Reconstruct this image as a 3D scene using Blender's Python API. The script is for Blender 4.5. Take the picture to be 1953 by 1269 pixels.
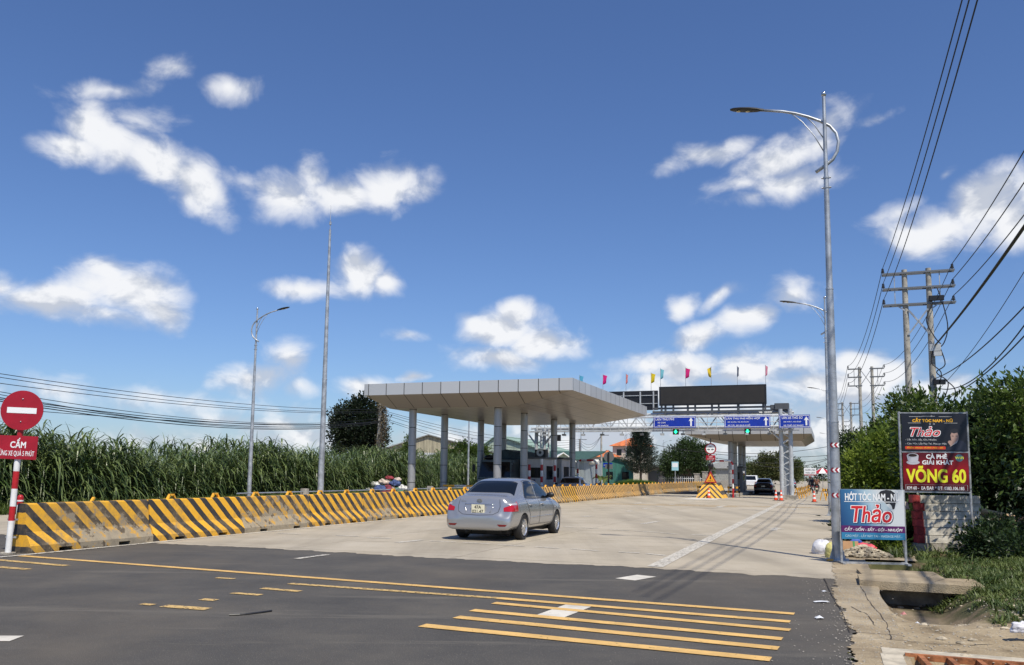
import bpy, bmesh, math, random
import numpy as np
from mathutils import Vector, Matrix
from mathutils.bvhtree import BVHTree
random.seed(7); NR = np.random.RandomState(11)
for _o in list(bpy.data.objects): bpy.data.objects.remove(_o)
SC = bpy.context.scene; COL = SC.collection
R = math.radians
# ------------------------------------------------------------------ camera
CAMZ = 1.55
PITCH = math.atan(173/1580); ROLL = R(0.68); FPX = 1580.0
cam = bpy.data.cameras.new('camera'); camo = bpy.data.objects.new('camera', cam); COL.objects.link(camo)
cam.sensor_width = 36; cam.lens = 36*FPX/1953; cam.shift_y = 97.5/1953
cam.clip_end = 6000; cam.clip_start = 0.1
CR = Matrix.Rotation(R(90)+PITCH, 4, 'X') @ Matrix.Rotation(ROLL, 4, 'Z')
camo.matrix_world = Matrix.Translation((0, 0, CAMZ)) @ CR
SC.camera = camo
# ------------------------------------------------------------------ light
SUN_EL = R(57); SH_AZ = R(-21)            # shadows run ahead and to the left
sd = Vector((math.sin(SH_AZ)*math.cos(SUN_EL), math.cos(SH_AZ)*math.cos(SUN_EL), -math.sin(SUN_EL)))
sun = bpy.data.lights.new('sun', 'SUN'); suno = bpy.data.objects.new('sun', sun); COL.objects.link(suno)
sun.energy = 5.0; sun.angle = R(0.55); sun.color = (1.0, 0.93, 0.80)
suno.rotation_euler = sd.to_track_quat('-Z', 'Y').to_euler()
SC.view_settings.view_transform = 'Standard'; SC.view_settings.look = 'None'
SC.view_settings.exposure = 0.0; SC.view_settings.gamma = 1.0
SC.cycles.max_bounces = 6; SC.cycles.diffuse_bounces = 3; SC.cycles.transparent_max_bounces = 8

def ray(px, py):
    v = CR.to_3x3() @ Vector(((px-976.5)/FPX, -(py-732)/FPX, -1)); return v.normalized()
def at(px, py, Y):
    v = ray(px, py); v = v*(Y/v.y); return Vector((v.x, v.y, v.z+CAMZ))
def G(px, py, z=0.0):
    v = ray(px, py); v = v*((z-CAMZ)/v.z); return Vector((v.x, v.y, z))
RA = R(-20.9)                             # the road runs 20.9 degrees right of the camera's heading
CD, SD_ = math.cos(R(20.9)), math.sin(R(20.9))
def P(s, t, z=0.0): return Vector((s*SD_+t*CD, s*CD-t*SD_, z))       # s along the road, t to its right
def ST(v): return (v.x*SD_+v.y*CD, v.x*CD-v.y*SD_)
def GS(px, py, z=0.0): return ST(G(px, py, z))

# ------------------------------------------------------------------ world: sky with clouds
W = bpy.data.worlds.new('World'); SC.world = W; W.use_nodes = True
def build_world():
    nt = W.node_tree; N = nt.nodes; L = nt.links; N.clear()
    def n(t, **k):
        x = N.new(t)
        for a, b in k.items(): setattr(x, a, b)
        return x
    def m(op, a, b=None, c=None, clamp=False):
        x = n('ShaderNodeMath', operation=op, use_clamp=clamp)
        for i, v in enumerate((a, b, c)):
            if v is None: continue
            if hasattr(v, 'links') or hasattr(v, 'is_linked'): L.new(v, x.inputs[i])
            else: x.inputs[i].default_value = v
        return x.outputs[0]
    sky = n('ShaderNodeTexSky', sky_type='NISHITA'); sky.sun_disc = False
    sky.sun_elevation = SUN_EL; sky.sun_rotation = R(180)+SH_AZ; sky.altitude = 400; sky.air_density = 1.15; sky.dust_density = 0.6; sky.ozone_density = 2.2
    tc = n('ShaderNodeTexCoord'); sx = n('ShaderNodeSeparateXYZ'); L.new(tc.outputs['Generated'], sx.inputs[0])
    X, Y, Z = sx.outputs
    az = m('ARCTAN2', X, Y); el = m('ARCSINE', Z)
    cv = n('ShaderNodeCombineXYZ'); L.new(az, cv.inputs[0]); L.new(el, cv.inputs[1])
    # domain warp
    nz = n('ShaderNodeTexNoise'); nz.inputs['Scale'].default_value = 9; nz.inputs['Detail'].default_value = 3
    L.new(cv.outputs[0], nz.inputs['Vector'])
    w1 = n('ShaderNodeVectorMath', operation='SUBTRACT'); L.new(nz.outputs['Color'], w1.inputs[0]); w1.inputs[1].default_value = (.5, .5, .5)
    w2 = n('ShaderNodeVectorMath', operation='MULTIPLY'); L.new(w1.outputs[0], w2.inputs[0]); w2.inputs[1].default_value = (.07, .045, 0)
    w3 = n('ShaderNodeVectorMath', operation='ADD'); L.new(w2.outputs[0], w3.inputs[0]); L.new(cv.outputs[0], w3.inputs[1])
    ws = n('ShaderNodeSeparateXYZ'); L.new(w3.outputs[0], ws.inputs[0])
    chain = [None]
    def field(bl):
        f = None
        for (px, py, rx, ry, th, k) in bl:
            v = ray(px, py); a = math.atan2(v.x, v.y); e = math.asin(v.z)
            mp = n('ShaderNodeMapping', vector_type='TEXTURE'); cb = n('ShaderNodeCombineXYZ'); L.new(ws.outputs[0], cb.inputs[0]); L.new(ws.outputs[1], cb.inputs[1])
            if chain[0] is not None: L.new(chain[0], cb.inputs[2])     # strictly one after the other
            L.new(cb.outputs[0], mp.inputs[0])
            mp.inputs['Location'].default_value = (a, e, 0); mp.inputs['Rotation'].default_value = (0, 0, R(th))
            mp.inputs['Scale'].default_value = (rx/FPX*math.cos(a)*1.0/max(.8, math.cos(e)), ry/FPX*math.cos(a)*math.cos(e), 1e7)
            ln = n('ShaderNodeVectorMath', operation='LENGTH'); L.new(mp.outputs[0], ln.inputs[0])
            o = m('MULTIPLY_ADD', ln.outputs['Value'], -k, k)
            f = o if f is None else m('MAXIMUM', f, o)
            chain[0] = f
        return f
    # (px, py, half width, half height, tilt, density)
    C = [(150,275,85,40,10,1),(215,250,95,75,-20,1.1),(300,305,110,60,-30,1.1),(370,355,90,50,-35,1.1),(225,160,110,28,12,.62),(325,125,42,30,30,.6),(270,225,70,50,0,.55),
         (437,165,58,34,0,.68),(550,370,80,55,0,1.05),(640,360,130,52,0,1.15),(745,355,90,60,10,1.1),(470,360,70,26,0,.55),(595,330,50,40,20,.8),
         (235,555,120,72,0,1.3),(90,570,150,42,0,1.05),(290,585,85,45,-15,1),(190,600,110,32,0,.8),(15,545,60,45,0,.9),(210,525,60,45,0,1.2),
         (590,550,100,32,0,.85),(680,520,72,55,0,1.3),(735,535,48,40,0,1),(665,500,40,35,0,1.1),
         (960,625,110,52,0,1.25),(990,600,60,38,0,1.2),(1030,655,85,48,0,1.25),(960,685,115,38,0,.95),(900,620,50,36,0,1),
         (760,647,38,15,5,.55),(470,722,85,34,0,1),(545,700,35,22,0,.5),(560,738,55,20,0,.5),(700,738,75,28,0,1),(785,725,35,14,0,.9),
         (1350,290,95,34,12,.95),(1480,300,120,55,12,1),(1500,345,120,45,5,.9),(1570,265,75,45,25,.75),(1400,350,60,25,0,.6),(1430,380,70,24,0,.5),
         (1675,235,30,14,20,.42),(1820,328,20,12,0,.42),
         (1780,430,125,52,10,1.2),(1880,395,120,70,10,1.3),(1720,445,62,50,0,1),(1940,420,80,60,0,1.2),(1700,405,60,20,25,.5),
         (1310,578,38,32,0,.85),(1375,566,50,27,25,.85),(1350,640,80,34,10,1.05),(1420,610,70,36,15,1.1),(1510,570,72,34,0,.62),
         (1300,700,125,45,0,1.15),(1430,710,160,48,0,1),(1240,735,60,35,0,.9),(1560,735,110,36,0,.9),(1630,745,120,55,0,1.1),(1700,720,90,45,0,1),(1780,750,110,38,0,.85),(1900,760,70,30,0,.8),
         (430,790,110,26,0,.6),(110,745,190,34,0,.5),(320,765,180,40,0,.52),(520,800,170,34,0,.62),(600,835,270,48,0,.7),(1150,830,280,55,0,1.0),(1100,800,180,40,0,.8),(900,845,220,50,0,.75),(540,690,60,40,0,.6),(1330,760,260,60,0,1.0),(1230,700,90,36,0,.95),(1500,700,130,40,0,.9),(1640,700,60,40,0,1.1),
         (1400,860,320,60,0,.7),(1600,820,150,80,0,.85),(1850,830,220,80,0,.75),(300,850,320,36,0,.6),
         (-200,520,160,70,0,1),(-350,300,180,60,20,1),(2200,500,190,80,0,1),(2350,750,260,60,0,.9),(-300,760,260,50,0,.8),(2300,200,160,60,10,.8),
         (500,-250,260,60,10,.9),(1300,-420,300,80,0,.9)]
    DK = [(220,625,150,30,0,1),(90,595,120,22,0,.9),(690,572,90,20,0,.7),(985,700,140,26,0,1),(920,640,70,16,0,.7),(1385,735,260,28,0,1.1),(480,748,120,20,0,1),(300,790,200,40,0,.6),(600,830,300,45,0,.8),(1300,850,300,60,0,.9),
          (1500,590,80,24,0,.7),(1360,668,90,16,0,.8),(1800,465,150,18,0,.7),(1630,785,200,30,0,1),(560,715,90,40,0,1),(900,840,300,40,0,.8),(1470,330,110,40,0,.45)]
    f = field(C); dk = field(DK)
    nf = n('ShaderNodeTexNoise'); nf.inputs['Scale'].default_value = 17; nf.inputs['Detail'].default_value = 10; nf.inputs['Roughness'].default_value = .56; nf.inputs['Distortion'].default_value = .35
    mpv = n('ShaderNodeMapping'); L.new(cv.outputs[0], mpv.inputs[0]); mpv.inputs['Scale'].default_value = (1, 1.35, 1)
    L.new(mpv.outputs[0], nf.inputs['Vector'])
    ns = n('ShaderNodeTexNoise'); ns.inputs['Scale'].default_value = 17; ns.inputs['Detail'].default_value = 4; ns.inputs['Roughness'].default_value = .5; ns.inputs['Distortion'].default_value = .35
    mp2 = n('ShaderNodeMapping'); L.new(cv.outputs[0], mp2.inputs[0]); mp2.inputs['Scale'].default_value = (1, 1.35, 1); mp2.inputs['Location'].default_value = (.012, .026, 0)
    L.new(mp2.outputs[0], ns.inputs['Vector'])
    F = m('ADD', f, m('MULTIPLY_ADD', nf.outputs['Fac'], 1.55, -.66))
    cov = n('ShaderNodeMapRange', interpolation_type='SMOOTHSTEP'); L.new(F, cov.inputs[0]); cov.inputs[1].default_value = .04; cov.inputs[2].default_value = 1.0
    thick = n('ShaderNodeMapRange', interpolation_type='SMOOTHSTEP'); L.new(F, thick.inputs[0]); thick.inputs[1].default_value = .3; thick.inputs[2].default_value = 1.1
    lit = m('MULTIPLY_ADD', m('SUBTRACT', nf.outputs['Fac'], ns.outputs['Fac']), 3.4, .84)
    lit = m('SUBTRACT', lit, m('MULTIPLY', m('MAXIMUM', dk, 0.0), .72))
    lit = m('ADD', lit, m('MULTIPLY', thick.outputs[0], .10), clamp=True)
    lit = m('MAXIMUM', lit, .45)
    cc = n('ShaderNodeMix', data_type='RGBA'); L.new(lit, cc.inputs['Factor'])
    cc.inputs['A'].default_value = (.27, .34, .48, 1); cc.inputs['B'].default_value = (.93, .94, .965, 1)
    # sky brightness and tint
    skm = n('ShaderNodeMix', data_type='RGBA', blend_type='MULTIPLY'); skm.inputs['Factor'].default_value = 1
    L.new(sky.outputs[0], skm.inputs['A']); skm.inputs['B'].default_value = (.069, .085, .1175, 1)
    cm = n('ShaderNodeMath', operation='MULTIPLY'); L.new(cov.outputs[0], cm.inputs[0]); cm.inputs[1].default_value = .97
    up = n('ShaderNodeMapRange'); L.new(el, up.inputs[0]); up.inputs[1].default_value = 0.0; up.inputs[2].default_value = .03
    cmx = m('MULTIPLY', cm.outputs[0], up.outputs[0])
    mx = n('ShaderNodeMix', data_type='RGBA'); L.new(cmx, mx.inputs['Factor']); L.new(skm.outputs['Result'], mx.inputs['A']); L.new(cc.outputs['Result'], mx.inputs['B'])
    bg = n('ShaderNodeBackground'); L.new(mx.outputs['Result'], bg.inputs[0]); bg.inputs[1].default_value = 1.0
    out = n('ShaderNodeOutputWorld'); L.new(bg.outputs[0], out.inputs[0])
build_world()
W.cycles.sampling_method = 'MANUAL'; W.cycles.sample_map_resolution = 512

# ------------------------------------------------------------------ materials
MATS = {}
def mat(name, col, rough=.6, metal=0.0, var=0.0, vscale=4.0, col2=None, bump=0.0, bscale=30.0, emit=0, spec=.5, coat=0, obj=True, trans=0, detail=5, lo=.4, hi=.6, rnd=0):
    if name in MATS: return MATS[name]
    m = bpy.data.materials.new(name); MATS[name] = m; m.use_nodes = True
    nt = m.node_tree; N = nt.nodes; L = nt.links; b = N['Principled BSDF']
    b.inputs['Roughness'].default_value = rough; b.inputs['Metallic'].default_value = metal
    b.inputs['Specular IOR Level'].default_value = spec
    b.inputs['Base Color'].default_value = (*col, 1)
    if coat: b.inputs['Coat Weight'].default_value = coat; b.inputs['Coat Roughness'].default_value = .04
    tc = N.new('ShaderNodeTexCoord')
    src = tc.outputs['Object']
    if rnd:
        oi = N.new('ShaderNodeObjectInfo'); ad = N.new('ShaderNodeVectorMath'); ad.operation = 'ADD'; cx = N.new('ShaderNodeMath'); cx.operation = 'MULTIPLY'; cx.inputs[1].default_value = rnd
        L.new(oi.outputs['Random'], cx.inputs[0]); L.new(src, ad.inputs[0]); L.new(cx.outputs[0], ad.inputs[1]); src = ad.outputs[0]
    if var or col2:
        nz = N.new('ShaderNodeTexNoise'); nz.inputs['Scale'].default_value = vscale; nz.inputs['Detail'].default_value = detail; nz.inputs['Roughness'].default_value = .6
        L.new(src, nz.inputs['Vector'])
        mr = N.new('ShaderNodeMapRange'); L.new(nz.outputs['Fac'], mr.inputs[0]); mr.inputs[1].default_value = lo; mr.inputs[2].default_value = hi
        mx = N.new('ShaderNodeMix'); mx.data_type = 'RGBA'; L.new(mr.outputs[0], mx.inputs['Factor'])
        mx.inputs['A'].default_value = (*[c*(1-var) for c in col], 1)
        mx.inputs['B'].default_value = (*(col2 if col2 else [min(1, c*(1+var)) for c in col]), 1)
        L.new(mx.outputs['Result'], b.inputs['Base Color'])
    if bump:
        nb = N.new('ShaderNodeTexNoise'); nb.inputs['Scale'].default_value = bscale; nb.inputs['Detail'].default_value = 4; L.new(src, nb.inputs['Vector'])
        bp = N.new('ShaderNodeBump'); bp.inputs['Strength'].default_value = bump; bp.inputs['Distance'].default_value = .02
        L.new(nb.outputs['Fac'], bp.inputs['Height']); L.new(bp.outputs[0], b.inputs['Normal'])
    if emit: b.inputs['Emission Color'].default_value = (*col, 1); b.inputs['Emission Strength'].default_value = emit
    if trans:
        tr = N.new('ShaderNodeBsdfTranslucent'); ms = N.new('ShaderNodeMixShader'); ms.inputs[0].default_value = trans
        o = N['Material Output']; L.new(b.outputs[0], ms.inputs[1]); L.new(tr.outputs[0], ms.inputs[2]); L.new(ms.outputs[0], o.inputs[0])
        if var or col2: L.new(mx.outputs['Result'], tr.inputs[0])
        else: tr.inputs[0].default_value = (*col, 1)
    return m
def nodes(m): return m.node_tree.nodes, m.node_tree.links

# ------------------------------------------------------------------ mesh builder
class MB:
    def __init__(s): s.v = []; s.f = []; s.mi = []; s.M = Matrix.Identity(4); s.k = 0
    def add(s, vs, fs):
        o = len(s.v)
        for p in vs:
            q = s.M @ Vector(p); s.v.append((q.x, q.y, q.z))
        for f in fs: s.f.append(tuple(i+o for i in f)); s.mi.append(s.k)
        return s
    def box(s, x0, x1, y0, y1, z0, z1, bev=0):
        if bev:
            b = min(bev, abs(x1-x0)*.45, abs(y1-y0)*.45)
            r = [(x0+b, y0), (x1-b, y0), (x1, y0+b), (x1, y1-b), (x1-b, y1), (x0+b, y1), (x0, y1-b), (x0, y0+b)]
            return s.prism(r, z0, z1)
        return s.add([(x, y, z) for z in (z0, z1) for (x, y) in ((x0, y0), (x1, y0), (x1, y1), (x0, y1))],
                     [(3, 2, 1, 0), (4, 5, 6, 7), (0, 1, 5, 4), (1, 2, 6, 5), (2, 3, 7, 6), (3, 0, 4, 7)])
    def prism(s, poly, z0, z1):           # ccw polygon in xy
        n = len(poly)
        return s.add([(x, y, z0) for x, y in poly]+[(x, y, z1) for x, y in poly],
                     [tuple(range(n-1, -1, -1)), tuple(range(n, 2*n))]+[(i, (i+1) % n, n+(i+1) % n, n+i) for i in range(n)])
    def plate(s, poly, y0, y1):           # polygon in xz, facing -y at y0
        n = len(poly)
        return s.add([(x, y0, z) for x, z in poly]+[(x, y1, z) for x, z in poly],
                     [tuple(range(n)), tuple(range(2*n-1, n-1, -1))]+[((i+1) % n, i, n+i, n+(i+1) % n) for i in range(n)])
    def face(s, pts): return s.add(pts, [tuple(range(len(pts)))])
    def tube(s, pts, r, n=8, r1=None, caps=True):
        pts = [Vector(p) for p in pts]; rs = r if isinstance(r, (list, tuple)) else [r+((r1 if r1 is not None else r)-r)*i/(len(pts)-1) for i in range(len(pts))]
        vs = []; ref = None
        for i, p in enumerate(pts):
            d = (pts[min(i+1, len(pts)-1)]-pts[max(i-1, 0)]).normalized()
            if ref is None: ref = Vector((0, 0, 1)) if abs(d.z) < .9 else Vector((1, 0, 0))
            a = d.cross(ref).normalized(); b = d.cross(a); ref = -b if False else a.cross(d)*1
            for k in range(n):
                t = 2*math.pi*k/n; q = p+(a*math.cos(t)+b*math.sin(t))*rs[i]; vs.append(tuple(q))
        fs = [(i*n+k, i*n+(k+1) % n, (i+1)*n+(k+1) % n, (i+1)*n+k) for i in range(len(pts)-1) for k in range(n)]
        if caps: fs += [tuple(range(n-1, -1, -1)), tuple((len(pts)-1)*n+k for k in range(n))]
        return s.add(vs, fs)
    def bar(s, a, b, w, h=None):          # rectangular bar between two points
        a = Vector(a); b = Vector(b); h = h or w; d = (b-a).normalized()
        u = Vector((0, 0, 1)) if abs(d.z) < .95 else Vector((0, 1, 0)); x = d.cross(u).normalized()*w/2; z = x.cross(d).normalized()*h/2
        return s.add([tuple(p+i*x+j*z) for p in (a, b) for i, j in ((-1, -1), (1, -1), (1, 1), (-1, 1))],
                     [(0, 1, 2, 3), (7, 6, 5, 4), (4, 5, 1, 0), (5, 6, 2, 1), (6, 7, 3, 2), (7, 4, 0, 3)])
    def ball(s, c, r, n=10, m=7, sc=(1, 1, 1)):
        vs = [(c[0], c[1], c[2]+r*sc[2])]
        for i in range(1, m):
            p = math.pi*i/m
            for k in range(n):
                t = 2*math.pi*k/n; vs.append((c[0]+r*sc[0]*math.sin(p)*math.cos(t), c[1]+r*sc[1]*math.sin(p)*math.sin(t), c[2]+r*sc[2]*math.cos(p)))
        vs.append((c[0], c[1], c[2]-r*sc[2])); fs = [(0, 1+k, 1+(k+1) % n) for k in range(n)]
        for i in range(m-2):
            for k in range(n): a = 1+i*n; fs.append((a+k, a+n+k, a+n+(k+1) % n, a+(k+1) % n))
        e = len(vs)-1; a = 1+(m-2)*n; fs += [(a+k, e, a+(k+1) % n) for k in range(n)]
        return s.add(vs, fs)
    def disc(s, c, r, y0, y1, n=32, r2=None):   # disc facing -y
        return s.plate([(c[0]+r*math.cos(2*math.pi*k/n), c[1]+(r2 or r)*math.sin(2*math.pi*k/n)) for k in range(n)], y0, y1)
    def ring(s, c, r0, r1, y, n=36, rz0=None, rz1=None):
        rz0 = rz0 or r0; rz1 = rz1 or r1
        vs = [(c[0]+q*math.cos(2*math.pi*k/n), y, c[1]+qz*math.sin(2*math.pi*k/n)) for q, qz in ((r0, rz0), (r1, rz1)) for k in range(n)]
        return s.add(vs, [(k, n+k, n+(k+1) % n, (k+1) % n) if True else 0 for k in range(n)])
    def text(s, body, x0, x1, z0, z1, y, bold=0.0, shear=0.0, fit=True):
        e = bold*(z1-z0)*.85                                     # heavier strokes: the same letters struck several times
        if e > 0:
            for q, (i, j) in enumerate(((-1, -1), (1, 1), (1, -1), (-1, 1), (0, 1), (0, -1), (1, 0), (-1, 0))): s.text(body, x0+e+i*e, x1-e+i*e, z0+e+j*e, z1-e+j*e, y-.00006*(q+1), 0, shear, fit)
            return s
        raw = body; body = ''.join(HORN.get(ch, ch) for ch in raw)       # horned vowels: plain letter plus a horn of its own
        vs, fs = text_mesh(body, 0.0, shear); vs = list(vs); fs = list(fs)
        for i, ch in enumerate(raw):
            if ch in HORN:
                r_ = max(v[0] for v in text_mesh(body[:i+1], 0.0, shear)[0]); q = r_-.035+(.5*shear if shear else 0)*0; h = .70; o = len(vs)
                vs += [(q-.05, h-.17), (q+.02, h-.15), (q+.065, h-.06), (q+.06, h+.03), (q-.005, h+.03), (q-.005, h-.04), (q-.05, h-.09)]; fs.append(tuple(range(o, o+7)))
        xs = [v[0] for v in vs]; ys = [v[1] for v in vs]; a, b, c, d = min(xs), max(xs), min(ys), max(ys)
        k = (z1-z0)/(d-c); kx = (x1-x0)/(b-a) if fit else k
        return s.add([(x0+(v[0]-a)*kx, y, z0+(v[1]-c)*k) for v in vs], fs)
    def build(s, name, mats, parent=None, smooth=False, loc=None, rz=0, ang=None):
        me = bpy.data.meshes.new(name); me.from_pydata(s.v, [], s.f)
        mats = mats if isinstance(mats, (list, tuple)) else [mats]
        for m in mats: me.materials.append(m)
        if any(s.mi): me.polygons.foreach_set('material_index', s.mi)
        if smooth:
            me.polygons.foreach_set('use_smooth', [True]*len(me.polygons))
            if smooth != 'all': me.set_sharp_from_angle(angle=R(ang or 40))
        me.update(); o = bpy.data.objects.new(name, me); COL.objects.link(o)
        if parent: o.parent = parent
        if loc is not None: o.location = loc
        if rz: o.rotation_euler.z = rz
        return o
_tc = {}
HORN = {'Ơ': 'O', 'Ớ': 'Ó', 'Ợ': 'Ọ', 'Ư': 'U', 'Ữ': 'Ũ'}
def text_mesh(body, bold, shear):
    key = (body, bold, shear)
    if key not in _tc:
        cu = bpy.data.curves.new('t', 'FONT'); cu.body = body; cu.offset = bold; cu.shear = shear; cu.resolution_u = 3
        o = bpy.data.objects.new('t', cu); COL.objects.link(o); dg = bpy.context.evaluated_depsgraph_get()
        me = bpy.data.meshes.new_from_object(o.evaluated_get(dg))
        _tc[key] = ([tuple(v.co[:2]) for v in me.vertices], [tuple(p.vertices) for p in me.polygons])
        bpy.data.objects.remove(o); bpy.data.curves.remove(cu); bpy.data.meshes.remove(me)
    return _tc[key]
def tag(o, label=None, cat=None, group=None, kind=None):
    if label: o['label'] = label
    if cat: o['category'] = cat
    if group: o['group'] = group
    if kind: o['kind'] = kind
    return o
def thing(name, label, cat, loc=(0, 0, 0), rz=0, group=None, tilt=None):
    o = bpy.data.objects.new(name, None); COL.objects.link(o); o.empty_display_size = .2
    o.location = loc; o.rotation_euler = (tilt[0] if tilt else 0, tilt[1] if tilt else 0, rz); return tag(o, label, cat, group)
def dup(root, loc, rz=None, label=None, group=None):
    r = root.copy(); COL.objects.link(r); r.location = loc
    if rz is not None: r.rotation_euler.z = rz
    if label: r['label'] = label
    if group: r['group'] = group
    for ch in list(root.children):
        c = ch.copy(); COL.objects.link(c); c.parent = r
        for g in list(ch.children):
            d = g.copy(); COL.objects.link(d); d.parent = c
    return r
def struct(o): o['kind'] = 'structure'; return o
def stuff(o): o['kind'] = 'stuff'; return o

# common materials
galv = mat('galvanised_steel', (.42, .44, .46), .45, .55, var=.22, vscale=3, bump=.05)
conc_pole = mat('pole_concrete', (.36, .34, .30), .9, var=.22, vscale=3, bump=.3, rnd=9)
white_p = mat('white_paint', (.78, .78, .76), .45, var=.08, vscale=5)
red_p = mat('red_paint', (.45, .015, .02), .4, var=.12, vscale=6)
black = mat('black_plastic', (.012, .012, .014), .45)
rubber = mat('rubber', (.018, .018, .019), .8)
yellow_p = mat('yellow_paint', (.80, .40, .035), .55, var=.15, vscale=6, rnd=5)
conc = mat('raw_concrete', (.33, .30, .25), .9, var=.28, vscale=5, bump=.4, bscale=50, rnd=9)
wirem = mat('wire_sheath', (.012, .012, .014), .6)
# ================================================================== GROUND
def sm(a, b, x): t = max(0., min(1., (x-a)/(b-a))); return t*t*(3-2*t)
_g = [[random.random() for _ in range(64)] for _ in range(64)]
def vn(x, y):
    i, j = math.floor(x), math.floor(y); u, v = x-i, y-j; u = u*u*(3-2*u); v = v*v*(3-2*v)
    a = _g[i % 64][j % 64]; b = _g[(i+1) % 64][j % 64]; c = _g[i % 64][(j+1) % 64]; d = _g[(i+1) % 64][(j+1) % 64]
    return (a+(b-a)*u)*(1-v)+(c+(d-c)*u)*v
def fbm(x, y, o=4): return sum(vn(x*2**k+17*k, y*2**k+5*k)*.5**(k+1) for k in range(o))*16/15-.5

def ramp_mat(name, stops, scale, rough=.9, bump=.5, bscale=60, extra=None, detail=8, nrough=.65, dist=0, stretch=None, bdist=.02):
    m = bpy.data.materials.new(name); MATS[name] = m; m.use_nodes = True; N, L = nodes(m); b = N['Principled BSDF']; b.inputs['Roughness'].default_value = rough
    b.inputs['Specular IOR Level'].default_value = .3
    tc = N.new('ShaderNodeTexCoord'); src = tc.outputs['Object']
    if stretch: mp = N.new('ShaderNodeMapping'); L.new(src, mp.inputs[0]); mp.inputs['Rotation'].default_value = (0, 0, -RA); mp.inputs['Scale'].default_value = stretch; src = mp.outputs[0]
    nz = N.new('ShaderNodeTexNoise'); nz.inputs['Scale'].default_value = scale; nz.inputs['Detail'].default_value = detail; nz.inputs['Roughness'].default_value = nrough; nz.inputs['Distortion'].default_value = dist
    L.new(src, nz.inputs['Vector']); cr = N.new('ShaderNodeValToRGB'); L.new(nz.outputs['Fac'], cr.inputs[0])
    e = cr.color_ramp.elements
    while len(e) < len(stops): e.new(.5)
    for k, (p, c) in enumerate(stops): e[k].position = p; e[k].color = (*c, 1)
    col = cr.outputs[0]
    fine = N.new('ShaderNodeTexNoise'); fine.inputs['Scale'].default_value = bscale; fine.inputs['Detail'].default_value = 3; L.new(tc.outputs['Object'], fine.inputs['Vector'])
    fr = N.new('ShaderNodeMapRange'); L.new(fine.outputs['Fac'], fr.inputs[0]); fr.inputs[1].default_value = .25; fr.inputs[2].default_value = .75; fr.inputs[3].default_value = .82; fr.inputs[4].default_value = 1.18
    mu = N.new('ShaderNodeVectorMath'); mu.operation = 'SCALE'; L.new(col, mu.inputs[0]); L.new(fr.outputs[0], mu.inputs['Scale']); col = mu.outputs[0]
    if extra: col = extra(N, L, tc, col)
    L.new(col, b.inputs['Base Color'])
    bp = N.new('ShaderNodeBump'); bp.inputs['Strength'].default_value = bump; bp.inputs['Distance'].default_value = bdist; L.new(fine.outputs['Fac'], bp.inputs['Height']); L.new(bp.outputs[0], b.inputs['Normal'])
    return m
def mixin(N, L, col, colr, fac):
    x = N.new('ShaderNodeMix'); x.data_type = 'RGBA'; L.new(fac, x.inputs['Factor']); L.new(col, x.inputs['A'])
    if isinstance(colr, tuple): x.inputs['B'].default_value = (*colr, 1)
    else: L.new(colr, x.inputs['B'])
    return x.outputs['Result']
def noisefac(N, L, tc, scale, lo, hi, detail=6, stretch=None, rough=.6, loc=(0, 0, 0)):
    src = tc.outputs['Object']
    mp = N.new('ShaderNodeMapping'); L.new(src, mp.inputs[0]); mp.inputs['Rotation'].default_value = (0, 0, -RA); mp.inputs['Scale'].default_value = stretch or (1, 1, 1); mp.inputs['Location'].default_value = loc
    nz = N.new('ShaderNodeTexNoise'); nz.inputs['Scale'].default_value = scale; nz.inputs['Detail'].default_value = detail; nz.inputs['Roughness'].default_value = rough; L.new(mp.outputs[0], nz.inputs['Vector'])
    mr = N.new('ShaderNodeMapRange'); L.new(nz.outputs['Fac'], mr.inputs[0]); mr.inputs[1].default_value = lo; mr.inputs[2].default_value = hi
    return mr.outputs[0]
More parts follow.
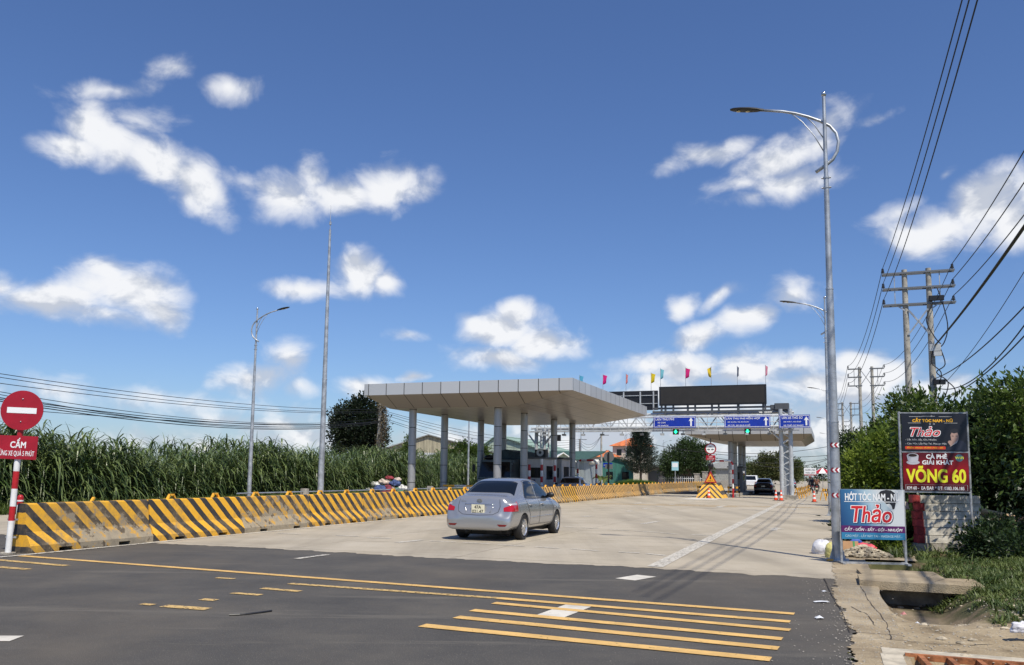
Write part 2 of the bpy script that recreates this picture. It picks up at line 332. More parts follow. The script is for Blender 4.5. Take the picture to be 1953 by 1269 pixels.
def conc_extra(N, L, tc, col):
    # slab joints every 5 m across and 3.6 m along, thin and dark
    mp = N.new('ShaderNodeMapping'); L.new(tc.outputs['Object'], mp.inputs[0]); mp.inputs['Rotation'].default_value = (0, 0, -RA)
    sp = N.new('ShaderNodeSeparateXYZ'); L.new(mp.outputs[0], sp.inputs[0])
    wn = N.new('ShaderNodeTexNoise'); wn.inputs['Scale'].default_value = 1.2; wn.inputs['Detail'].default_value = 4; L.new(tc.outputs['Object'], wn.inputs['Vector'])
    out = None
    for k, (per, off, w) in enumerate(((3.7, 2.8, .010), (5.2, 1.1, .014))):
        a = N.new('ShaderNodeMath'); a.operation = 'MULTIPLY_ADD'; L.new(wn.outputs['Fac'], a.inputs[0]); a.inputs[1].default_value = .09; L.new(sp.outputs[k], a.inputs[2])
        b = N.new('ShaderNodeMath'); b.operation = 'ADD'; L.new(a.outputs[0], b.inputs[0]); b.inputs[1].default_value = off+1000*per
        c = N.new('ShaderNodeMath'); c.operation = 'PINGPONG'; L.new(b.outputs[0], c.inputs[0]); c.inputs[1].default_value = per/2
        d = N.new('ShaderNodeMath'); d.operation = 'LESS_THAN'; L.new(c.outputs[0], d.inputs[0]); d.inputs[1].default_value = w
        if out is None: out = d.outputs[0]
        else:
            e = N.new('ShaderNodeMath'); e.operation = 'MAXIMUM'; L.new(out, e.inputs[0]); L.new(d.outputs[0], e.inputs[1]); out = e.outputs[0]
    f = N.new('ShaderNodeMath'); f.operation = 'MULTIPLY'; L.new(out, f.inputs[0]); L.new(noisefac(N, L, tc, .8, .30, .52), f.inputs[1])
    col = mixin(N, L, col, (.12, .10, .075), f.outputs[0])
    # tyre polish along the lanes and sideways scratches, oil spots
    t1 = noisefac(N, L, tc, 1.0, .46, .66, stretch=(.55, .03, 1)); g = N.new('ShaderNodeMath'); g.operation = 'MULTIPLY'; L.new(t1, g.inputs[0]); g.inputs[1].default_value = .55
    col = mixin(N, L, col, (.22, .195, .155), g.outputs[0])
    t2 = noisefac(N, L, tc, 2.2, .58, .68, stretch=(.25, 1.6, 1), loc=(5, 9, 0)); g = N.new('ShaderNodeMath'); g.operation = 'MULTIPLY'; L.new(t2, g.inputs[0]); g.inputs[1].default_value = .45
    col = mixin(N, L, col, (.20, .17, .13), g.outputs[0])
    t3 = noisefac(N, L, tc, .35, .52, .7, loc=(50, 3, 0)); g = N.new('ShaderNodeMath'); g.operation = 'MULTIPLY'; L.new(t3, g.inputs[0]); g.inputs[1].default_value = .35
    col = mixin(N, L, col, (.52, .45, .34), g.outputs[0])
    t4 = noisefac(N, L, tc, 7, .68, .73, loc=(2, 33, 0)); g = N.new('ShaderNodeMath'); g.operation = 'MULTIPLY'; L.new(t4, g.inputs[0]); g.inputs[1].default_value = .6
    return mixin(N, L, col, (.13, .11, .085), g.outputs[0])
def asph_extra(N, L, tc, col):
    t = noisefac(N, L, tc, 70, .64, .72, detail=1); g = N.new('ShaderNodeMath'); g.operation = 'MULTIPLY'; L.new(t, g.inputs[0]); g.inputs[1].default_value = .55
    col = mixin(N, L, col, (.30, .27, .22), g.outputs[0])
    t2 = noisefac(N, L, tc, 1.1, .55, .75, stretch=(.5, .12, 1), loc=(3, 8, 0)); g = N.new('ShaderNodeMath'); g.operation = 'MULTIPLY'; L.new(t2, g.inputs[0]); g.inputs[1].default_value = .5
    col = mixin(N, L, col, (.115, .10, .082), g.outputs[0])
    t3 = noisefac(N, L, tc, 4, .66, .7, stretch=(.5, 2.2, 1), loc=(31, 8, 0)); g = N.new('ShaderNodeMath'); g.operation = 'MULTIPLY'; L.new(t3, g.inputs[0]); g.inputs[1].default_value = .5
    col = mixin(N, L, col, (.035, .034, .034), g.outputs[0])
    t4 = noisefac(N, L, tc, .22, .48, .66, loc=(7, 1, 0)); g = N.new('ShaderNodeMath'); g.operation = 'MULTIPLY'; L.new(t4, g.inputs[0]); g.inputs[1].default_value = .38
    col = mixin(N, L, col, (.15, .125, .095), g.outputs[0])
    t5 = noisefac(N, L, tc, 1.0, .56, .62, detail=10, rough=.75, stretch=(.12, 1.2, 1), loc=(11, 21, 0)); g = N.new('ShaderNodeMath'); g.operation = 'MULTIPLY'; L.new(t5, g.inputs[0]); g.inputs[1].default_value = .42
    return mixin(N, L, col, (.17, .155, .13), g.outputs[0])
m_asph = ramp_mat('asphalt', [(.3, (.060, .058, .056)), (.5, (.082, .077, .071)), (.7, (.112, .102, .088))], .7, .85, .9, 110, asph_extra, detail=10, bdist=.01)
m_conc = ramp_mat('road_concrete', [(.3, (.34, .295, .225)), (.5, (.41, .36, .28)), (.7, (.46, .41, .33))], .45, .85, .25, 70, conc_extra, detail=9, bdist=.01)
m_shld = ramp_mat('shoulder_concrete', [(.3, (.17, .13, .085)), (.42, (.29, .23, .15)), (.55, (.38, .305, .20)), (.7, (.47, .395, .28))], 1.5, .9, .8, 60, conc_extra, detail=9)
m_grnd = ramp_mat('dry_ground', [(.3, (.035, .055, .014)), (.48, (.06, .08, .02)), (.56, (.17, .12, .065)), (.7, (.26, .19, .11))], .25, .95, .6, 40, detail=9)
def terr_extra(N, L, tc, col):
    mp = N.new('ShaderNodeMapping'); L.new(tc.outputs['Object'], mp.inputs[0]); mp.inputs['Rotation'].default_value = (0, 0, -RA)
    sp = N.new('ShaderNodeSeparateXYZ'); L.new(mp.outputs[0], sp.inputs[0])
    wn = N.new('ShaderNodeTexNoise'); wn.inputs['Scale'].default_value = 1.7; wn.inputs['Detail'].default_value = 7; L.new(tc.outputs['Object'], wn.inputs['Vector'])
    # soil and grass away from the kerb: t + (s-9)*.15 + noise
    a = N.new('ShaderNodeMath'); a.operation = 'MULTIPLY_ADD'; L.new(sp.outputs[1], a.inputs[0]); a.inputs[1].default_value = .28; L.new(sp.outputs[0], a.inputs[2])
    b = N.new('ShaderNodeMath'); b.operation = 'MULTIPLY_ADD'; L.new(wn.outputs['Fac'], b.inputs[0]); b.inputs[1].default_value = 1.6; L.new(a.outputs[0], b.inputs[2])
    r = N.new('ShaderNodeMapRange'); L.new(b.outputs[0], r.inputs[0]); r.inputs[1].default_value = 5.35; r.inputs[2].default_value = 5.6
    so = N.new('ShaderNodeMix'); so.data_type = 'RGBA'; so.inputs['A'].default_value = (.085, .085, .035, 1); so.inputs['B'].default_value = (.19, .145, .085, 1); L.new(noisefac(N, L, tc, 2.2, .5, .58, detail=8), so.inputs['Factor'])
    col = mixin(N, L, col, so.outputs['Result'], r.outputs[0])
    # mud in the drain
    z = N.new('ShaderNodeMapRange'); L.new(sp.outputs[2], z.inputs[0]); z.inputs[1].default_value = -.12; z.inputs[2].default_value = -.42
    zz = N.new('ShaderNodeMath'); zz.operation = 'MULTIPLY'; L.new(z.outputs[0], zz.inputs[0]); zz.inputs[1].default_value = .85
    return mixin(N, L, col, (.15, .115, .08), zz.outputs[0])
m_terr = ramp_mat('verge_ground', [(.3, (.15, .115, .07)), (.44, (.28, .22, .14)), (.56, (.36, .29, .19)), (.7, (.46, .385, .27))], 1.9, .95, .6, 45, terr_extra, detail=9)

HS0, HS1, HT0, HT1 = 5.2, 17.6, .48, 11.5
gb = MB()
def rect(b, s0, s1, t0, t1, z): b.add([tuple(P(s0, t0, z)), tuple(P(s0, t1, z)), tuple(P(s1, t1, z)), tuple(P(s1, t0, z))], [(0, 1, 2, 3)])
Zg = -.03
for a in ((-2500, HS0, -2500, 2500), (HS1, 4000, -2500, 2500), (HS0, HS1, -2500, HT0), (HS0, HS1, HT1, 2500)): rect(gb, *a, Zg)
struct(gb.build('ground', m_grnd))
def th(s, t):
    z = 0.006
    z += sm(1.6, 3.2, t)*(.10+.10*fbm(s*.8, t*.8))+sm(.7, 2, t)*.10*fbm(s*2.3, t*2.3)+.02*fbm(s*5, t*5)*sm(.5, 1.2, t)
    # drain pit
    wob = .05*fbm(s*1.7, 3)
    L_ = sm(.50+wob, .80+wob, t+.20*max(0, 12.2-s)*-.35); R_ = 1-sm(1.32+wob, 1.85+wob, t+.10*fbm(s*2, t*2)*3)
    z += -.31*L_*R_*sm(9.9, 12.0, s)
    if 14.6 < s: z = z*1
    # grate pit
    if 5.3 < s < 8.2 and .62 < t < 4.6: z = -.45
    return z
ns, ntt = 156, 138
tb = MB(); vs = []; fs = []
for i in range(ns+1):
    for j in range(ntt+1):
        s = HS0+(HS1-HS0)*i/ns; t = HT0+(HT1-HT0)*(j/ntt)**1.25
        e = min(1, i/3, (ns-i)/3, j/2, (ntt-j)/3)
        z = th(s, t); z = z if j == 0 else z
        if i in (0, ns) or j == ntt: z = Zg
        if j == 0: z = -.002
        vs.append(tuple(P(s, t, z)))
fs = [(i*(ntt+1)+j, i*(ntt+1)+j+1, (i+1)*(ntt+1)+j+1, (i+1)*(ntt+1)+j) for i in range(ns) for j in range(ntt)]
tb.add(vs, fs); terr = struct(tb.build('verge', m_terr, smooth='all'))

def strip(b, f0, f1, s0, s1, ds, z):      # a sheet whose two long edges are functions of s
    n = max(1, int((s1-s0)/ds)); v = []
    for i in range(n+1):
        s = s0+(s1-s0)*i/n; v += [tuple(P(s, f0(s), z)), tuple(P(s, f1(s), z))]
    b.add(v, [(2*i, 2*i+1, 2*i+3, 2*i+2) for i in range(n)])
ab = MB(); strip(ab, lambda s: -60, lambda s: .16+.16*fbm(s*1.1, 9)+.14*fbm(s*4.3, 4)+.10*fbm(s*13, 6)+.05*fbm(s*41, 2), -4, 14.6, .02, 0.0); struct(ab.build('asphalt_road', m_asph))
# concrete carriageway, ragged where it meets the asphalt
cb = MB(); n = 1400; v = []
for i in range(n+1):
    t = -60+60.1*i/n; v += [tuple(P(14.12+.55*fbm(t*.9, 2)+.30*fbm(t*5, 7)+.05*fbm(t*23, 4)-.25*sm(-3, 0, t), t, .004)), tuple(P(420, t, .004))]
cb.add(v, [(2*i, 2*i+2, 2*i+3, 2*i+1) for i in range(n)]); struct(cb.build('concrete_road', m_conc))
db = MB(); strip(db, lambda s: -13.4, lambda s: -3.1+.15*fbm(s*.8, 3), 73.8, 95, .4, .008); struct(db.build('dark_road_patch', ramp_mat('dark_road_surface', [(.3, (.016, .016, .017)), (.7, (.032, .031, .031))], .6, .8, .4, 60)))  # near-black sheet laid over the road beneath the far canopy
sb = MB(); strip(sb, lambda s: .02+.16*sm(13.5, 8, s)+.12*fbm(s*1.3, 5)+.12*fbm(s*5, 3)+.08*fbm(s*17, 8)+.04*fbm(s*47, 1), lambda s: .62+.08*fbm(s, 1) if s < HS1 else 1.5+.3*fbm(s*.5, 1), 5.3, 120, .03, .010); struct(sb.build('shoulder', m_shld))

# ---- painted markings
def paint(name, col, wear):
    m = bpy.data.materials.new(name); m.use_nodes = True; N, L = nodes(m); b = N['Principled BSDF']; b.inputs['Roughness'].default_value = .7
    tc = N.new('ShaderNodeTexCoord'); f = noisefac(N, L, tc, 14, wear, wear+.07, detail=8, rough=.75)
    x = N.new('ShaderNodeMix'); x.data_type = 'RGBA'; x.inputs['A'].default_value = (*col, 1); x.inputs['B'].default_value = (*[c*.8 for c in col], 1); L.new(noisefac(N, L, tc, 3, .4, .6), x.inputs['Factor']); L.new(x.outputs['Result'], b.inputs['Base Color'])
    tr = N.new('ShaderNodeBsdfTransparent'); ms = N.new('ShaderNodeMixShader'); L.new(f, ms.inputs[0]); L.new(b.outputs[0], ms.inputs[1]); L.new(tr.outputs[0], ms.inputs[2]); L.new(ms.outputs[0], N['Material Output'].inputs[0]); return m
p_yel = paint('road_paint_yellow', (.72, .45, .15), .60); p_yw = paint('road_paint_yellow_worn', (.62, .42, .16), .52)
p_whi = paint('road_paint_white', (.66, .62, .54), .62); p_ww = paint('road_paint_white_worn', (.62, .58, .50), .52)
def seg(b, a, c, w, z):                   # painted line between two ground points
    a = Vector(a); c = Vector(c); d = (c-a).normalized(); q = Vector((d.y, -d.x, 0))*w/2; n = max(1, int((c-a).length/.25)); v = []
    for i in range(n+1):
        p = a.lerp(c, i/n); j = .012*(random.random()-.5); v += [(p.x-q.x*(1+j/w), p.y-q.y*(1+j/w), z), (p.x+q.x*(1-j/w), p.y+q.y*(1-j/w), z)]
    b.add(v, [(2*i, 2*i+1, 2*i+3, 2*i+2) for i in range(n)])
yb = MB()
for a, c, w in (((40, 1061), (1515, 1172), .15), ((950, 1142), (1507, 1187), .15), ((942, 1151), (1507, 1203), .15), ((900, 1165), (1492, 1220), .16), ((870, 1178), (1485, 1238), .17), ((805, 1194), (1470, 1259), .18)):
    seg(yb, G(*a), G(*c), w, .008)
struct(yb.build('road_markings', p_yel))
yb = MB()
for a, c, w in (((552, 1114), (950, 1142), .13), ((-200, 1052), (127, 1080), .15), ((-200, 1066), (55, 1087), .15), ((500, 1123), (572, 1129), .13), ((312, 1157), (397, 1163), .16), ((443, 1132), (497, 1136), .12), ((385, 1144), (412, 1146), .13), ((270, 1153), (292, 1155), .1), ((413, 1103), (447, 1105), .1)):
    seg(yb, G(*a), G(*c), w, .008)
struct(yb.build('road_markings', p_yw))
wb = MB()
strip(wb, lambda s: -13.62, lambda s: -13.49, 10.5, 100, .5, .012)       # edge line along the barriers
strip(wb, lambda s: -2.98+.001*s, lambda s: -2.70+.001*s, 14.35, 56, .5, .012)
for a, c, w in (((565, 1067), (625, 1059), .13), ((756, 1036), (805, 1031), .16), ((1225, 1000), (1256, 995), .2), ((1112, 986), (1128, 985), .25), ((1195, 976), (1205, 975), .25), ((1228, 971), (1237, 970), .25), ((1210, 961), (1226, 959), .3), ((1255, 967), (1262, 966), .3), ((1277, 963), (1285, 962.4), .3),
                ((1296, 960), (1304, 959.3), .3), ((1368, 967), (1383, 965), .3), ((1310, 957), (1322, 956), .3), ((1290, 950), (1299, 949), .3)): seg(wb, G(*a), G(*c), w, .012)
for a, c in (((1022, 1044), (1066, 1047)), ((1090, 1048), (1141, 1052)), ((1180, 1054), (1220, 1056)), ((1233, 1057), (1270, 1061)), ((820, 1033), (871, 1035)), ((884, 1036), (935, 1038.5)), ((950, 1040), (1000, 1043)), ((640, 1022), (685, 1024)), ((700, 1026), (745, 1028)), ((530, 1018), (575, 1020)),
             ((1162, 1011), (1200, 1013)), ((1209, 1013.5), (1256, 1016.5)), ((1259, 1017), (1295, 1020)), ((1320, 1020.5), (1358, 1023)), ((1074, 1005), (1096, 1007)), ((1110, 1007.5), (1143, 1009))): seg(wb, G(*a), G(*c), .11, .012)
def arrow(b, s, t, L_=1.6, w=.2):
    pts = [(-w/2, 0), (w/2, 0), (w/2, L_*.55), (w*1.6, L_*.55), (0, L_), (-w*1.6, L_*.55), (-w/2, L_*.55)]
    b.add([tuple(P(s+y, t+x, .012)) for x, y in pts], [tuple(range(7))])
for px, py in ((1475, 1013), (1513, 973), (1371, 969), (1530, 962)): arrow(wb, *GS(px, py))
struct(wb.build('road_markings', p_ww))
wb = MB()
wb.face([tuple(P(a, b, .012)) for a, b in ((57, -9.6), (57, -7.2), (61.2, -7.2), (61.2, -9.2))])
for a, c, w in (((1192, 1106), (1233, 1099), .35), ((1042, 1179), (1112, 1153), .33), ((-60, 1219), (32, 1219), .25)):
    q0, q1 = G(*a), G(*c); seg(wb, q0, q1, w, .006)
struct(wb.build('road_markings', p_whi))
wb = MB(); ob = MB()
strip(ob, lambda s: -12, lambda s: -4.5, 44.5, 45.1, .3, .010); strip(ob, lambda s: -9, lambda s: -.3, 46, 46.5, .25, .010)
struct(ob.build('road_markings', paint('faded_orange_paint', (.56, .38, .17), .50)))

# ================================================================== CONCRETE BARRIERS
def barrier_mat(name, wear, orange=False):
    m = bpy.data.materials.new(name); m.use_nodes = True; N, L = nodes(m); b = N['Principled BSDF']; b.inputs['Roughness'].default_value = .8
    tc = N.new('ShaderNodeTexCoord'); sp = N.new('ShaderNodeSeparateXYZ'); L.new(tc.outputs['Object'], sp.inputs[0])
    oi = N.new('ShaderNodeObjectInfo')
    def mm(op, a, b_, c=None):
        x = N.new('ShaderNodeMath'); x.operation = op
        for i, q in enumerate((a, b_, c)):
            if q is None: continue
            if isinstance(q, (int, float)): x.inputs[i].default_value = q
            else: L.new(q, x.inputs[i])
        return x.outputs[0]
    wn = N.new('ShaderNodeTexNoise'); wn.inputs['Scale'].default_value = 6; L.new(tc.outputs['Object'], wn.inputs['Vector'])
    u = mm('MULTIPLY_ADD', sp.outputs[2], 1.02, sp.outputs[1]); u = mm('MULTIPLY_ADD', wn.outputs['Fac'], .03, u); u = mm('ADD', u, mm('MULTIPLY', oi.outputs['Random'], .12))
    fr = mm('FRACT', mm('MULTIPLY', u, 2.4), 0)
    st = mm('GREATER_THAN', fr, .48)
    add = N.new('ShaderNodeVectorMath'); add.operation = 'ADD'; L.new(tc.outputs['Object'], add.inputs[0]); k = mm('MULTIPLY', oi.outputs['Random'], 37); L.new(k, add.inputs[1])
    nz = N.new('ShaderNodeTexNoise'); nz.inputs['Scale'].default_value = 5.0; nz.inputs['Detail'].default_value = 10; nz.inputs['Roughness'].default_value = .72; L.new(add.outputs[0], nz.inputs['Vector'])
    big = N.new('ShaderNodeTexNoise'); big.inputs['Scale'].default_value = .6; big.inputs['Detail'].default_value = 2; L.new(add.outputs[0], big.inputs['Vector'])
    wr = mm('ADD', nz.outputs['Fac'], mm('MULTIPLY_ADD', big.outputs['Fac'], .6, -.30))
    wr = mm('ADD', wr, mm('MULTIPLY_ADD', mm('SUBTRACT', .35, sp.outputs[2]), .16, 0))      # scuffed foot
    rn = mm('MULTIPLY_ADD', oi.outputs['Random'], .10, -.05); wr = mm('ADD', wr, rn)
    mr = N.new('ShaderNodeMapRange'); L.new(wr, mr.inputs[0]); mr.inputs[1].default_value = wear; mr.inputs[2].default_value = wear+.05
    cn = N.new('ShaderNodeMix'); cn.data_type = 'RGBA'; L.new(nz.outputs['Fac'], cn.inputs['Factor']); cn.inputs['A'].default_value = (.62, .52, .36, 1); cn.inputs['B'].default_value = (.05, .042, .035, 1)
    s2 = N.new('ShaderNodeMix'); s2.data_type = 'RGBA'; L.new(st, s2.inputs['Factor'])
    yc = (.80, .47, .14) if orange else (.80, .42, .028)
    s2.inputs['A'].default_value = (.033, .033, .035, 1) if not orange else (.10, .06, .03, 1); s2.inputs['B'].default_value = (*yc, 1)
    # soot runs over the yellow
    so = N.new('ShaderNodeMix'); so.data_type = 'RGBA'; mr2 = N.new('ShaderNodeMapRange'); L.new(wr, mr2.inputs[0]); mr2.inputs[1].default_value = wear-.22; mr2.inputs[2].default_value = wear+.08; mr2.inputs[4].default_value = .7
    L.new(mr2.outputs[0], so.inputs['Factor']); L.new(s2.outputs['Result'], so.inputs['A']); so.inputs['B'].default_value = (.22, .16, .09, 1)
    fx = N.new('ShaderNodeMix'); fx.data_type = 'RGBA'; L.new(mr.outputs[0], fx.inputs['Factor']); L.new(so.outputs['Result'], fx.inputs['A']); L.new(cn.outputs['Result'], fx.inputs['B'])
    L.new(fx.outputs['Result'], b.inputs['Base Color'])
    bp = N.new('ShaderNodeBump'); bp.inputs['Strength'].default_value = .5; bp.inputs['Distance'].default_value = .01; L.new(nz.outputs['Fac'], bp.inputs['Height']); L.new(bp.outputs[0], b.inputs['Normal'])
    return m
bm_a = barrier_mat('barrier_paint', .60); bm_b = barrier_mat('barrier_paint_worn', .535); bm_c = barrier_mat('barrier_paint_fresh', .63); bm_d = barrier_mat('barrier_paint_orange', .58, True)
def barrier_mesh(L_=2.98):
    b = MB(); prof = [(.30, 0), (.30, .13), (.155, .38), (.10, .88), (.085, .905)]
    cuts = [(0, .62, 0), (.62, .92, .07), (.92, 2.05, 0), (2.05, 2.35, .07), (2.35, L_, 0)]
    for y0, y1, z0 in cuts:
        h = [(x, max(z, z0)) for x, z in prof]; ring = h+[(-x, z) for x, z in reversed(h)]; n = len(ring)
        b.add([(x, y0, z) for x, z in ring]+[(x, y1, z) for x, z in ring], [tuple(range(n)), tuple(range(2*n-1, n-1, -1))]+[(i, n+i, n+(i+1) % n, (i+1) % n) for i in range(n)])
    return b
def loop_mesh():
    b = MB(); b.bar((0, -.13, -.03), (0, -.055, .085), .06, .035); b.bar((0, .13, -.03), (0, .055, .085), .06, .035); b.bar((0, -.072, .085), (0, .072, .085), .06, .04); return b
def make_barrier(m, loops=True):
    t = thing('concrete_barrier', None, 'barrier')
    barrier_mesh().build('body', m, t)
    if loops:
        for y in (.75, 2.2): loop_mesh().build('lifting_loop', yellow_p, t, loc=(0, y, .91))
    return t
protos = [make_barrier(m) for m in (bm_a, bm_b, bm_c, bm_d)]
ordn = ['first', 'second', 'third', 'fourth', 'fifth', 'sixth', 'seventh', 'eighth', 'ninth', 'tenth', 'eleventh', 'twelfth', 'thirteenth', 'fourteenth', 'fifteenth', 'sixteenth', 'seventeenth', 'eighteenth', 'nineteenth', 'twentieth',
        'twenty-first', 'twenty-second', 'twenty-third', 'twenty-fourth', 'twenty-fifth', 'twenty-sixth', 'twenty-seventh', 'twenty-eighth', 'twenty-ninth', 'thirtieth', 'thirty-first', 'thirty-second']
pick = [0, 2, 1, 0, 1, 2, 0, 1, 2, 0, 3, 0, 3]
used = set(); GRPB = 'striped concrete barriers down the middle of the road'
for i in range(31):
    k = pick[i] if i < len(pick) else 3
    if i in (27, 28, 29, 30): k = 1
    t_ = -14.06+random.uniform(-.02, .02)+(.06 if i == 9 else 0); rz = RA+R(random.uniform(-.35, .35)); loc = P(11.32+3.0*i, t_)
    lab = 'black and yellow striped concrete barrier, %s from the no-entry sign' % ordn[i]
    if i == 0: lab = 'chipped black and yellow concrete barrier standing against the no-entry sign post, nearest of the row'
    if i == 30: lab = 'weathered concrete barrier at the far end of the striped row'
    if k not in used: o = protos[k]; used.add(k); o.location = loc; o.rotation_euler.z = rz; o['label'] = lab; o['group'] = GRPB
    else: o = dup(protos[k], loc, rz, lab, GRPB)
first_b = [q for q in COL.objects if q.name.startswith('concrete_barrier') and 'nearest of the row' in q.get('label', '')][0]
for q in [c for c in first_b.children if c.name.startswith('lifting_loop')][:1]: bpy.data.objects.remove(q)
for q in [c for c in first_b.children if c.name.startswith('lifting_loop')]: bpy.data.objects.remove(q)
b = MB(); b.bar((0, -.05, -.03), (0, .02, .07), .06, .035); b.build('lifting_loop', yellow_p, first_b, loc=(0, 1.6, .91))
# pipe rail with concrete posts behind the barriers
rr = thing('guard_rail', 'thin galvanised pipe rail with square concrete posts behind the barriers', 'rail', P(19, -15.4), RA)
b = MB(); b.tube([(0, 0, .93), (0, 44, .93)], .022, 6); b.build('rail', galv, rr)
for y in (3.2, 12, 21, 30, 39): b = MB(); b.box(-.11, .11, y-.09, y+.09, 0, 1.03, .02); b.build('post', conc, rr)

# ================================================================== CANOPIES
def panel_mat(name, col, off, rough=.38, metal=.25):
    m = bpy.data.materials.new(name); m.use_nodes = True; N, L = nodes(m); b = N['Principled BSDF']; b.inputs['Roughness'].default_value = rough; b.inputs['Metallic'].default_value = metal
    tc = N.new('ShaderNodeTexCoord'); sp = N.new('ShaderNodeSeparateXYZ'); L.new(tc.outputs['Object'], sp.inputs[0]); ge = N.new('ShaderNodeSeparateXYZ'); L.new(tc.outputs['Normal'], ge.inputs[0])
    out = None; cells = []
    for k, per in ((0, 1.12), (1, 1.12)):
        a = N.new('ShaderNodeMath'); a.operation = 'ADD'; L.new(sp.outputs[k], a.inputs[0]); a.inputs[1].default_value = 100*per+off[k]
        fl = N.new('ShaderNodeMath'); fl.operation = 'SNAP'; L.new(a.outputs[0], fl.inputs[0]); fl.inputs[1].default_value = per; cells.append(fl.outputs[0])
        c = N.new('ShaderNodeMath'); c.operation = 'PINGPONG'; L.new(a.outputs[0], c.inputs[0]); c.inputs[1].default_value = per/2
        d = N.new('ShaderNodeMath'); d.operation = 'LESS_THAN'; L.new(c.outputs[0], d.inputs[0]); d.inputs[1].default_value = .022
        g = N.new('ShaderNodeMath'); g.operation = 'ABSOLUTE'; L.new(ge.outputs[k], g.inputs[0])
        h = N.new('ShaderNodeMath'); h.operation = 'LESS_THAN'; L.new(g.outputs[0], h.inputs[0]); h.inputs[1].default_value = .25 if k else .2
        e = N.new('ShaderNodeMath'); e.operation = 'MULTIPLY'; L.new(d.outputs[0], e.inputs[0]); L.new(h.outputs[0], e.inputs[1])
        if out is None: out = e.outputs[0]
        else:
            x = N.new('ShaderNodeMath'); x.operation = 'MAXIMUM'; L.new(out, x.inputs[0]); L.new(e.outputs[0], x.inputs[1]); out = x.outputs[0]
    cx = N.new('ShaderNodeCombineXYZ'); L.new(cells[0], cx.inputs[0]); L.new(cells[1], cx.inputs[1]); wn = N.new('ShaderNodeTexWhiteNoise'); L.new(cx.outputs[0], wn.inputs[0])
    mr = N.new('ShaderNodeMapRange'); L.new(wn.outputs[0], mr.inputs[0]); mr.inputs[3].default_value = .94; mr.inputs[4].default_value = 1.06
    sc = N.new('ShaderNodeVectorMath'); sc.operation = 'SCALE'; sc.inputs[0].default_value = col; L.new(mr.outputs[0], sc.inputs['Scale'])
    L.new(mixin(N, L, sc.outputs[0], (.05, .045, .04), out), b.inputs['Base Color']); return m
def make_canopy(name, label, s0, s1, t0, t1, fs0, fs1, ft0, ft1, zb, zf, zt, rows, cols, cr_):
    o = thing(name, label, 'canopy', P(s0, (t0+t1)/2), RA); cx = (t0+t1)/2
    A = [(t0-cx, 0), (t1-cx, 0), (t1-cx, s1-s0), (t0-cx, s1-s0)]; B = [(ft0-cx, fs0-s0), (ft1-cx, fs0-s0), (ft1-cx, fs1-s0), (ft0-cx, fs1-s0)]
    fa = MB()
    for i in range(4):
        j = (i+1) % 4; fa.add([(*B[i], zf), (*B[j], zf), (*B[j], zt), (*B[i], zt)], [(0, 1, 2, 3)])
        m_ = [(x*.985, y+(.15 if y < 5 else -.15)) for x, y in (B[i], B[j])]
        fa.add([(*B[i], zt), (*B[j], zt), (*m_[1], zt), (*m_[0], zt)], [(0, 1, 2, 3)])
    fa.add([(*q, zt-.12) for q in B], [(0, 1, 2, 3)]); fa.build('fascia', pm_f, o)
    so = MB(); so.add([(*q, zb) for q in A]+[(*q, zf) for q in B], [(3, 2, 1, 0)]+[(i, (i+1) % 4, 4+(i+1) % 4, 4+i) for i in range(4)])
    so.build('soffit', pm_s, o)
    first = None
    for c in rows:
        for s in cols:
            if first is None:
                b = MB(); z = 0; hgt = zb+.01; n = 5; st = hgt/n
                for k in range(n):
                    b.k = 0; b.tube([(0, 0, z), (0, 0, z+st-.035)], cr_, 28, caps=True); b.k = 1; b.tube([(0, 0, z+st-.04), (0, 0, z+st)], cr_-.013, 28, caps=False); z += st
                first = b.build('column', [pm_c, black], o, smooth=True); q = first
            else: q = first.copy(); COL.objects.link(q); q.parent = o
            q.location = (c-cx, s-s0, 0)
    return o
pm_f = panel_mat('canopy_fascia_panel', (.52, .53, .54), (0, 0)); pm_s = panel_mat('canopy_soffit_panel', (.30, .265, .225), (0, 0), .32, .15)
pm_c = mat('column_cladding', (.36, .365, .37), .36, .4, var=.05, vscale=2)
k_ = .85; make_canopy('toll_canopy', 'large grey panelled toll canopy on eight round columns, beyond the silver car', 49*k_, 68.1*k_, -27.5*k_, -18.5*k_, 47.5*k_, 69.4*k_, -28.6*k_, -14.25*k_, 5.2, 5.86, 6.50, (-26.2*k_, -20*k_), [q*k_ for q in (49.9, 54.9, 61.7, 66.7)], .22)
k_ = .70; make_canopy('toll_canopy', 'far toll canopy behind the blue lane signs', 102.5*k_, 121.6*k_, -11.9*k_, -2.9*k_, 101.3*k_, 123*k_, -16.2*k_, -1.75*k_, 4.55, 5.09, 5.62, (-11.1*k_, -5.0*k_), [q*k_ for q in (103.6, 108.6, 115.4, 120.4)], .20)
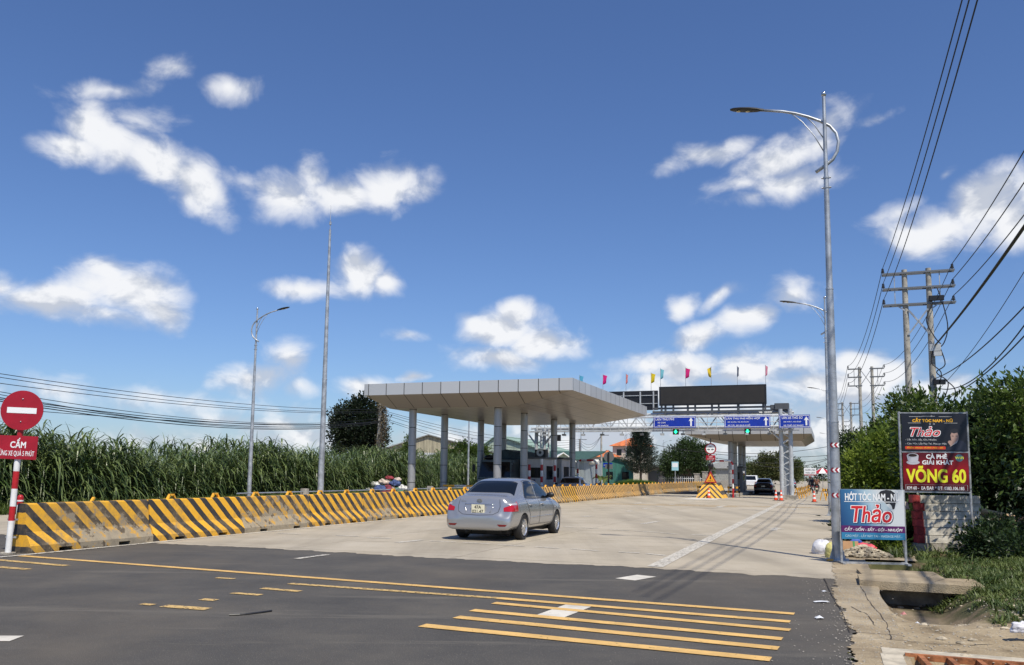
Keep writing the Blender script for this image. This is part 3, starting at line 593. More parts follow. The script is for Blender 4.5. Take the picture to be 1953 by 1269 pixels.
# ================================================================== GANTRY
steel = mat('painted_grey_steel', (.50, .52, .53), .5, .3, var=.12, vscale=3)
dark_steel = mat('dark_steel', (.10, .105, .11), .5, .3)
blue_s = mat('sign_blue', (.008, .035, .36), .35, var=.1, vscale=2)
white_s = mat('sign_white', (.85, .86, .86), .4); red_s = mat('sign_red', (.36, .008, .022), .4, var=.08, vscale=4); black_s = mat('sign_black', (.01, .01, .012), .45)
yellow_s = mat('sign_yellow', (.85, .55, .02), .45)
GSY = 63.1; g = thing('sign_gantry', 'galvanised lattice gantry spanning the lanes and carrying the blue lane signs', 'gantry', P(GSY, 0), RA)
def tower(t, tag_):
    b = MB()
    for dx in (-.33, .33):
        for dy in (0, 1.1): b.tube([(t+dx, dy, 0), (t+dx, dy, 6.5 if t > -10 else 5.3)], .15 if dy == 0 else .08, 12)
    for k in range(7):
        z = .8+k*.8; b.bar((t-.33, 0, z), (t+.33, 0, z+.4), .06); b.bar((t+.33, 0, z+.4), (t-.33, 0, z+.8), .06); b.bar((t-.33, 1.1, z), (t+.33, 1.1, z+.4), .06); b.bar((t+.33, 0, z), (t+.33, 1.1, z+.6), .06)
    b.build('tower', steel, g, smooth=True)
    b = MB(); b.box(t-.6, t+.6, -.35, 1.45, 0, .3, .03); b.build('footing', conc, g)
tower(-21.6, 0); tower(-2.85, 1)
b = MB()                                   # left tower has splayed heads
for p_, q_ in (((-21.93, 0, 3.9), (-22.85, 0, 5.1)), ((-21.27, 0, 3.9), (-20.35, 0, 5.1)), ((-3.18, 0, 4.2), (-4.05, 0, 5.1))): b = MB(); b.tube([p_, q_], .07, 8); b.build('brace', steel, g, smooth=True)
b = MB(); x0, x1 = -22.4, -2.3
for y in (0, 1.3):
    for z in (5.25, 6.35 if y else 6.05): b.tube([(x0, y, z), (x1, y, z)], .095, 8)
n = 26
for i in range(n):
    a = x0+(x1-x0)*i/n; c = x0+(x1-x0)*(i+1)/n; u, d = (6.35, 5.25) if i % 2 else (5.25, 6.35)
    b.bar((a, 1.3, u), (c, 1.3, d), .085); b.bar((a, 0, 5.25), (a, 1.3, 5.25), .05); b.bar((a, 0, 6.05), (a, 1.3, 6.35), .045)
    if i % 2: b.bar((a, 0, u-.3 if u > 6 else u), (c, 0, d-.3 if d > 6 else d), .05)
b.build('truss', steel, g)
b = MB()
for z in (4.92, 5.55, 5.95): b.tube([(x0, -.55, z), (x1+.4, -.55, z)], .03, 6)
for i in range(31): x = x0+(x1-x0)*i/30; b.bar((x, -.55, 4.92), (x, -.55, 5.95), .04)
b.box(x0, x1, -.55, 0, 4.98, 5.02); b.build('catwalk', steel, g)
for i in range(12):
    x = -21+i*1.55; b = MB(); b.bar((x, -.3, 5.0), (x, -.45, 4.72), .05); b.box(x-.12, x+.12, -.75, -.3, 4.62, 4.76, .02); b.build('camera', dark_steel if i % 2 else steel, g)
b = MB(); b.box(-3.6, -2.6, .2, 1.2, 6.5, 6.95, .05); b.box(-3.9, -3.4, .3, .9, 6.55, 6.85, .04); b.build('cabinet', dark_steel, g)
# deep upper truss carrying the big board
b = MB()
for z in (6.45, 6.72): b.bar((-12.6, .4, z), (-2.6, .4, z), .12, .14)
for x in (-11.6, -9.9, -8.1, -6.2, -4.4): b.bar((x, .4, 6.05), (x, .4, 6.98), .14)
b.build('board_support', dark_steel, g)
for px in (1068, 1291, 1430):
    pass
def signal(x):
    b = MB(); b.box(x-.22, x+.22, -.72, -.55, 4.66, 5.06, .02); h = b.build('signal_head', black_s, g)
    b = MB(); b.plate([(x-.05, 5.0), (x+.05, 5.0), (x+.05, 4.88), (x+.14, 4.88), (x, 4.72), (x-.14, 4.88), (x-.05, 4.88)][::-1], -.732, -.72)
    b.build('green_arrow', mat('signal_green', (.02, 1, .35), .4, emit=3), h)
signal(-10.65); signal(-5.45)
b = MB(); b.box(-20.1, -19.7, -.7, -.5, 4.2, 4.7, .02); b.build('signal_head', black_s, g)

def gsign(label, x0, x1, z0, z1, lines, arrow_x, name='lane_sign'):
    cx = (x0+x1)/2; o = thing(name, label, 'road sign', P(GSY-.75, cx), RA, 'blue lane signs hung on the gantry')
    b = MB(); b.box(x0-cx, x1-cx, 0, .06, z0, z1); b.build('panel', blue_s, o)
    b = MB(); e = .045; w = .03
    for r in ((x0+e, x1-e, z0+e, z0+e+w), (x0+e, x1-e, z1-e-w, z1-e), (x0+e, x0+e+w, z0+e+w, z1-e-w), (x1-e-w, x1-e, z0+e+w, z1-e-w)):
        b.face([(r[0]-cx, -.004, r[2]), (r[1]-cx, -.004, r[2]), (r[1]-cx, -.004, r[3]), (r[0]-cx, -.004, r[3])])
    for s_, a0, a1, h0, h1 in lines: b.text(s_, a0-cx, a1-cx, h0, h1, -.005, .012)
    b.build('lettering', white_s, o); a = arrow_x-cx; b = MB(); h = (z0+z1)/2
    b.plate([(a-.06, h-.3), (a+.06, h-.3), (a+.06, h+.1), (a+.17, h+.06), (a, h+.34), (a-.17, h+.06), (a-.06, h+.1)], -.012, -.001); b.build('arrow', white_s, o)
gsign('blue lane sign reading LÀN THU PHÍ, left of the three on the gantry', -12.31, -9.15, 5.17, 6.0, [('LÀN THU PHÍ', -12.15, -10.75, 5.72, 5.93), ('XE CON', -12.0, -11.4, 5.50, 5.61), ('XE KHÁCH', -12.0, -11.2, 5.28, 5.41)], -9.5)
gsign('blue lane sign reading LÀN THU PHÍ HỖN HỢP, middle of three', -7.08, -3.85, 5.14, 6.0, [('LÀN THU PHÍ HỖN HỢP', -6.95, -4.55, 5.70, 5.93), ('XE CON, XE KHÁCH', -6.85, -5.35, 5.50, 5.61), ('XE TẢI, XE QUÁ KHỔ', -6.85, -5.25, 5.24, 5.40)], -4.15)
gsign('blue lane sign reading LÀN XE THÔ SƠ at the right end of the gantry', -3.25, -1.15, 5.09, 6.02, [('LÀN XE THÔ SƠ', -3.05, -1.65, 5.72, 5.94), ('XE MÁY, XE ĐẠP', -2.95, -1.75, 5.46, 5.58), ('XE THÔ SƠ KHÁC', -2.95, -1.6, 5.20, 5.34)], -1.4)

board_m = mat('led_board_face', (.020, .018, .016), .6, var=.12, vscale=1.5)
o = thing('display_board', 'long blank black display board standing above the lane signs', 'display board', P(GSY+.2, -8.1), RA)
b = MB(); b.box(-3.95, 3.95, 0, .35, 6.93, 8.38); b.build('frame', black_s, o)
b = MB(); b.box(-3.82, 3.82, -.01, .02, 7.03, 8.28); b.build('screen', board_m, o)
for x in (-3.8, -2.9, -1.25, .5, 1.95, 3.85): b = MB(); b.box(x-.06, x+.06, .1, .3, 6.4, 6.93); b.build('post', dark_steel, o)
o = thing('display_board', 'dark back of a second display board beside the canopy corner', 'display board', P(GSY+1.9, -16.4), RA)
b = MB(); b.box(-3.9, 3.9, 0, .3, 6.75, 8.28); b.build('frame', black_s, o)
b = MB()
for x in (-3.6, -1.2, 1.2, 2.55, 3.6): b.bar((x, -.08, 6.2), (x, -.08, 8.2), .1)
for z in (7.25, 7.9): b.bar((-3.9, -.05, z), (3.9, -.05, z), .05)
b.build('rib', steel, o)
# pennants on both boards
fc = {'light blue': (.10, .42, .62), 'magenta': (.75, .015, .22), 'salmon': (.85, .28, .25), 'yellow': (.80, .60, .02), 'cyan': (.22, .58, .66), 'pink': (.72, .02, .2), 'golden': (.70, .50, .03), 'navy blue': (.02, .035, .10), 'pale pink': (.85, .32, .42)}
for (nm, px, board, w) in (('light blue', 1105, 'dark back board', 1), ('magenta', 1150, 'dark back board', 1), ('salmon', 1194, 'dark back board', .5), ('yellow', 1242, 'dark back board', 1), ('cyan', 1260, 'long black board', .8), ('pink', 1308, 'long black board', 1), ('golden', 1357, 'long black board', -.8), ('navy blue', 1407, 'long black board', .35), ('pale pink', 1461, 'long black board', .5)):
    v = ray(px, 760); bk = board[0] == 'd'; k = (GSY+(2.05 if bk else .37))/(v.x*SD_+v.y*CD); q = v*k; s, t = ST(q); z0 = 8.28 if bk else 8.38
    if px == 1105: z0 = 8.28
    o = thing('flag', '%s pennant on a thin pole above the %s' % (nm, board), 'flag', P(s, t, z0-.3), RA, 'coloured pennants on the gantry boards')
    b = MB(); b.tube([(0, 0, 0), (0, 0, 1.75)], .018, 6); b.build('pole', galv, o)
    b = MB(); vs = []; nn = 7
    for i in range(nn+1):
        f = i/nn; ww = .36*w*(1-f*.35)*(1 if i < nn else .3); 
        for j in range(4): u = j/3; vs.append((ww*u, .07*math.sin(f*5+u*3), 1.72-.80*f-.12*u*(1-f)))
    b.add(vs, [(i*4+j, i*4+j+1, i*4+4+j+1, i*4+4+j) for i in range(nn) for j in range(3)]); b.build('cloth', mat('cloth_'+nm.replace(' ', '_'), fc[nm], .8, trans=.3), o, smooth='all')

# ================================================================== STREET LAMPS
def lens_m(): return mat('lamp_lens', (.75, .62, .38), .3)
def make_lamp():
    o = thing('street_lamp', None, 'street lamp')
    b = MB(); b.tube([(0, 0, .02), (0, 0, 2.6)], .098, 20, r1=.088); b.tube([(0, 0, 2.6), (0, 0, 2.63)], .094, 20); b.tube([(0, 0, 2.63), (0, 0, 5.2)], .084, 20, r1=.068); b.tube([(0, 0, 5.2), (0, 0, 5.23)], .073, 20)
    b.tube([(0, 0, 5.23), (0, 0, 7.5)], .062, 18, r1=.048); b.tube([(0, 0, 7.5), (0, 0, 9.15)], .042, 14, r1=.034)
    for z in (7.25, 7.45): b.tube([(0, 0, z), (0, 0, z+.03)], .06, 12); b.tube([(-.09, 0, z+.015), (.09, 0, z+.015)], .016, 6)
    b.build('pole', galv, o, smooth=True)
    b = MB(); b.box(-.2, .2, -.2, .2, 0, .025, .03)
    for a in range(4): t = math.pi/4+a*math.pi/2; c, s = math.cos(t), math.sin(t); b.add([(c*.09-s*.006, s*.09+c*.006, .025), (c*.2-s*.006, s*.2+c*.006, .025), (c*.095-s*.006, s*.095+c*.006, .3), (c*.09+s*.006, s*.09-c*.006, .025), (c*.2+s*.006, s*.2-c*.006, .025), (c*.095+s*.006, s*.095-c*.006, .3)], [(0, 1, 2), (5, 4, 3), (1, 4, 5, 2)])
    b.build('base_plate', galv, o)
    b = MB(); b.ball((0, 0, 9.2), .055, 12, 8); b.build('finial', mat('polished_steel', (.6, .62, .64), .18, .9), o, smooth='all')
    pts = [(-.19, 7.62), (0, 7.74), (.13, 7.84), (.22, 8.0), (.25, 8.2), (.21, 8.38), (.10, 8.54), (-.08, 8.67), (-.30, 8.79), (-.55, 8.90), (-.80, 8.98), (-1.22, 9.07)]
    b = MB(); b.tube([(x, .045, z) for x, z in pts], .034, 10, r1=.026); b.build('arm', galv, o, smooth='all')
    b = MB(); b.tube([(-.62, .04, 8.90), (-.42, .035, 8.7), (-.2, .03, 8.38), (-.02, .02, 8.0)], .011, 6); b.tube([(-.34, .04, 8.79), (-.2, .035, 8.62), (-.02, .02, 8.28)], .011, 6); b.build('brace_rod', galv, o, smooth='all')
    b = MB(); n = 12; rings = []
    prof = [(-1.16, .035, .03), (-1.24, .05, .038), (-1.3, .085, .045), (-1.45, .11, .05), (-1.62, .11, .045), (-1.76, .085, .033), (-1.83, .04, .018)]
    for x, w, h in prof: rings += [(x, .045+w*math.cos(2*math.pi*k/n), 9.06+(-1.16-x)*.16+h*math.sin(2*math.pi*k/n)*(1 if math.sin(2*math.pi*k/n) > 0 else .5)) for k in range(n)]
    b.add(rings, [(i*n+k, i*n+(k+1) % n, (i+1)*n+(k+1) % n, (i+1)*n+k) for i in range(len(prof)-1) for k in range(n)]+[tuple(range(n)), tuple(range(len(prof)*n-1, (len(prof)-1)*n-1, -1))])
    h = b.build('lamp_head', mat('lamp_housing', (.010, .011, .013), .5), o, smooth=True)
    b = MB()
    for x in (-1.48, -1.66): z = 9.06+(-1.16-x)*.16-.03; b.ball((x, .045, z), .042, 10, 6, (1.1, 1, .35))
    b.build('lens', lens_m(), h, smooth='all')
    return o
lamp0 = make_lamp(); GL = 'tall galvanised street lamps with curled arms'
LAMPS = [(17.06, .11, 0, 'near tall street lamp with red arrow stickers, rising beside the hair salon sign'), (37.16, .03, 0, 'second street lamp on the right verge, just behind the nearest one'), (74, .3, 0, 'third street lamp along the right verge, its head above the moto lane sign'), (111, .5, 0, 'small far street lamp on the right verge beyond the canopy'), (150, .5, 0, 'farthest street lamp on the right verge'),
         (31.8, -25.1, 180, 'street lamp on the left side, standing before the elephant grass'), (68.8, -30.4, 180, 'street lamp seen between the columns of the near canopy'), (106, -30.6, 180, 'street lamp beyond the red and white hoop on the left'), (142.6, -33, 180, 'thin street lamp in front of the dark conifer'), (178, -33, 180, 'thin street lamp in front of the broad tree'), (186, -8.6, 180, 'small street lamp seen in the lane between the far canopy columns')]
for i, (s, t, r, lab) in enumerate(LAMPS):
    if i == 0: lamp0.location = P(s, t, .01); lamp0.rotation_euler.z = RA; tag(lamp0, lab, 'street lamp', GL)
    else: dup(lamp0, P(s, t), RA+R(r), lab, GL)
# arrow stickers wrapped on the first pole
sk = []
for i in range(3):
    z = 1.22+.475*i; b = MB(); r = .1025
    def wr(u, w): a = -math.pi/2+u/r; return (r*math.cos(a), r*math.sin(a), z+w)
    for (off, mm_) in ((-.075, red_s), (-.03, white_s), (.015, red_s), (.055, white_s)):
        q = MB()
        for sg in (1, -1):
            e = [(off-.02, 0), (off+.02, 0), (off+.055, .045*sg), (off+.015, .045*sg)]; vs_ = [wr(*p) for p in e]; q.add(vs_, [(0, 1, 2, 3) if sg > 0 else (3, 2, 1, 0)])
        st_ = q.build('sticker', mm_, lamp0)
# ---- tall lightning mast
o = thing('mast', 'very tall tapering steel mast with a lightning rod, behind the barriers', 'mast', at(611, 945, 40)-Vector((0, 0, at(611, 945, 40).z)), RA)
b = MB(); b.tube([(0, 0, 0), (0, 0, 6)], .15, 16, r1=.115); b.tube([(0, 0, 6), (0, 0, 6.06)], .125, 16); b.tube([(0, 0, 6.06), (0, 0, 13.5)], .112, 16, r1=.055); b.build('pole', galv, o, smooth=True)
b = MB(); b.tube([(0, 0, 13.5), (0, 0, 14.3)], .02, 6, r1=.01); b.tube([(0, 0, 13.75), (0, 0, 13.9)], .06, 10); b.tube([(0, 0, 14.3), (0, 0, 14.75)], .01, 5, r1=.004); b.build('lightning_rod', galv, o)

# ================================================================== UTILITY POLES AND WIRES
ins = mat('insulator', (.03, .025, .025), .3); arm_m = mat('crossarm_steel', (.18, .19, .20), .5, .5)
def pole_pair(s, t, label, kind, sc=1.0):
    o = thing('utility_pole', label, 'utility pole', P(s, t), RA, 'double concrete utility poles with three crossarms')
    for k, x in enumerate((-.56, .56)):
        b = MB(); b.tube([(x*1.0, 0, 0), (x, 0, 12.35)], .19, 16, r1=.13); 
        for z in range(24): b.tube([(x, -.15+.0022*z, 1+z*.45), (x, -.20+.0022*z, 1+z*.45)], .02, 5)
        b.build('post', conc_pole, o, smooth=True)
    zs = (12.15, 11.35, 10.5)
    for z in zs:
        b = MB()
        if kind == 0: b.bar((-1.62, -.17, z), (1.75, -.17, z), .08, .09); b.bar((-1.62, .17, z), (1.75, .17, z), .08, .09)
        else:
            b.bar((-.35, 0, z), (-1.62, 0, z), .3, .09); b.build('crossarm', arm_m, o); b = MB(); b.bar((.35, 0, z), (1.62, 0, z), .3, .09)
        b.build('crossarm', arm_m, o)
        for x in (-1.58, 1.66): b = MB(); b.tube([(x, 0, z), (x, 0, z+.12)], .03, 6); [b.tube([(x, 0, z+.12+k*.08), (x, 0, z+.17+k*.08)], .085-.012*k, 10) for k in range(3)]; b.build('insulator', ins, o)
    b = MB()
    for sg in (-1, 1):
        b.bar((sg*1.05, -.1, zs[2]), (sg*1.05, -.1, zs[0]), .045); b.bar((sg*1.0, -.1, zs[2]), (sg*.5, -.1, zs[2]-.4), .06)
    if kind == 0: b.bar((-.45, -.15, 10.2), (.5, -.15, 8.9), .08); b.bar((.45, -.15, 10.2), (-.5, -.15, 8.9), .08)
    else: b.bar((-.45, -.15, 12.0), (.45, -.15, 10.6), .05); b.bar((.45, -.15, 12.0), (-.45, -.15, 10.6), .05)
    b.build('brace', galv if kind == 0 else arm_m, o)
    return o
up1 = pole_pair(46.6, 4.5, 'nearest double concrete utility pole, rising above the salon sign', 0)
pole_pair(86.8, 3.6, 'second double utility pole with split crossarms, above the bushes', 1)
pole_pair(127, 2.6, 'third double utility pole, small beside the second street lamp', 1)
pole_pair(168, 2.2, 'farthest double utility pole at the end of the road', 1)
# gear on the nearest pole: cable box, coil and drop cables
b = MB(); b.box(.42, .95, -.35, -.2, 8.0, 8.35, .03); b.box(.6, 1.0, -.34, -.2, 7.75, 7.98, .03); b.build('junction_box', steel, up1)
b = MB(); b.box(.55, 1.1, -.3, -.15, 6.3, 6.55, .03); b.build('meter_box', black_s, up1); b = MB(); b.box(.5, 1.2, -.32, -.14, 10.6, 10.85, .03); b.build('switch_box', black_s, up1)
for pts in ([(.9, -.2, 11.3), (1.15, -.3, 10.3), (1.3, -.3, 9.2), (1.1, -.3, 8.4), (.8, -.3, 8.1)], [(.7, -.2, 10.5), (.35, -.3, 9.6), (.7, -.3, 8.7), (1.0, -.3, 8.3)], [(.9, -.3, 8.2), (1.1, -.35, 7.3), (.7, -.35, 6.9), (1.2, -.3, 6.4), (1.0, -.3, 5.6), (.7, -.3, 5.3)], [(.6, -.3, 8.1), (.5, -.35, 7.4), (.9, -.35, 6.9), (.8, -.3, 6.3)], [(1.1, -.3, 6.5), (1.5, -.3, 6.0), (1.3, -.3, 5.2), (.8, -.2, 4.8)]):
    b = MB(); P3 = [Vector(p) for p in pts]; q = []
    for i in range(len(P3)-1):
        for k in range(5): u = k/5; m0 = (P3[min(i+1, len(P3)-1)]-P3[max(i-1, 0)])/2; m1 = (P3[min(i+2, len(P3)-1)]-P3[i])/2; q.append((2*u**3-3*u*u+1)*P3[i]+(u**3-2*u*u+u)*m0+(-2*u**3+3*u*u)*P3[i+1]+(u**3-u*u)*m1)
    b.tube(q, .028, 5); b.build('drop_cable', wirem, up1, smooth='all')
def wire(a, c, sag, r, label, group, cat='cable', n=28, name='power_line', m=wirem):
    a = Vector(a); c = Vector(c); b = MB(); pts = [a.lerp(c, i/n)-Vector((0, 0, sag*4*(i/n)*(1-i/n))) for i in range(n+1)]
    b.tube([p-a for p in pts], r, 5); o = b.build(name, m, None, smooth='all', loc=a); return tag(o, label, cat, group)
GW = 'power lines along the right side of the road'
lv = ('top', 'middle', 'lowest')
for sd_, tt, x in (('left', 2.92, -1.58), ('right', 6.16, 1.66)):
    for k, z in enumerate((12.5, 11.7, 10.85)):
        if sd_ == 'left': wire(P(46.6, tt, z), P(5, tt+.15-.15*k, z+.3), .75+.05*k, .016, '%s left conductor running from the nearest double pole to the top of the frame' % lv[k], GW)
        else: wire(P(46.6, tt, z), P(6, tt-.1+.1*k, z+.5), .7+.1*k, .021, '%s right conductor running from the nearest double pole to the right edge' % lv[k], GW)
        wire(P(46.6, tt, z), P(86.8, tt-.9 if sd_ == 'left' else tt-.9, z), 1.2, .018, '%s conductor on the %s arm tips between the first and second double poles' % (lv[k], sd_), GW)
        wire(P(86.8, 2.0 if sd_ == 'left' else 5.2, z), P(127, 1.0 if sd_ == 'left' else 4.2, z), 1.1, .018, '%s conductor on the %s arm tips between the second and third double poles' % (lv[k], sd_), GW)
    
pj = P(46.4, 5.2, 8.3)
b = MB(); lp = None
for k in range(3):
    a = pj+Vector((.03*k, 0, .03*(k % 3))); wire(a, P(6, 5.75+.03*k, 10.5+.04*k), .50+.03*k, .042-.008*k, ('thickest black cable climbing from the junction box to the right edge', 'middle black cable of the bundle climbing from the junction box', 'thinnest black cable of the bundle climbing from the junction box')[k], GW)
ends = [(6.2, 10.6, .5, 'slack'), (6.6, 9.9, .8, 'thin')]
for k, (e, z0, sag, lab) in enumerate((((1990, 545), 6.6, .35, 'black telephone cable from below the junction box, upper of four reaching the right edge'), ((1990, 568), 6.2, .9, 'black telephone cable sagging from the nearest double pole, second of four at the right edge'), ((1990, 600), 5.6, .5, 'black telephone cable crossing to the right edge, third of four from the top'), ((1990, 700), 5.3, .55, 'lowest black telephone cable curving to the right edge above the bushes'), ((2000, 440), 5.9, .4, 'thin grey telephone wire rising steeply to the right edge'))):
    wire(P(46.5, 5.1, z0), at(e[0], e[1], 21), sag, .022 if k < 4 else .012, lab, 'telephone cables hung from the nearest double pole')
# left-hand poles and wires
GP = 'old concrete poles along the left roadside'
pb = at(718, 934, 75); pb.z = 0
o = thing('concrete_pole', 'leaning old concrete pole overgrown with dry creeper, beside the dark round tree', 'utility pole', pb, RA, GP, tilt=(0, R(1.6)))
b = MB(); b.add([(x*(1 if z < 1 else .62), y*(1 if z < 1 else .62), z) for z in (0, 8.0) for x, y in ((-.2, -.16), (.2, -.16), (.2, .16), (-.2, .16))], [(3, 2, 1, 0), (4, 5, 6, 7), (0, 1, 5, 4), (1, 2, 6, 5), (2, 3, 7, 6), (3, 0, 4, 7)]); b.build('post', conc_pole, o)
CREEP = o
for s, t, h, lab in ((112, -32.5, 6.6, 'short concrete pole by the white sheds beyond the hoop'), (104, -27.3, 6.8, 'thin concrete pole with a small T arm beside the banana plant')):
    o = thing('concrete_pole', lab, 'utility pole', P(s, t), RA, GP)
    b = MB(); b.tube([(0, 0, 0), (0, 0, h)], .16, 10, r1=.11); b.build('post', conc_pole, o); b = MB(); b.bar((-.2, 0, h-.1), (1.0, 0, h-.1), .08); b.build('crossarm', arm_m, o)
for k, (y0, y1, sg) in enumerate(((710, 781, .6), (716, 784, .7), (731, 787, .6), (740, 797, 1.1), (756, 803, .9), (758, 804, 1.0), (760, 806, 1.1), (786, 806, .5), (742, 802, 1.3))):
    a = at(728, y1, 75); c = at(-160, y0-(710-y0)*-.0-22, 33); zz = 'upper' if k < 4 else 'lower'
    wire(c, a, sg, .024 if k in (4, 5, 6) else .016, 'black roadside wire over the elephant grass, %s from the top at the left edge' % ordn[k], 'wires along the left side of the road')
for k, y1 in enumerate((783, 786, 790, 797, 800)):
    wire(at(730, y1, 75), P(112+.2*k, -32.4, 6.5-.25*k), 1.0+.15*k, .02, 'roadside wire seen under the near canopy, %s from the top' % ordn[k], 'wires along the left side of the road')
for k in range(3):
    wire(P(112, -32.4, 6.4-.3*k), P(104, -27.3, 6.7), .9+.2*k, .018, 'slack wire between the short pole and the T pole, %s of three' % ordn[k], 'wires along the left side of the road')
for k, (a, c) in enumerate((((1245, 848, 110), (1640, 862, 118)), ((1330, 858, 120), (1640, 838, 122)), ((1330, 866, 130), (1600, 872, 130)), ((1430, 884, 125), (1600, 868, 125)))):
    wire(at(*a), at(*c), 1.2, .035, 'wire crossing the road under the far canopy, %s of four' % ordn[k], 'wires crossing the far road')

# ================================================================== NO-ENTRY SIGN (left)
nb = G(15, 1057); tilt_ = Vector((0, 0, 0))
o = thing('no_entry_sign', 'round red no-entry sign above a red CẤM plate on a striped post', 'road sign', nb, R(8), tilt=(0, R(1.4)))
b = MB(); k = 0; z = 0; h = [0, .62, .82, 1.12, 1.42, 1.66]
h = [0, .60, .86, 1.18, 1.50, 1.9, 2.9]
for i in range(len(h)-1): b.k = i % 2; b.tube([(0, 0, h[i]), (0, 0, h[i+1])], .052, 16, caps=False)
b.build('post', [white_p, red_p], o, smooth=True)
b = MB(); b.disc((.02, 2.62), .368, -.075, -.06, 48); b.build('disc', red_s, o)
b = MB(); b.face([(-.235, -.079, 2.565), (.275, -.079, 2.565), (.275, -.079, 2.67), (-.235, -.079, 2.67)]); b.build('white_bar', white_s, o)
b = MB(); [b.ball((.02, -.08, z), .013, 8, 5) for z in (2.83, 2.41)]; b.build('bolt', galv, o)
b = MB(); b.box(-.35, .345, -.072, -.06, 1.72, 2.15); b.build('plate', red_s, o)
b = MB(); b.text('CẤM', -.12, .15, 1.925, 2.11, -.076, .02); b.text('DỪNG XE QUÁ 5 PHÚT', -.335, .305, 1.765, 1.905, -.076, .006); b.build('lettering', white_s, o)
for z in (.62, .30): b = MB(); b.bar((-.09, .06, z), (.09, .06, z), .03); b.build('bracket', galv, o)
b = MB(); b.prism([(.13*math.cos(i*math.pi/6), .13*math.sin(i*math.pi/6)) for i in range(12)], -.005, .03); b.build('footing', conc, o)
o = thing('bollard', 'short red and white post peeking over the first barrier beside the no-entry sign', 'bollard', at(36, 990, 17.4)-Vector((0, 0, at(36, 990, 17.4).z)), RA)
b = MB(); b.tube([(0, 0, 0), (0, 0, .8)], .06, 14); b.k = 1; b.tube([(0, 0, .8), (0, 0, .95)], .062, 14); b.ball((0, 0, .95), .06, 12, 6); b.k = 0; b.tube([(0, 0, .87), (0, 0, .9)], .064, 14); b.build('post', [white_p, red_p], o, smooth=True)
# ================================================================== CARS
def car_paint(name, col, metal=.6, rough=.32):
    m = mat(name, col, rough, metal, coat=.8); return m
glass = mat('tinted_glass', (.006, .008, .011), .05, 0, spec=.45)
chrome = mat('chrome', (.7, .7, .7), .12, 1.0)
lamp_red = mat('lamp_red', (.42, .004, .006), .12, 0, coat=1); lamp_clear = mat('lamp_clear', (.62, .55, .55), .12, .3, coat=1)
seam_m = mat('panel_gap', (.02, .02, .022), .7); under = mat('underbody', (.015, .015, .015), .9)
alloy = mat('alloy_rim', (.62, .62, .62), .25, .8)
plate_m = mat('plate_white', (.72, .68, .50), .5)
SEDAN = [  # x, zb, wm, zs, ws, wg, wt, zt
    (0.00, .34, .56, .50, .54, .44, .38, .57), (0.02, .28, .74, .53, .71, .57, .47, .63), (0.07, .25, .81, .57, .775, .62, .52, .68), (0.125, .24, .825, .70, .79, .64, .54, .80),
    (0.16, .235, .835, .85, .79, .66, .56, .98), (0.23, .23, .84, .91, .785, .67, .56, 1.055), (0.40, .24, .845, .935, .785, .69, .56, 1.06), (0.56, .23, .85, .945, .79, .70, .57, 1.075),
    (0.74, .22, .85, .945, .795, .705, .56, 1.17), (1.02, .215, .85, .945, .80, .71, .555, 1.325), (1.30, .21, .85, .94, .805, .715, .56, 1.42), (1.65, .21, .85, .93, .805, .72, .575, 1.46),
    (2.05, .21, .85, .92, .805, .72, .58, 1.465), (2.45, .21, .85, .91, .80, .72, .575, 1.44), (2.72, .21, .85, .90, .80, .72, .57, 1.385), (3.05, .21, .85, .895, .80, .72, .60, 1.20),
    (3.36, .21, .85, .89, .79, .72, .63, 1.03), (3.55, .215, .845, .87, .78, .68, .55, .965), (3.85, .22, .83, .82, .75, .62, .45, .90), (4.08, .23, .79, .74, .70, .55, .4, .80), (4.22, .25, .70, .62, .62, .5, .36, .68), (4.29, .30, .52, .50, .48, .4, .3, .55)]
def loft(st, kz=1.0):
    rings = []
    for (x, zb, wm, zs, ws, wg, wt, zt) in st:
        h = zs-zb
        half = [(0, zb), (wm*.80, zb), (wm*.955, zb+h*.10), (wm*.995, zb+h*.38), (wm, zb+h*.62), (wm*.985+ws*.0, zb+h*.83), (ws, zs), (wg, zs+(zt-zs)*.10+.012), ((wg*.38+wt*.62), zs+(zt-zs)*.72), (wt*.93, zt-.022*min(1, (zt-zs)/.1)), (wt*.6, zt-.006), (0, zt)]
        ring = [(x, y, z) for y, z in half]+[(x, -y, z) for y, z in reversed(half[1:-1])]; rings.append(ring)
    n = len(rings[0]); v = [p for r in rings for p in r]; f = [(i*n+k, (i+1)*n+k, (i+1)*n+(k+1) % n, i*n+(k+1) % n) for i in range(len(rings)-1) for k in range(n)]
    f += [tuple(range(n)), tuple(range(len(v)-1, len(v)-n-1, -1))]
    return v, f
def eval_mesh(me, mods):
    o = bpy.data.objects.new('tmp', me); COL.objects.link(o); tmp = [o]
    for t, kw in mods:
        if t == 'CUT':
            for (x, z, r, w) in kw:
                b = MB(); b.tube([(x, -w, z), (x, w, z)], r, 36) if False else b.add([(x+r*math.cos(a*math.pi/18), y, z+r*math.sin(a*math.pi/18)) for y in w for a in range(36)], [(a, (a+1) % 36, 36+(a+1) % 36, 36+a) for a in range(36)]+[tuple(range(35, -1, -1)), tuple(range(36, 72))])
                c = b.build('cut', [], None); bmm = bmesh.new(); bmm.from_mesh(c.data); bmesh.ops.recalc_face_normals(bmm, faces=bmm.faces); bmm.to_mesh(c.data); bmm.free(); tmp.append(c)
                m = o.modifiers.new('b', 'BOOLEAN'); m.operation = 'DIFFERENCE'; m.object = c; m.solver = 'EXACT'
        else:
            m = o.modifiers.new('m', t)
            for a, v in kw.items(): setattr(m, a, v)
    dg = bpy.context.evaluated_depsgraph_get(); dg.update(); r = bpy.data.meshes.new_from_object(o.evaluated_get(dg))
    for q in tmp: bpy.data.objects.remove(q)
    return r
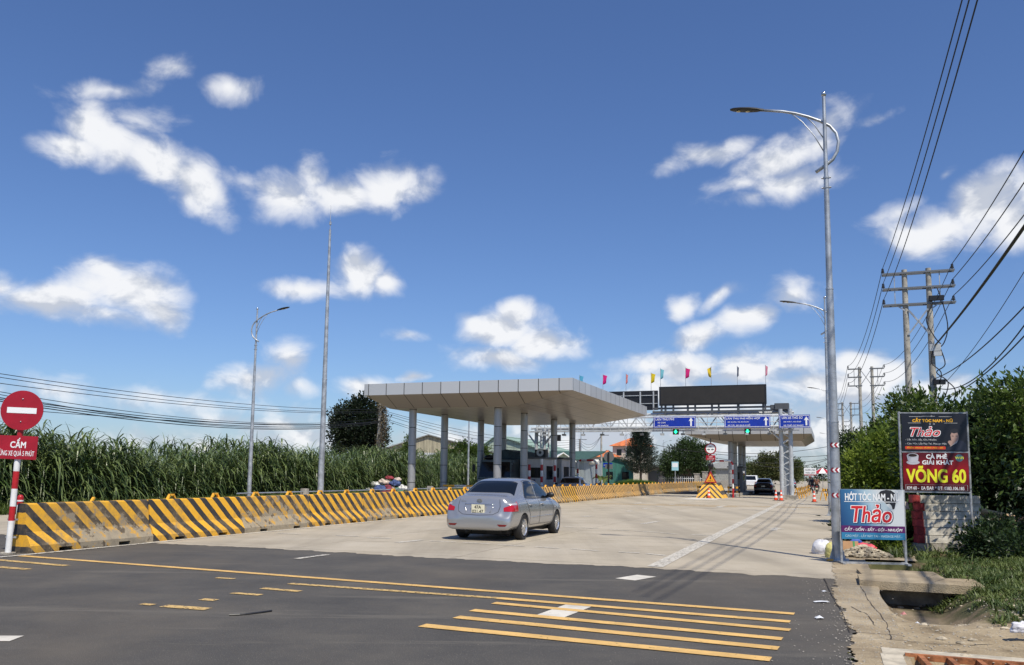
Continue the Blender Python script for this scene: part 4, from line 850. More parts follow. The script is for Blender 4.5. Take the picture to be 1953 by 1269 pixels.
def patch(bvh, side, corners, mt, name, parent, off=.004, n=(14, 8), bend=None):
    # corners: 4 (u,v) going round; side 'L','R' -> (x,z) hit from +-y; 'B' -> (y,z) hit from rear; 'F' front; 'T' top (x,y)
    b = MB(); v = []; nu, nv = n; ok = True
    for i in range(nu+1):
        for j in range(nv+1):
            u, w = i/nu, j/nv; p = [((1-u)*(1-w)*corners[0][k]+u*(1-w)*corners[1][k]+u*w*corners[2][k]+(1-u)*w*corners[3][k]) for k in (0, 1)]
            if bend: p[1] += bend*4*u*(1-u)*(w if bend > 0 else (1-w))
            if side == 'L': o_, d = Vector((p[0], 3, p[1])), Vector((0, -1, 0))
            elif side == 'R': o_, d = Vector((p[0], -3, p[1])), Vector((0, 1, 0))
            elif side == 'B': o_, d = Vector((-3, p[0], p[1])), Vector((1, 0, 0))
            elif side == 'F': o_, d = Vector((8, p[0], p[1])), Vector((-1, 0, 0))
            else: o_, d = Vector((p[0], p[1], 4)), Vector((0, 0, -1))
            h = bvh.ray_cast(o_, d)
            if h[0] is None: return None
            q = h[0]-d*off*.3+h[1]*off*(1 if h[1].dot(d) < 0 else -1); v.append(tuple(q))
    fl = side in ('L', 'F')
    b.add(v, [((i*(nv+1)+j, (i+1)*(nv+1)+j, (i+1)*(nv+1)+j+1, i*(nv+1)+j+1) if not fl else (i*(nv+1)+j, i*(nv+1)+j+1, (i+1)*(nv+1)+j+1, (i+1)*(nv+1)+j)) for i in range(nu) for j in range(nv)])
    return b.build(name, mt, parent, smooth='all')
def linep(bvh, side, pts, w, mt, name, parent, off=.003):
    b = MB(); P3 = []
    for i in range(len(pts)-1):
        a, c = pts[i], pts[i+1]; n = max(2, int(math.hypot(c[0]-a[0], c[1]-a[1])/.05))
        for k in range(n+(i == len(pts)-2)):
            p = (a[0]+(c[0]-a[0])*k/n, a[1]+(c[1]-a[1])*k/n)
            o_, d = {'L': (Vector((p[0], 3, p[1])), Vector((0, -1, 0))), 'R': (Vector((p[0], -3, p[1])), Vector((0, 1, 0))), 'B': (Vector((-3, p[0], p[1])), Vector((1, 0, 0))), 'T': (Vector((p[0], p[1], 4)), Vector((0, 0, -1)))}[side]
            h = bvh.ray_cast(o_, d)
            if h[0] is not None: P3.append(h[0])
    b.tube(P3, w, 5); return b.build(name, mt, parent, smooth='all')
def wheel_obj(parent, x, y, r=.30, w=.19, out=1):
    b = MB(); prof = [(0, r*.66), (.012, r*.70), (0, r*.93), (.03, r), (w-.03, r), (w, r*.93), (w, r*.6)]; n = 40; v = []
    for (d, q) in prof: v += [(q*math.cos(2*math.pi*k/n), out*(w/2-d), q*math.sin(2*math.pi*k/n)) for k in range(n)]
    b.add(v, [(i*n+k, i*n+(k+1) % n, (i+1)*n+(k+1) % n, (i+1)*n+k) if out < 0 else (i*n+k, (i+1)*n+k, (i+1)*n+(k+1) % n, i*n+(k+1) % n) for i in range(len(prof)-1) for k in range(n)])
    b.add([(r*.66*math.cos(2*math.pi*k/n), out*(w/2-.07), r*.66*math.sin(2*math.pi*k/n)) for k in range(n)], [tuple(range(n))])
    ty = b.build('wheel', rubber, parent, smooth=True, loc=(x, y, r))
    b = MB(); y0 = out*(w/2-.012)
    for k in range(n): pass
    for q0, q1, d0, d1 in ((r*.60, r*.67, .03, .0), (r*.52, r*.60, .045, .03)):
        v = [(q*math.cos(2*math.pi*k/n), out*(w/2-d), q*math.sin(2*math.pi*k/n)) for q, d in ((q0, d0), (q1, d1)) for k in range(n)]; b.add(v, [(k, (k+1) % n, n+(k+1) % n, n+k) for k in range(n)])
    for k in range(10):
        a = 2*math.pi*k/10+.1; c, s_ = math.cos(a), math.sin(a); e = .022
        v = [(c*q-s_*e*f*g_, out*(w/2-d), s_*q+c*e*f*g_) for q, d, g_ in ((r*.12, .018, .8), (r*.4, .014, 1), (r*.64, .022, 1.5)) for f in (-1, 1)]
        v += [(p[0], out*(w/2-.06), p[2]) for p in v[:]]
        b.add(v, [(0, 1, 3, 2), (2, 3, 5, 4), (0, 2, 8, 6), (2, 4, 10, 8), (1, 7, 9, 3), (3, 9, 11, 5)])
    b.add([(r*.17*math.cos(2*math.pi*k/14), out*(w/2-.008), r*.17*math.sin(2*math.pi*k/14)) for k in range(14)]+[(r*.17*math.cos(2*math.pi*k/14), out*(w/2-.06), r*.17*math.sin(2*math.pi*k/14)) for k in range(14)], [tuple(range(14))]+[(k, (k+1) % 14, 14+(k+1) % 14, 14+k) for k in range(14)])
    b.build('rim', alloy, ty); return ty
def make_sedan(name, label, cat, paint_, loc, rz, detail=True, st=SEDAN, hscale=1.0, wb=(0.93, 3.48), gl=None, plate=True, rear_dark=False):
    o = thing(name, label, cat, loc, rz)
    v, f = loft(st); me = bpy.data.meshes.new('b'); me.from_pydata(v, [], f)
    bmm = bmesh.new(); bmm.from_mesh(me); bmesh.ops.recalc_face_normals(bmm, faces=bmm.faces); bmm.to_mesh(me); bmm.free()
    smooth_me = eval_mesh(me, [('SUBSURF', dict(levels=3, render_levels=3))])
    bvh = BVHTree.FromPolygons([q.co.copy() for q in smooth_me.vertices], [tuple(p.vertices) for p in smooth_me.polygons])
    cut = eval_mesh(smooth_me, [('CUT', [(x, .30, .345, w) for x in wb for w in ((.58, 1.2), (-1.2, -.58))])])
    cut.name = 'body'; cut.materials.clear(); cut.materials.append(paint_); cut.polygons.foreach_set('use_smooth', [True]*len(cut.polygons)); cut.set_sharp_from_angle(angle=R(32))
    cut.polygons.foreach_set('material_index', [0]*len(cut.polygons))
    body = bpy.data.objects.new('body', cut); COL.objects.link(body); body.parent = o
    b = MB()
    for x in wb: b.box(x-.35, x+.35, -.57, .57, .12, .5)
    b.box(.35, 4.0, -.62, .62, .17, .30); b.tube([(.08, .3, .22), (.5, .3, .22)], .035, 10); b.box(.3, .7, -.5, -.1, .16, .27, .02); b.build('underbody', under, o)
    for x in wb:
        for sy, sd1 in ((-1, 'R'), (1, 'L')): wheel_obj(o, x, sy*.745, out=-1 if sy < 0 else 1)
    g_ = gl or glass
    for S in 'RL':
        patch(bvh, S, [(1.18, .985), (2.02, .965), (1.99, 1.375), (1.50, 1.365)], g_, 'window', o, bend=.02, n=(16, 10))
        patch(bvh, S, [(2.09, .965), (3.05, .955), (2.60, 1.30), (2.06, 1.375)], g_, 'window', o, bend=.035, n=(18, 10))
        patch(bvh, S, [(.90, 1.0), (1.10, .99), (1.40, 1.33), (1.32, 1.30)], g_, 'window', o, n=(5, 8)) if False else None
        if detail:
            sg = -1 if S == 'R' else 1
            linep(bvh, S, [(2.055, .93), (2.06, .60), (2.06, .34)], .006, seam_m, 'door_gap', o)
            linep(bvh, S, [(1.14, .95), (1.20, .80), (1.33, .58), (1.33, .40), (1.38, .34), (3.05, .33), (3.13, .42), (3.14, .70), (3.08, .95)], .006, seam_m, 'door_gap', o)
            linep(bvh, S, [(1.20, .975), (1.47, 1.385), (1.7, 1.405), (2.15, 1.405), (2.62, 1.33), (3.08, .955)], .008, seam_m, 'window_seal', o)
            linep(bvh, S, [(1.18, .965), (3.06, .945)], .007, seam_m, 'window_seal', o)
            linep(bvh, S, [(1.36, .52), (2.03, .52)], .012, paint_, 'side_moulding', o); linep(bvh, S, [(2.09, .52), (3.1, .52)], .012, paint_, 'side_moulding', o)
            for x in (1.30, 2.20):
                h = bvh.ray_cast(Vector((x+.06, sg*3, .825)), Vector((0, -sg, 0)))[0]
                b = MB(); b.tube([(x-.03, h.y*.995, .822), (x, h.y+sg*.028, .826), (x+.12, h.y+sg*.030, .822), (x+.155, h.y*.995, .818)], .012, 8); b.build('door_handle', paint_, o, smooth='all')
            b = MB(); h = bvh.ray_cast(Vector((2.92, sg*3, .99)), Vector((0, -sg, 0)))[0]; b.ball((2.90, h.y+sg*.13, 1.03), .10, 14, 8, (.6, 1.05, .72)); b.bar((2.93, h.y, .985), (2.92, h.y+sg*.08, 1.0), .05); b.build('side_mirror', black, o, smooth='all')
            b = MB(); h = bvh.ray_cast(Vector((3.30, sg*3, .72)), Vector((0, -sg, 0)))[0]; b.ball((3.30, h.y, .72), .022, 8, 5, (1.6, .4, .8)); b.build('side_indicator', lamp_clear, o)
        else:
            sg = -1 if S == 'R' else 1; b = MB(); b.ball((2.90, sg*.90, 1.0), .09, 10, 6, (.6, 1.1, .7)); b.build('side_mirror', black, o, smooth='all')
    patch(bvh, 'T', [(.60, -.60), (.60, .60), (1.19, .50), (1.19, -.50)][::1], g_, 'rear_window', o, n=(18, 12)) if False else None
    # rear and front glass hit from above
    def top(c, nm):
        b = MB(); vv = []; nu, nv = 20, 12
        for i in range(nu+1):
            for j in range(nv+1):
                u, w = i/nu, j/nv; x = c[0]+(c[1]-c[0])*w; hw = c[2]+(c[3]-c[2])*w; y = -hw+2*hw*u
                x += (c[4]*(abs(u-.5)*2)**2)*(1-w)+(c[5]*(abs(u-.5)*2)**2)*w
                h = bvh.ray_cast(Vector((x, y, 4)), Vector((0, 0, -1)))
                vv.append(tuple(h[0]+h[1]*.005))
        up_ = c[1] > c[0]
        b.add(vv, [((i*(nv+1)+j, i*(nv+1)+j+1, (i+1)*(nv+1)+j+1, (i+1)*(nv+1)+j) if up_ else (i*(nv+1)+j, (i+1)*(nv+1)+j, (i+1)*(nv+1)+j+1, i*(nv+1)+j+1)) for i in range(nu) for j in range(nv)]); b.build(nm, g_, o, smooth='all')
    top((.63, 1.21, .655, .545, .06, .03), 'rear_window'); top((3.33, 2.76, .66, .54, -.08, -.04), 'windscreen')
    for sg in (-1, 1):
        # tail lamps wrap the corner: clear upper, red lower
        for nm, z0, z1, mt in (('tail_lamp', .69, .925, lamp_red), ('tail_lamp_lens', .835, .895, lamp_clear)):
            b = MB(); vv = []; nu, nv = 12, 5
            for i in range(nu+1):
                for j in range(nv+1):
                    a = R(27+60*i/nu) if mt is lamp_red else R(38+40*i/nu); zt_ = z1-.15*(1-i/nu)**1.3 if mt is lamp_red else z1-.035*(1-i/nu); z = z0+(zt_-z0)*j/nv
                    c0 = Vector((.55, sg*.40, z)); d = Vector((-math.cos(a), sg*math.sin(a), 0)); h = bvh.ray_cast(c0+d*2, -d)
                    vv.append(tuple(h[0]+h[1]*(.007 if mt is lamp_red else .011)))
            b.add(vv, [((i*(nv+1)+j, i*(nv+1)+j+1, (i+1)*(nv+1)+j+1, (i+1)*(nv+1)+j) if sg > 0 else (i*(nv+1)+j, (i+1)*(nv+1)+j, (i+1)*(nv+1)+j+1, i*(nv+1)+j+1)) for i in range(0, nu-1) for j in range(nv)]); b.build(nm, mt, o, smooth='all')
        patch(bvh, 'F', [(sg*.42, .64), (sg*.70, .66), (sg*.66, .76), (sg*.46, .74)], lamp_clear, 'headlight', o, n=(6, 4))
        if detail: patch(bvh, 'B', [(sg*.56, .35), (sg*.70, .355), (sg*.74, .395), (sg*.50, .40)], mat('reflector_dark_red', (.16, .01, .012), .2), 'reflector', o, n=(5, 3))
    if detail:
        linep(bvh, 'B', [(-.50, .965), (-.53, .80), (-.50, .68), (-.38, .615), (0, .60), (.38, .615), (.50, .68), (.53, .80), (.50, .965)], .006, seam_m, 'boot_gap', o)
        for i in range(1): linep(bvh, 'B', [(-.36, .845), (.36, .845)], .014, chrome, 'boot_trim', o)
        linep(bvh, 'B', [(-.36, .80), (-.30, .66)], .012, paint_, 'boot_crease', o); linep(bvh, 'B', [(.36, .80), (.30, .66)], .012, paint_, 'boot_crease', o)
        h = bvh.ray_cast(Vector((-2, 0, .73)), Vector((1, 0, 0)))[0]; xp = h.x-.03
        pl = thing('tmp', None, None); bpy.data.objects.remove(pl)
        b = MB(); b.box(-.165, .165, -.006, .012, .615, .83, .01); q = b.build('number_plate', plate_m, o); q.location = (xp-.012, 0, .012); q.rotation_euler = (R(-8), 0, R(-90))
        q.rotation_euler = (0, 0, R(-90))
        b = MB(); b.text('47A', -.085, .085, .735, .81, -.009, .02); b.text('021.47', -.14, .14, .635, .71, -.009, .012); q2 = b.build('plate_lettering', black_s, q)
        h = bvh.ray_cast(Vector((-2, 0, .925)), Vector((1, 0, 0)))[0]
        b = MB(); b.ring((0, 0), .052, .066, -.006, rz0=.034, rz1=.046); b.ring((0, .004), .016, .026, -.007, rz0=.032, rz1=.040); b.ring((0, .016), .036, .046, -.008, rz0=.010, rz1=.018)
        q = b.build('emblem', chrome, o); q.location = (h.x-.012, 0, .925); q.rotation_euler = (0, 0, R(-90))
        b = MB(); b.text('Vios', -.46, -.34, .90, .93, -.004, .01, .3); q = b.build('badge', chrome, o); h = bvh.ray_cast(Vector((-2, .4, .915)), Vector((1, 0, 0)))[0]; q.location = (h.x-.012, 0, 0); q.rotation_euler = (0, 0, R(-90))
    elif plate:
        h = bvh.ray_cast(Vector((-2, 0, .73)), Vector((1, 0, 0)))[0]; b = MB(); b.box(-.16, .16, -.006, .012, .66, .80); q = b.build('number_plate', plate_m, o); q.location = (h.x-.02, 0, 0); q.rotation_euler = (0, 0, R(-90))
    return o
silver = car_paint('silver_car_paint', (.40, .405, .415), .6, .24)
# rear right wheel stands at road position s=18.83, t=-6.87
CARRZ = R(90)+RA
def car_loc(s_axle, t_c, x_axle=.93): return P(s_axle-x_axle, t_c)
make_sedan('silver_sedan', 'silver sedan seen from behind, driving past the striped barriers with its number plate showing', 'car', silver, car_loc(18.83, -6.87-.80), CARRZ)
lightsilver = car_paint('pale_car_paint', (.55, .58, .62), .4, .3)
make_sedan('parked_car', 'pale silver car facing the camera behind the barriers at the near canopy', 'car', lightsilver, P(53.1, -15.4), R(-90)+RA+R(4), detail=False)
blackp = car_paint('black_car_paint', (.012, .013, .017), .3, .25)
make_sedan('dark_car', 'black car seen from behind in the toll lane under the far canopy', 'car', blackp, P(79.3, -5.65), CARRZ, detail=False)
make_sedan('dark_car', 'small dark car far ahead, roof just showing beside the right gantry leg', 'car', car_paint('blue_grey_car_paint', (.05, .08, .12), .4, .3), P(128, -5.4), CARRZ, detail=False)
# white pickup in the far lane
o = thing('pickup_truck', 'white pickup truck in the shade beside the far toll booth', 'pickup', P(108, -9.35), CARRZ)
whitep = car_paint('white_car_paint', (.75, .76, .77), 0, .3)
b = MB(); b.add([(x, y*w, z) for x, w, z in ((0, .92, .5), (0, .92, 1.08), (1.5, .92, 1.08), (1.5, .92, .5)) for y in (-1, 1)], [(0, 1, 3, 2), (2, 3, 5, 4), (4, 5, 7, 6), (6, 7, 1, 0), (0, 2, 4, 6), (1, 7, 5, 3)]); b.build('bed', whitep, o)
b = MB(); n4 = [(1.5, .92, .5), (1.5, .92, 1.12), (1.75, .78, 1.78), (3.2, .76, 1.78), (3.95, .90, 1.12), (5.1, .86, 1.0), (5.2, .84, .5)]
b.add([(x, y*w, z) for x, w, z in n4 for y in (-1, 1)], [(2*i, 2*i+1, (2*i+3) % 14, (2*i+2) % 14) for i in range(7)]+[tuple(range(0, 14, 2))[::-1], tuple(range(1, 14, 2))]); b.build('cab', whitep, o)
b = MB(); b.add([(1.52, -.7, 1.2), (1.52, .7, 1.2), (1.71, .62, 1.7), (1.71, -.62, 1.7)], [(0, 1, 2, 3)]); b.build('rear_window', glass, o)
for sg in (-1, 1):
    b = MB(); b.add([(1.85, sg*.905, 1.18), (2.7, sg*.905, 1.18), (2.7, sg*.80, 1.68), (1.95, sg*.80, 1.68)], [(0, 1, 2, 3)]); b.build('window', glass, o)
    b = MB(); b.box(-.02, .0, sg*.84-.07, sg*.84+.07, .7, 1.0); b.build('tail_lamp', lamp_red, o)
    for x in (.95, 4.2): wheel_obj(o, x, sg*.80, .37, .22, out=sg)
b = MB(); b.box(-.12, .02, -.85, .85, .45, .6, .03); b.build('bumper', chrome, o)

# ---- truck waiting under the near canopy, facing the camera
TRZ = R(-90)+RA; o = thing('truck', 'dark cargo truck with a tarpaulin top standing between the near canopy columns', 'truck', P(49.0, -19.85), TRZ+R(180))
tg = mat('truck_green_paint', (.10, .13, .13), .4, .1, var=.1); tw = mat('truck_grille_paint', (.42, .43, .42), .5)
o.rotation_euler.z = RA                      # local -y looks back towards the camera
b = MB(); b.add([(x, y, z) for x, y, z in ((-1.15, 0, .55), (1.15, 0, .55), (1.15, 0, 1.25), (1.12, .05, 1.3), (1.05, .28, 2.45), (-1.05, .28, 2.45), (-1.12, .05, 1.3), (-1.15, 0, 1.25))]+[(x, 1.75, z) for x, z in ((-1.15, .55), (1.15, .55), (1.15, 1.25), (1.12, 1.3), (1.05, 2.5), (-1.05, 2.5), (-1.12, 1.3), (-1.15, 1.25))],
      [(0, 1, 2, 7), (7, 2, 3, 6), (6, 3, 4, 5), (15, 10, 9, 8), (10, 15, 14, 11), (11, 14, 13, 12), (0, 7, 15, 8), (7, 6, 14, 15), (6, 5, 13, 14), (5, 4, 12, 13), (4, 3, 11, 12), (3, 2, 10, 11), (2, 1, 9, 10), (1, 0, 8, 9)]); b.build('cab', tg, o)
b = MB(); b.add([(-1.05, .045, 1.38), (1.05, .045, 1.38), (.98, .255, 2.33), (-.98, .255, 2.33)], [(0, 1, 2, 3)]); b.build('windscreen', glass, o)
b = MB(); b.box(-1.13, 1.13, -.03, .02, .82, 1.2, .02); gr = b.build('grille', tw, o)
b = MB(); [b.box(-.55, .55, -.045, -.03, .87+k*.08, .91+k*.08) for k in range(4)]; b.build('slat', black, gr)
for sg in (-1, 1):
    b = MB(); b.disc((sg*.85, 1.0), .12, -.06, -.03, 20); b.build('headlight', mat('headlight_glass', (.8, .8, .78), .15, 0, coat=1), o)
    b = MB(); b.tube([(sg*1.1, .1, 2.3), (sg*1.35, -.15, 2.25), (sg*1.35, -.15, 1.6)], .02, 6); b.box(sg*1.35-.1, sg*1.35+.1, -.2, -.14, 1.7, 2.15, .02); b.build('side_mirror', black, o)
    for y in (.9, 5.2):
        w_ = wheel_obj(o, sg*1.0, y, .48, .28, out=1); w_.location = (sg*1.0, y, .48); w_.rotation_euler.z = R(90 if sg < 0 else -90)
b = MB(); b.box(-1.15, 1.15, -.12, .1, .38, .66, .05); b.build('bumper', tw, o)
b = MB(); b.add([(x, y, z) for y in (1.95, 6.6) for x, z in ((-1.2, .95), (1.2, .95), (1.2, 2.5), (.8, 3.0), (0, 3.18), (-.8, 3.0), (-1.2, 2.5))], [tuple(range(7)), tuple(range(13, 6, -1))]+[((i+1) % 7, i, 7+i, 7+(i+1) % 7) for i in range(7)]); b.build('tarpaulin', mat('tarpaulin', (.035, .06, .065), .7, var=.3, vscale=3, bump=.3, bscale=6), o, smooth=True)
b = MB(); b.ball((-.75, .9, 2.62), .28, 12, 6, (1.3, 1.2, .6)); b.build('roof_bag', black, o, smooth='all')
# ---- motorbikes with riders
def skin_body(name, joints, edges, mt, parent, subd=1):
    me = bpy.data.meshes.new(name); me.from_pydata([j[:3] for j in joints], edges, []); o = bpy.data.objects.new(name, me); COL.objects.link(o)
    m = o.modifiers.new('skin', 'SKIN'); m.use_smooth_shade = True; s_ = o.modifiers.new('sub', 'SUBSURF'); s_.levels = subd; s_.render_levels = subd
    for i, j in enumerate(joints): r = j[3]; me.skin_vertices[0].data[i].radius = (r, j[4] if len(j) > 4 else r)
    me.skin_vertices[0].data[0].use_root = True
    dg = bpy.context.evaluated_depsgraph_get(); r = bpy.data.meshes.new_from_object(o.evaluated_get(dg)); bpy.data.objects.remove(o)
    r.name = name; r.materials.clear(); r.materials.append(mt); r.polygons.foreach_set('use_smooth', [True]*len(r.polygons)); q = bpy.data.objects.new(name, r); COL.objects.link(q)
    if parent: q.parent = parent
    return q
def motorbike(s, t, label, col):
    o = thing('motorbike', label, 'motorbike', P(s, t), RA, 'motorbikes riding away in the moto lane')
    m = mat('bike_'+col[0], col[1], .3, .2)
    for y in (.0, 1.22):
        b = MB(); n = 22; b.add([(dx, y+q*math.cos(2*math.pi*k/n), .28+q*math.sin(2*math.pi*k/n)) for dx, q in ((-.035, .2), (-.045, .28), (.045, .28), (.035, .2)) for k in range(n)], [(i*n+k, i*n+(k+1) % n, (i+1) % 4*n+(k+1) % n, (i+1) % 4*n+k) for i in range(4) for k in range(n)]); w = b.build('wheel', rubber, o)
    b = MB(); b.tube([(0, -.1, .62), (0, .1, .72), (0, .45, .66), (0, .75, .52), (0, .95, .82), (0, 1.02, .98)], [.05, .12, .13, .10, .10, .05], 10); b.box(-.1, .1, .3, .7, .2, .5, .03); b.build('body', m, o, smooth='all')
    b = MB(); b.tube([(0, -.15, .74), (0, .1, .78), (0, .5, .74)], [.06, .11, .09], 10); b.build('seat', black, o, smooth='all')
    b = MB(); b.tube([(-.33, .88, 1.0), (-.1, .98, .98), (.1, .98, .98), (.33, .88, 1.0)], .018, 6); b.bar((0, 1.0, .95), (0, 1.22, .28), .05); b.build('handlebar', dark_steel, o)
    b = MB(); b.ball((0, -.2, .68), .06, 8, 5, (1.5, .6, .8)); b.build('tail_lamp', lamp_red, o)
    b = MB(); b.box(-.09, .09, -.28, -.27, .45, .58); b.build('number_plate', plate_m, o)
    return o
def rider(s, t, label, top, helm):
    o = thing('person', label, 'person', P(s, t), RA, 'riders on the motorbikes')
    skin = mat('skin', (.30, .17, .10), .6); tr = mat('dark_trousers', (.02, .022, .03), .8)
    J = [(0, .15, .84, .15, .12), (0, .17, 1.05, .145, .10), (0, .24, 1.28, .17, .11), (0, .28, 1.42, .07), (0, .31, 1.50, .06), (0, .33, 1.60, .10),
         (-.19, .25, 1.36, .06), (-.27, .45, 1.14, .048), (-.31, .80, 1.06, .038), (.19, .25, 1.36, .06), (.27, .45, 1.14, .048), (.31, .80, 1.06, .038),
         (-.13, .25, .80, .095), (-.20, .62, .72, .07), (-.17, .55, .36, .045), (.13, .25, .80, .095), (.20, .62, .72, .07), (.17, .55, .36, .045), (-.17, .68, .30, .035), (.17, .68, .30, .035)]
    skin_body('body', J, [(0, 1), (1, 2), (2, 3), (3, 4), (4, 5), (2, 6), (6, 7), (7, 8), (2, 9), (9, 10), (10, 11), (0, 12), (12, 13), (13, 14), (0, 15), (15, 16), (16, 17), (14, 18), (17, 19)], tr, o)
    Jt = [(0, .15, .88, .175, .14), (0, .17, 1.05, .17, .12), (0, .24, 1.28, .19, .13), (0, .27, 1.40, .10), (-.19, .25, 1.36, .075), (-.27, .45, 1.14, .062), (-.295, .68, 1.09, .052), (.19, .25, 1.36, .075), (.27, .45, 1.14, .062), (.295, .68, 1.09, .052)]
    skin_body('jacket', Jt, [(0, 1), (1, 2), (2, 3), (2, 4), (4, 5), (5, 6), (2, 7), (7, 8), (8, 9)], mat('jacket_'+label[:6].strip().replace(' ', '_'), top, .8), o)
    b = MB(); b.ball((0, .33, 1.63), .135, 14, 9, (1, 1.15, 1)); b.build('helmet', mat('helmet_'+label[:6].strip().replace(' ', '_'), helm, .25), o, smooth='all')
motorbike(92, -1.62, 'motorbike on the left of the two riding away, white tail', ('white', (.5, .5, .5))); rider(92, -1.62, 'dark clothed rider on the left motorbike, pale helmet', (.02, .022, .028), (.35, .36, .38))
motorbike(86.5, -1.15, 'motorbike on the right of the two, nearer to the camera', ('dark', (.05, .05, .055))); rider(86.5, -1.15, 'rider in a brown jacket and dark helmet on the right motorbike', (.16, .07, .045), (.03, .03, .035))
motorbike(98, -2.0, 'third motorbike, farther ahead on the left', ('red', (.3, .02, .02))); rider(98, -2.0, 'faint farther rider beyond the two motorbikes', (.05, .05, .06), (.2, .05, .04))
# ================================================================== TOLL FURNITURE
boothw = mat('booth_panel', (.50, .49, .46), .6, var=.08, vscale=2); boothd = mat('booth_dark', (.06, .065, .07), .5); boothb = mat('booth_blue', (.02, .05, .16), .5)
def booth(name, label, s, t, w, d, h, wm, win=(.25, .8)):
    o = thing(name, label, 'toll booth', P(s, t), RA)
    b = MB(); b.box(-w/2, w/2, 0, d, .25, h, .04); b.build('wall', wm, o)
    b = MB(); b.box(-w/2-.12, w/2+.12, -.12, d+.12, h, h+.12, .03); b.build('roof', boothd, o)
    b = MB(); b.box(-w/2-.15, w/2+.15, -.2, d+.2, 0, .25, .04); b.build('plinth', conc, o)
    b = MB(); b.box(-w*.38, w*.30, -.015, 0, 1.35, 2.0); b.build('window', glass, o)
    b = MB(); b.box(w/2, w/2+.015, d*.2, d*.8, 1.25, 2.1); b.build('window', glass, o)
    b = MB(); b.box(-w/2+.08, -w/2+.1+.7*w*.6, -.02, 0, .3, 1.25); b.build('door_panel', boothb, o)
    return o
booth('toll_booth', 'pale toll booth behind the second right column of the near canopy', 49.9, -17.4, 1.2, 2.1, 2.55, boothw)
booth('toll_booth', 'second pale booth with a blue base between the near canopy columns', 53.4, -17.3, 1.15, 1.9, 2.6, boothw)
booth('toll_booth', 'dark toll booth between the far canopy column groups', 78.5, -8.0, 1.2, 3.0, 2.4, mat('booth_grey', (.16, .165, .17), .5))
o = thing('equipment_box', 'black air-conditioning box on top of the first booth', 'box', P(50.8, -17.4, 2.67), RA); b = MB(); b.box(-.38, .38, 0, .5, 0, .5, .03); b.build('case', black, o); b = MB(); b.ring((0, .3), .1, .24, -.01); b.build('fan_grille', steel, o)
# kerbed islands
for t0, t1, s0, s1, lab in ((-9.3, -6.9, 66.0, 90, 'low concrete island under the far canopy with a yellow nose'), (-17.9, -16.5, 41, 60, 'low concrete island under the right columns of the near canopy'), (-23.0, -21.6, 41, 60, 'low concrete island under the left columns of the near canopy')):
    o = thing('traffic_island', lab, 'traffic island', P(s0, (t0+t1)/2), RA); w = (t1-t0)/2; b = MB(); b.prism([(-w*.6, 0), (w*.6, 0), (w, 1.2), (w, s1-s0), (-w, s1-s0), (-w, 1.2)], .005, .22); b.build('kerb', conc, o)
    b = MB(); b.prism([(-w*.6-.01, -.012), (w*.6+.01, -.012), (w*.6+.01, .25), (-w*.6-.01, .25)], .006, .224); b.build('nose', yellow_p, o)
# chevron crash block
chev = bpy.data.materials.new('chevron_paint'); chev.use_nodes = True; N, L = nodes(chev); bs = N['Principled BSDF']; bs.inputs['Roughness'].default_value = .7
tc = N.new('ShaderNodeTexCoord'); sp = N.new('ShaderNodeSeparateXYZ'); L.new(tc.outputs['Object'], sp.inputs[0])
ax = N.new('ShaderNodeMath'); ax.operation = 'ABSOLUTE'; L.new(sp.outputs[0], ax.inputs[0]); ma = N.new('ShaderNodeMath'); ma.operation = 'MULTIPLY_ADD'; L.new(sp.outputs[2], ma.inputs[0]); ma.inputs[1].default_value = 1.0; L.new(ax.outputs[0], ma.inputs[2])
fr = N.new('ShaderNodeMath'); fr.operation = 'MULTIPLY'; L.new(ma.outputs[0], fr.inputs[0]); fr.inputs[1].default_value = 2.7; f2 = N.new('ShaderNodeMath'); f2.operation = 'FRACT'; L.new(fr.outputs[0], f2.inputs[0]); gt = N.new('ShaderNodeMath'); gt.operation = 'GREATER_THAN'; L.new(f2.outputs[0], gt.inputs[0]); gt.inputs[1].default_value = .42
mx = N.new('ShaderNodeMix'); mx.data_type = 'RGBA'; L.new(gt.outputs[0], mx.inputs['Factor']); mx.inputs['A'].default_value = (.06, .055, .05, 1); mx.inputs['B'].default_value = (.78, .42, .05, 1)
L.new(mixin(N, L, mx.outputs['Result'], (.28, .2, .12), noisefac(N, L, tc, 2.5, .56, .66)), bs.inputs['Base Color'])
cb_ = P(61.8, -8.15); o = thing('crash_block', 'sloping concrete crash block painted with black and yellow chevrons at the head of the island', 'crash barrier', cb_, RA)
b = MB(); b.add([(x, y, z) for (x, y, z) in ((-.98, 0, 0), (.98, 0, 0), (.50, .55, 1.12), (-.50, .55, 1.12), (-.98, 3.2, 0), (.98, 3.2, 0), (.45, 3.0, 1.12), (-.45, 3.0, 1.12))], [(0, 1, 2, 3), (1, 5, 6, 2), (3, 2, 6, 7), (4, 0, 3, 7), (5, 4, 7, 6)]); b.build('block', chev, o)
# width limit sign on the island
o = thing('width_limit_sign', 'round red-bordered width limit sign with a red plate above the chevron block', 'road sign', P(63.2, -8.2), RA)
b = MB(); b.tube([(0, 0, 0), (0, 0, 4.4)], .045, 10); b.build('post', mat('dark_post', (.08, .08, .085), .5), o)
b = MB(); b.disc((0, 3.62), .42, -.08, -.06, 40); b.build('rim', red_s, o)
b = MB(); b.disc((0, 3.62), .33, -.095, -.082, 40); fc_ = b.build('face', white_s, o)
b = MB(); b.text('3m', -.09, .09, 3.72, 3.83, -.1, .01)
for sg in (-1, 1): b.add([(sg*.27, -.1, 3.55), (sg*.27, -.1, 3.59), (sg*.14, -.1, 3.59), (sg*.14, -.1, 3.64), (sg*.04, -.1, 3.56), (sg*.14, -.1, 3.48), (sg*.14, -.1, 3.55)], [tuple(range(7)) if sg < 0 else tuple(range(6, -1, -1))])
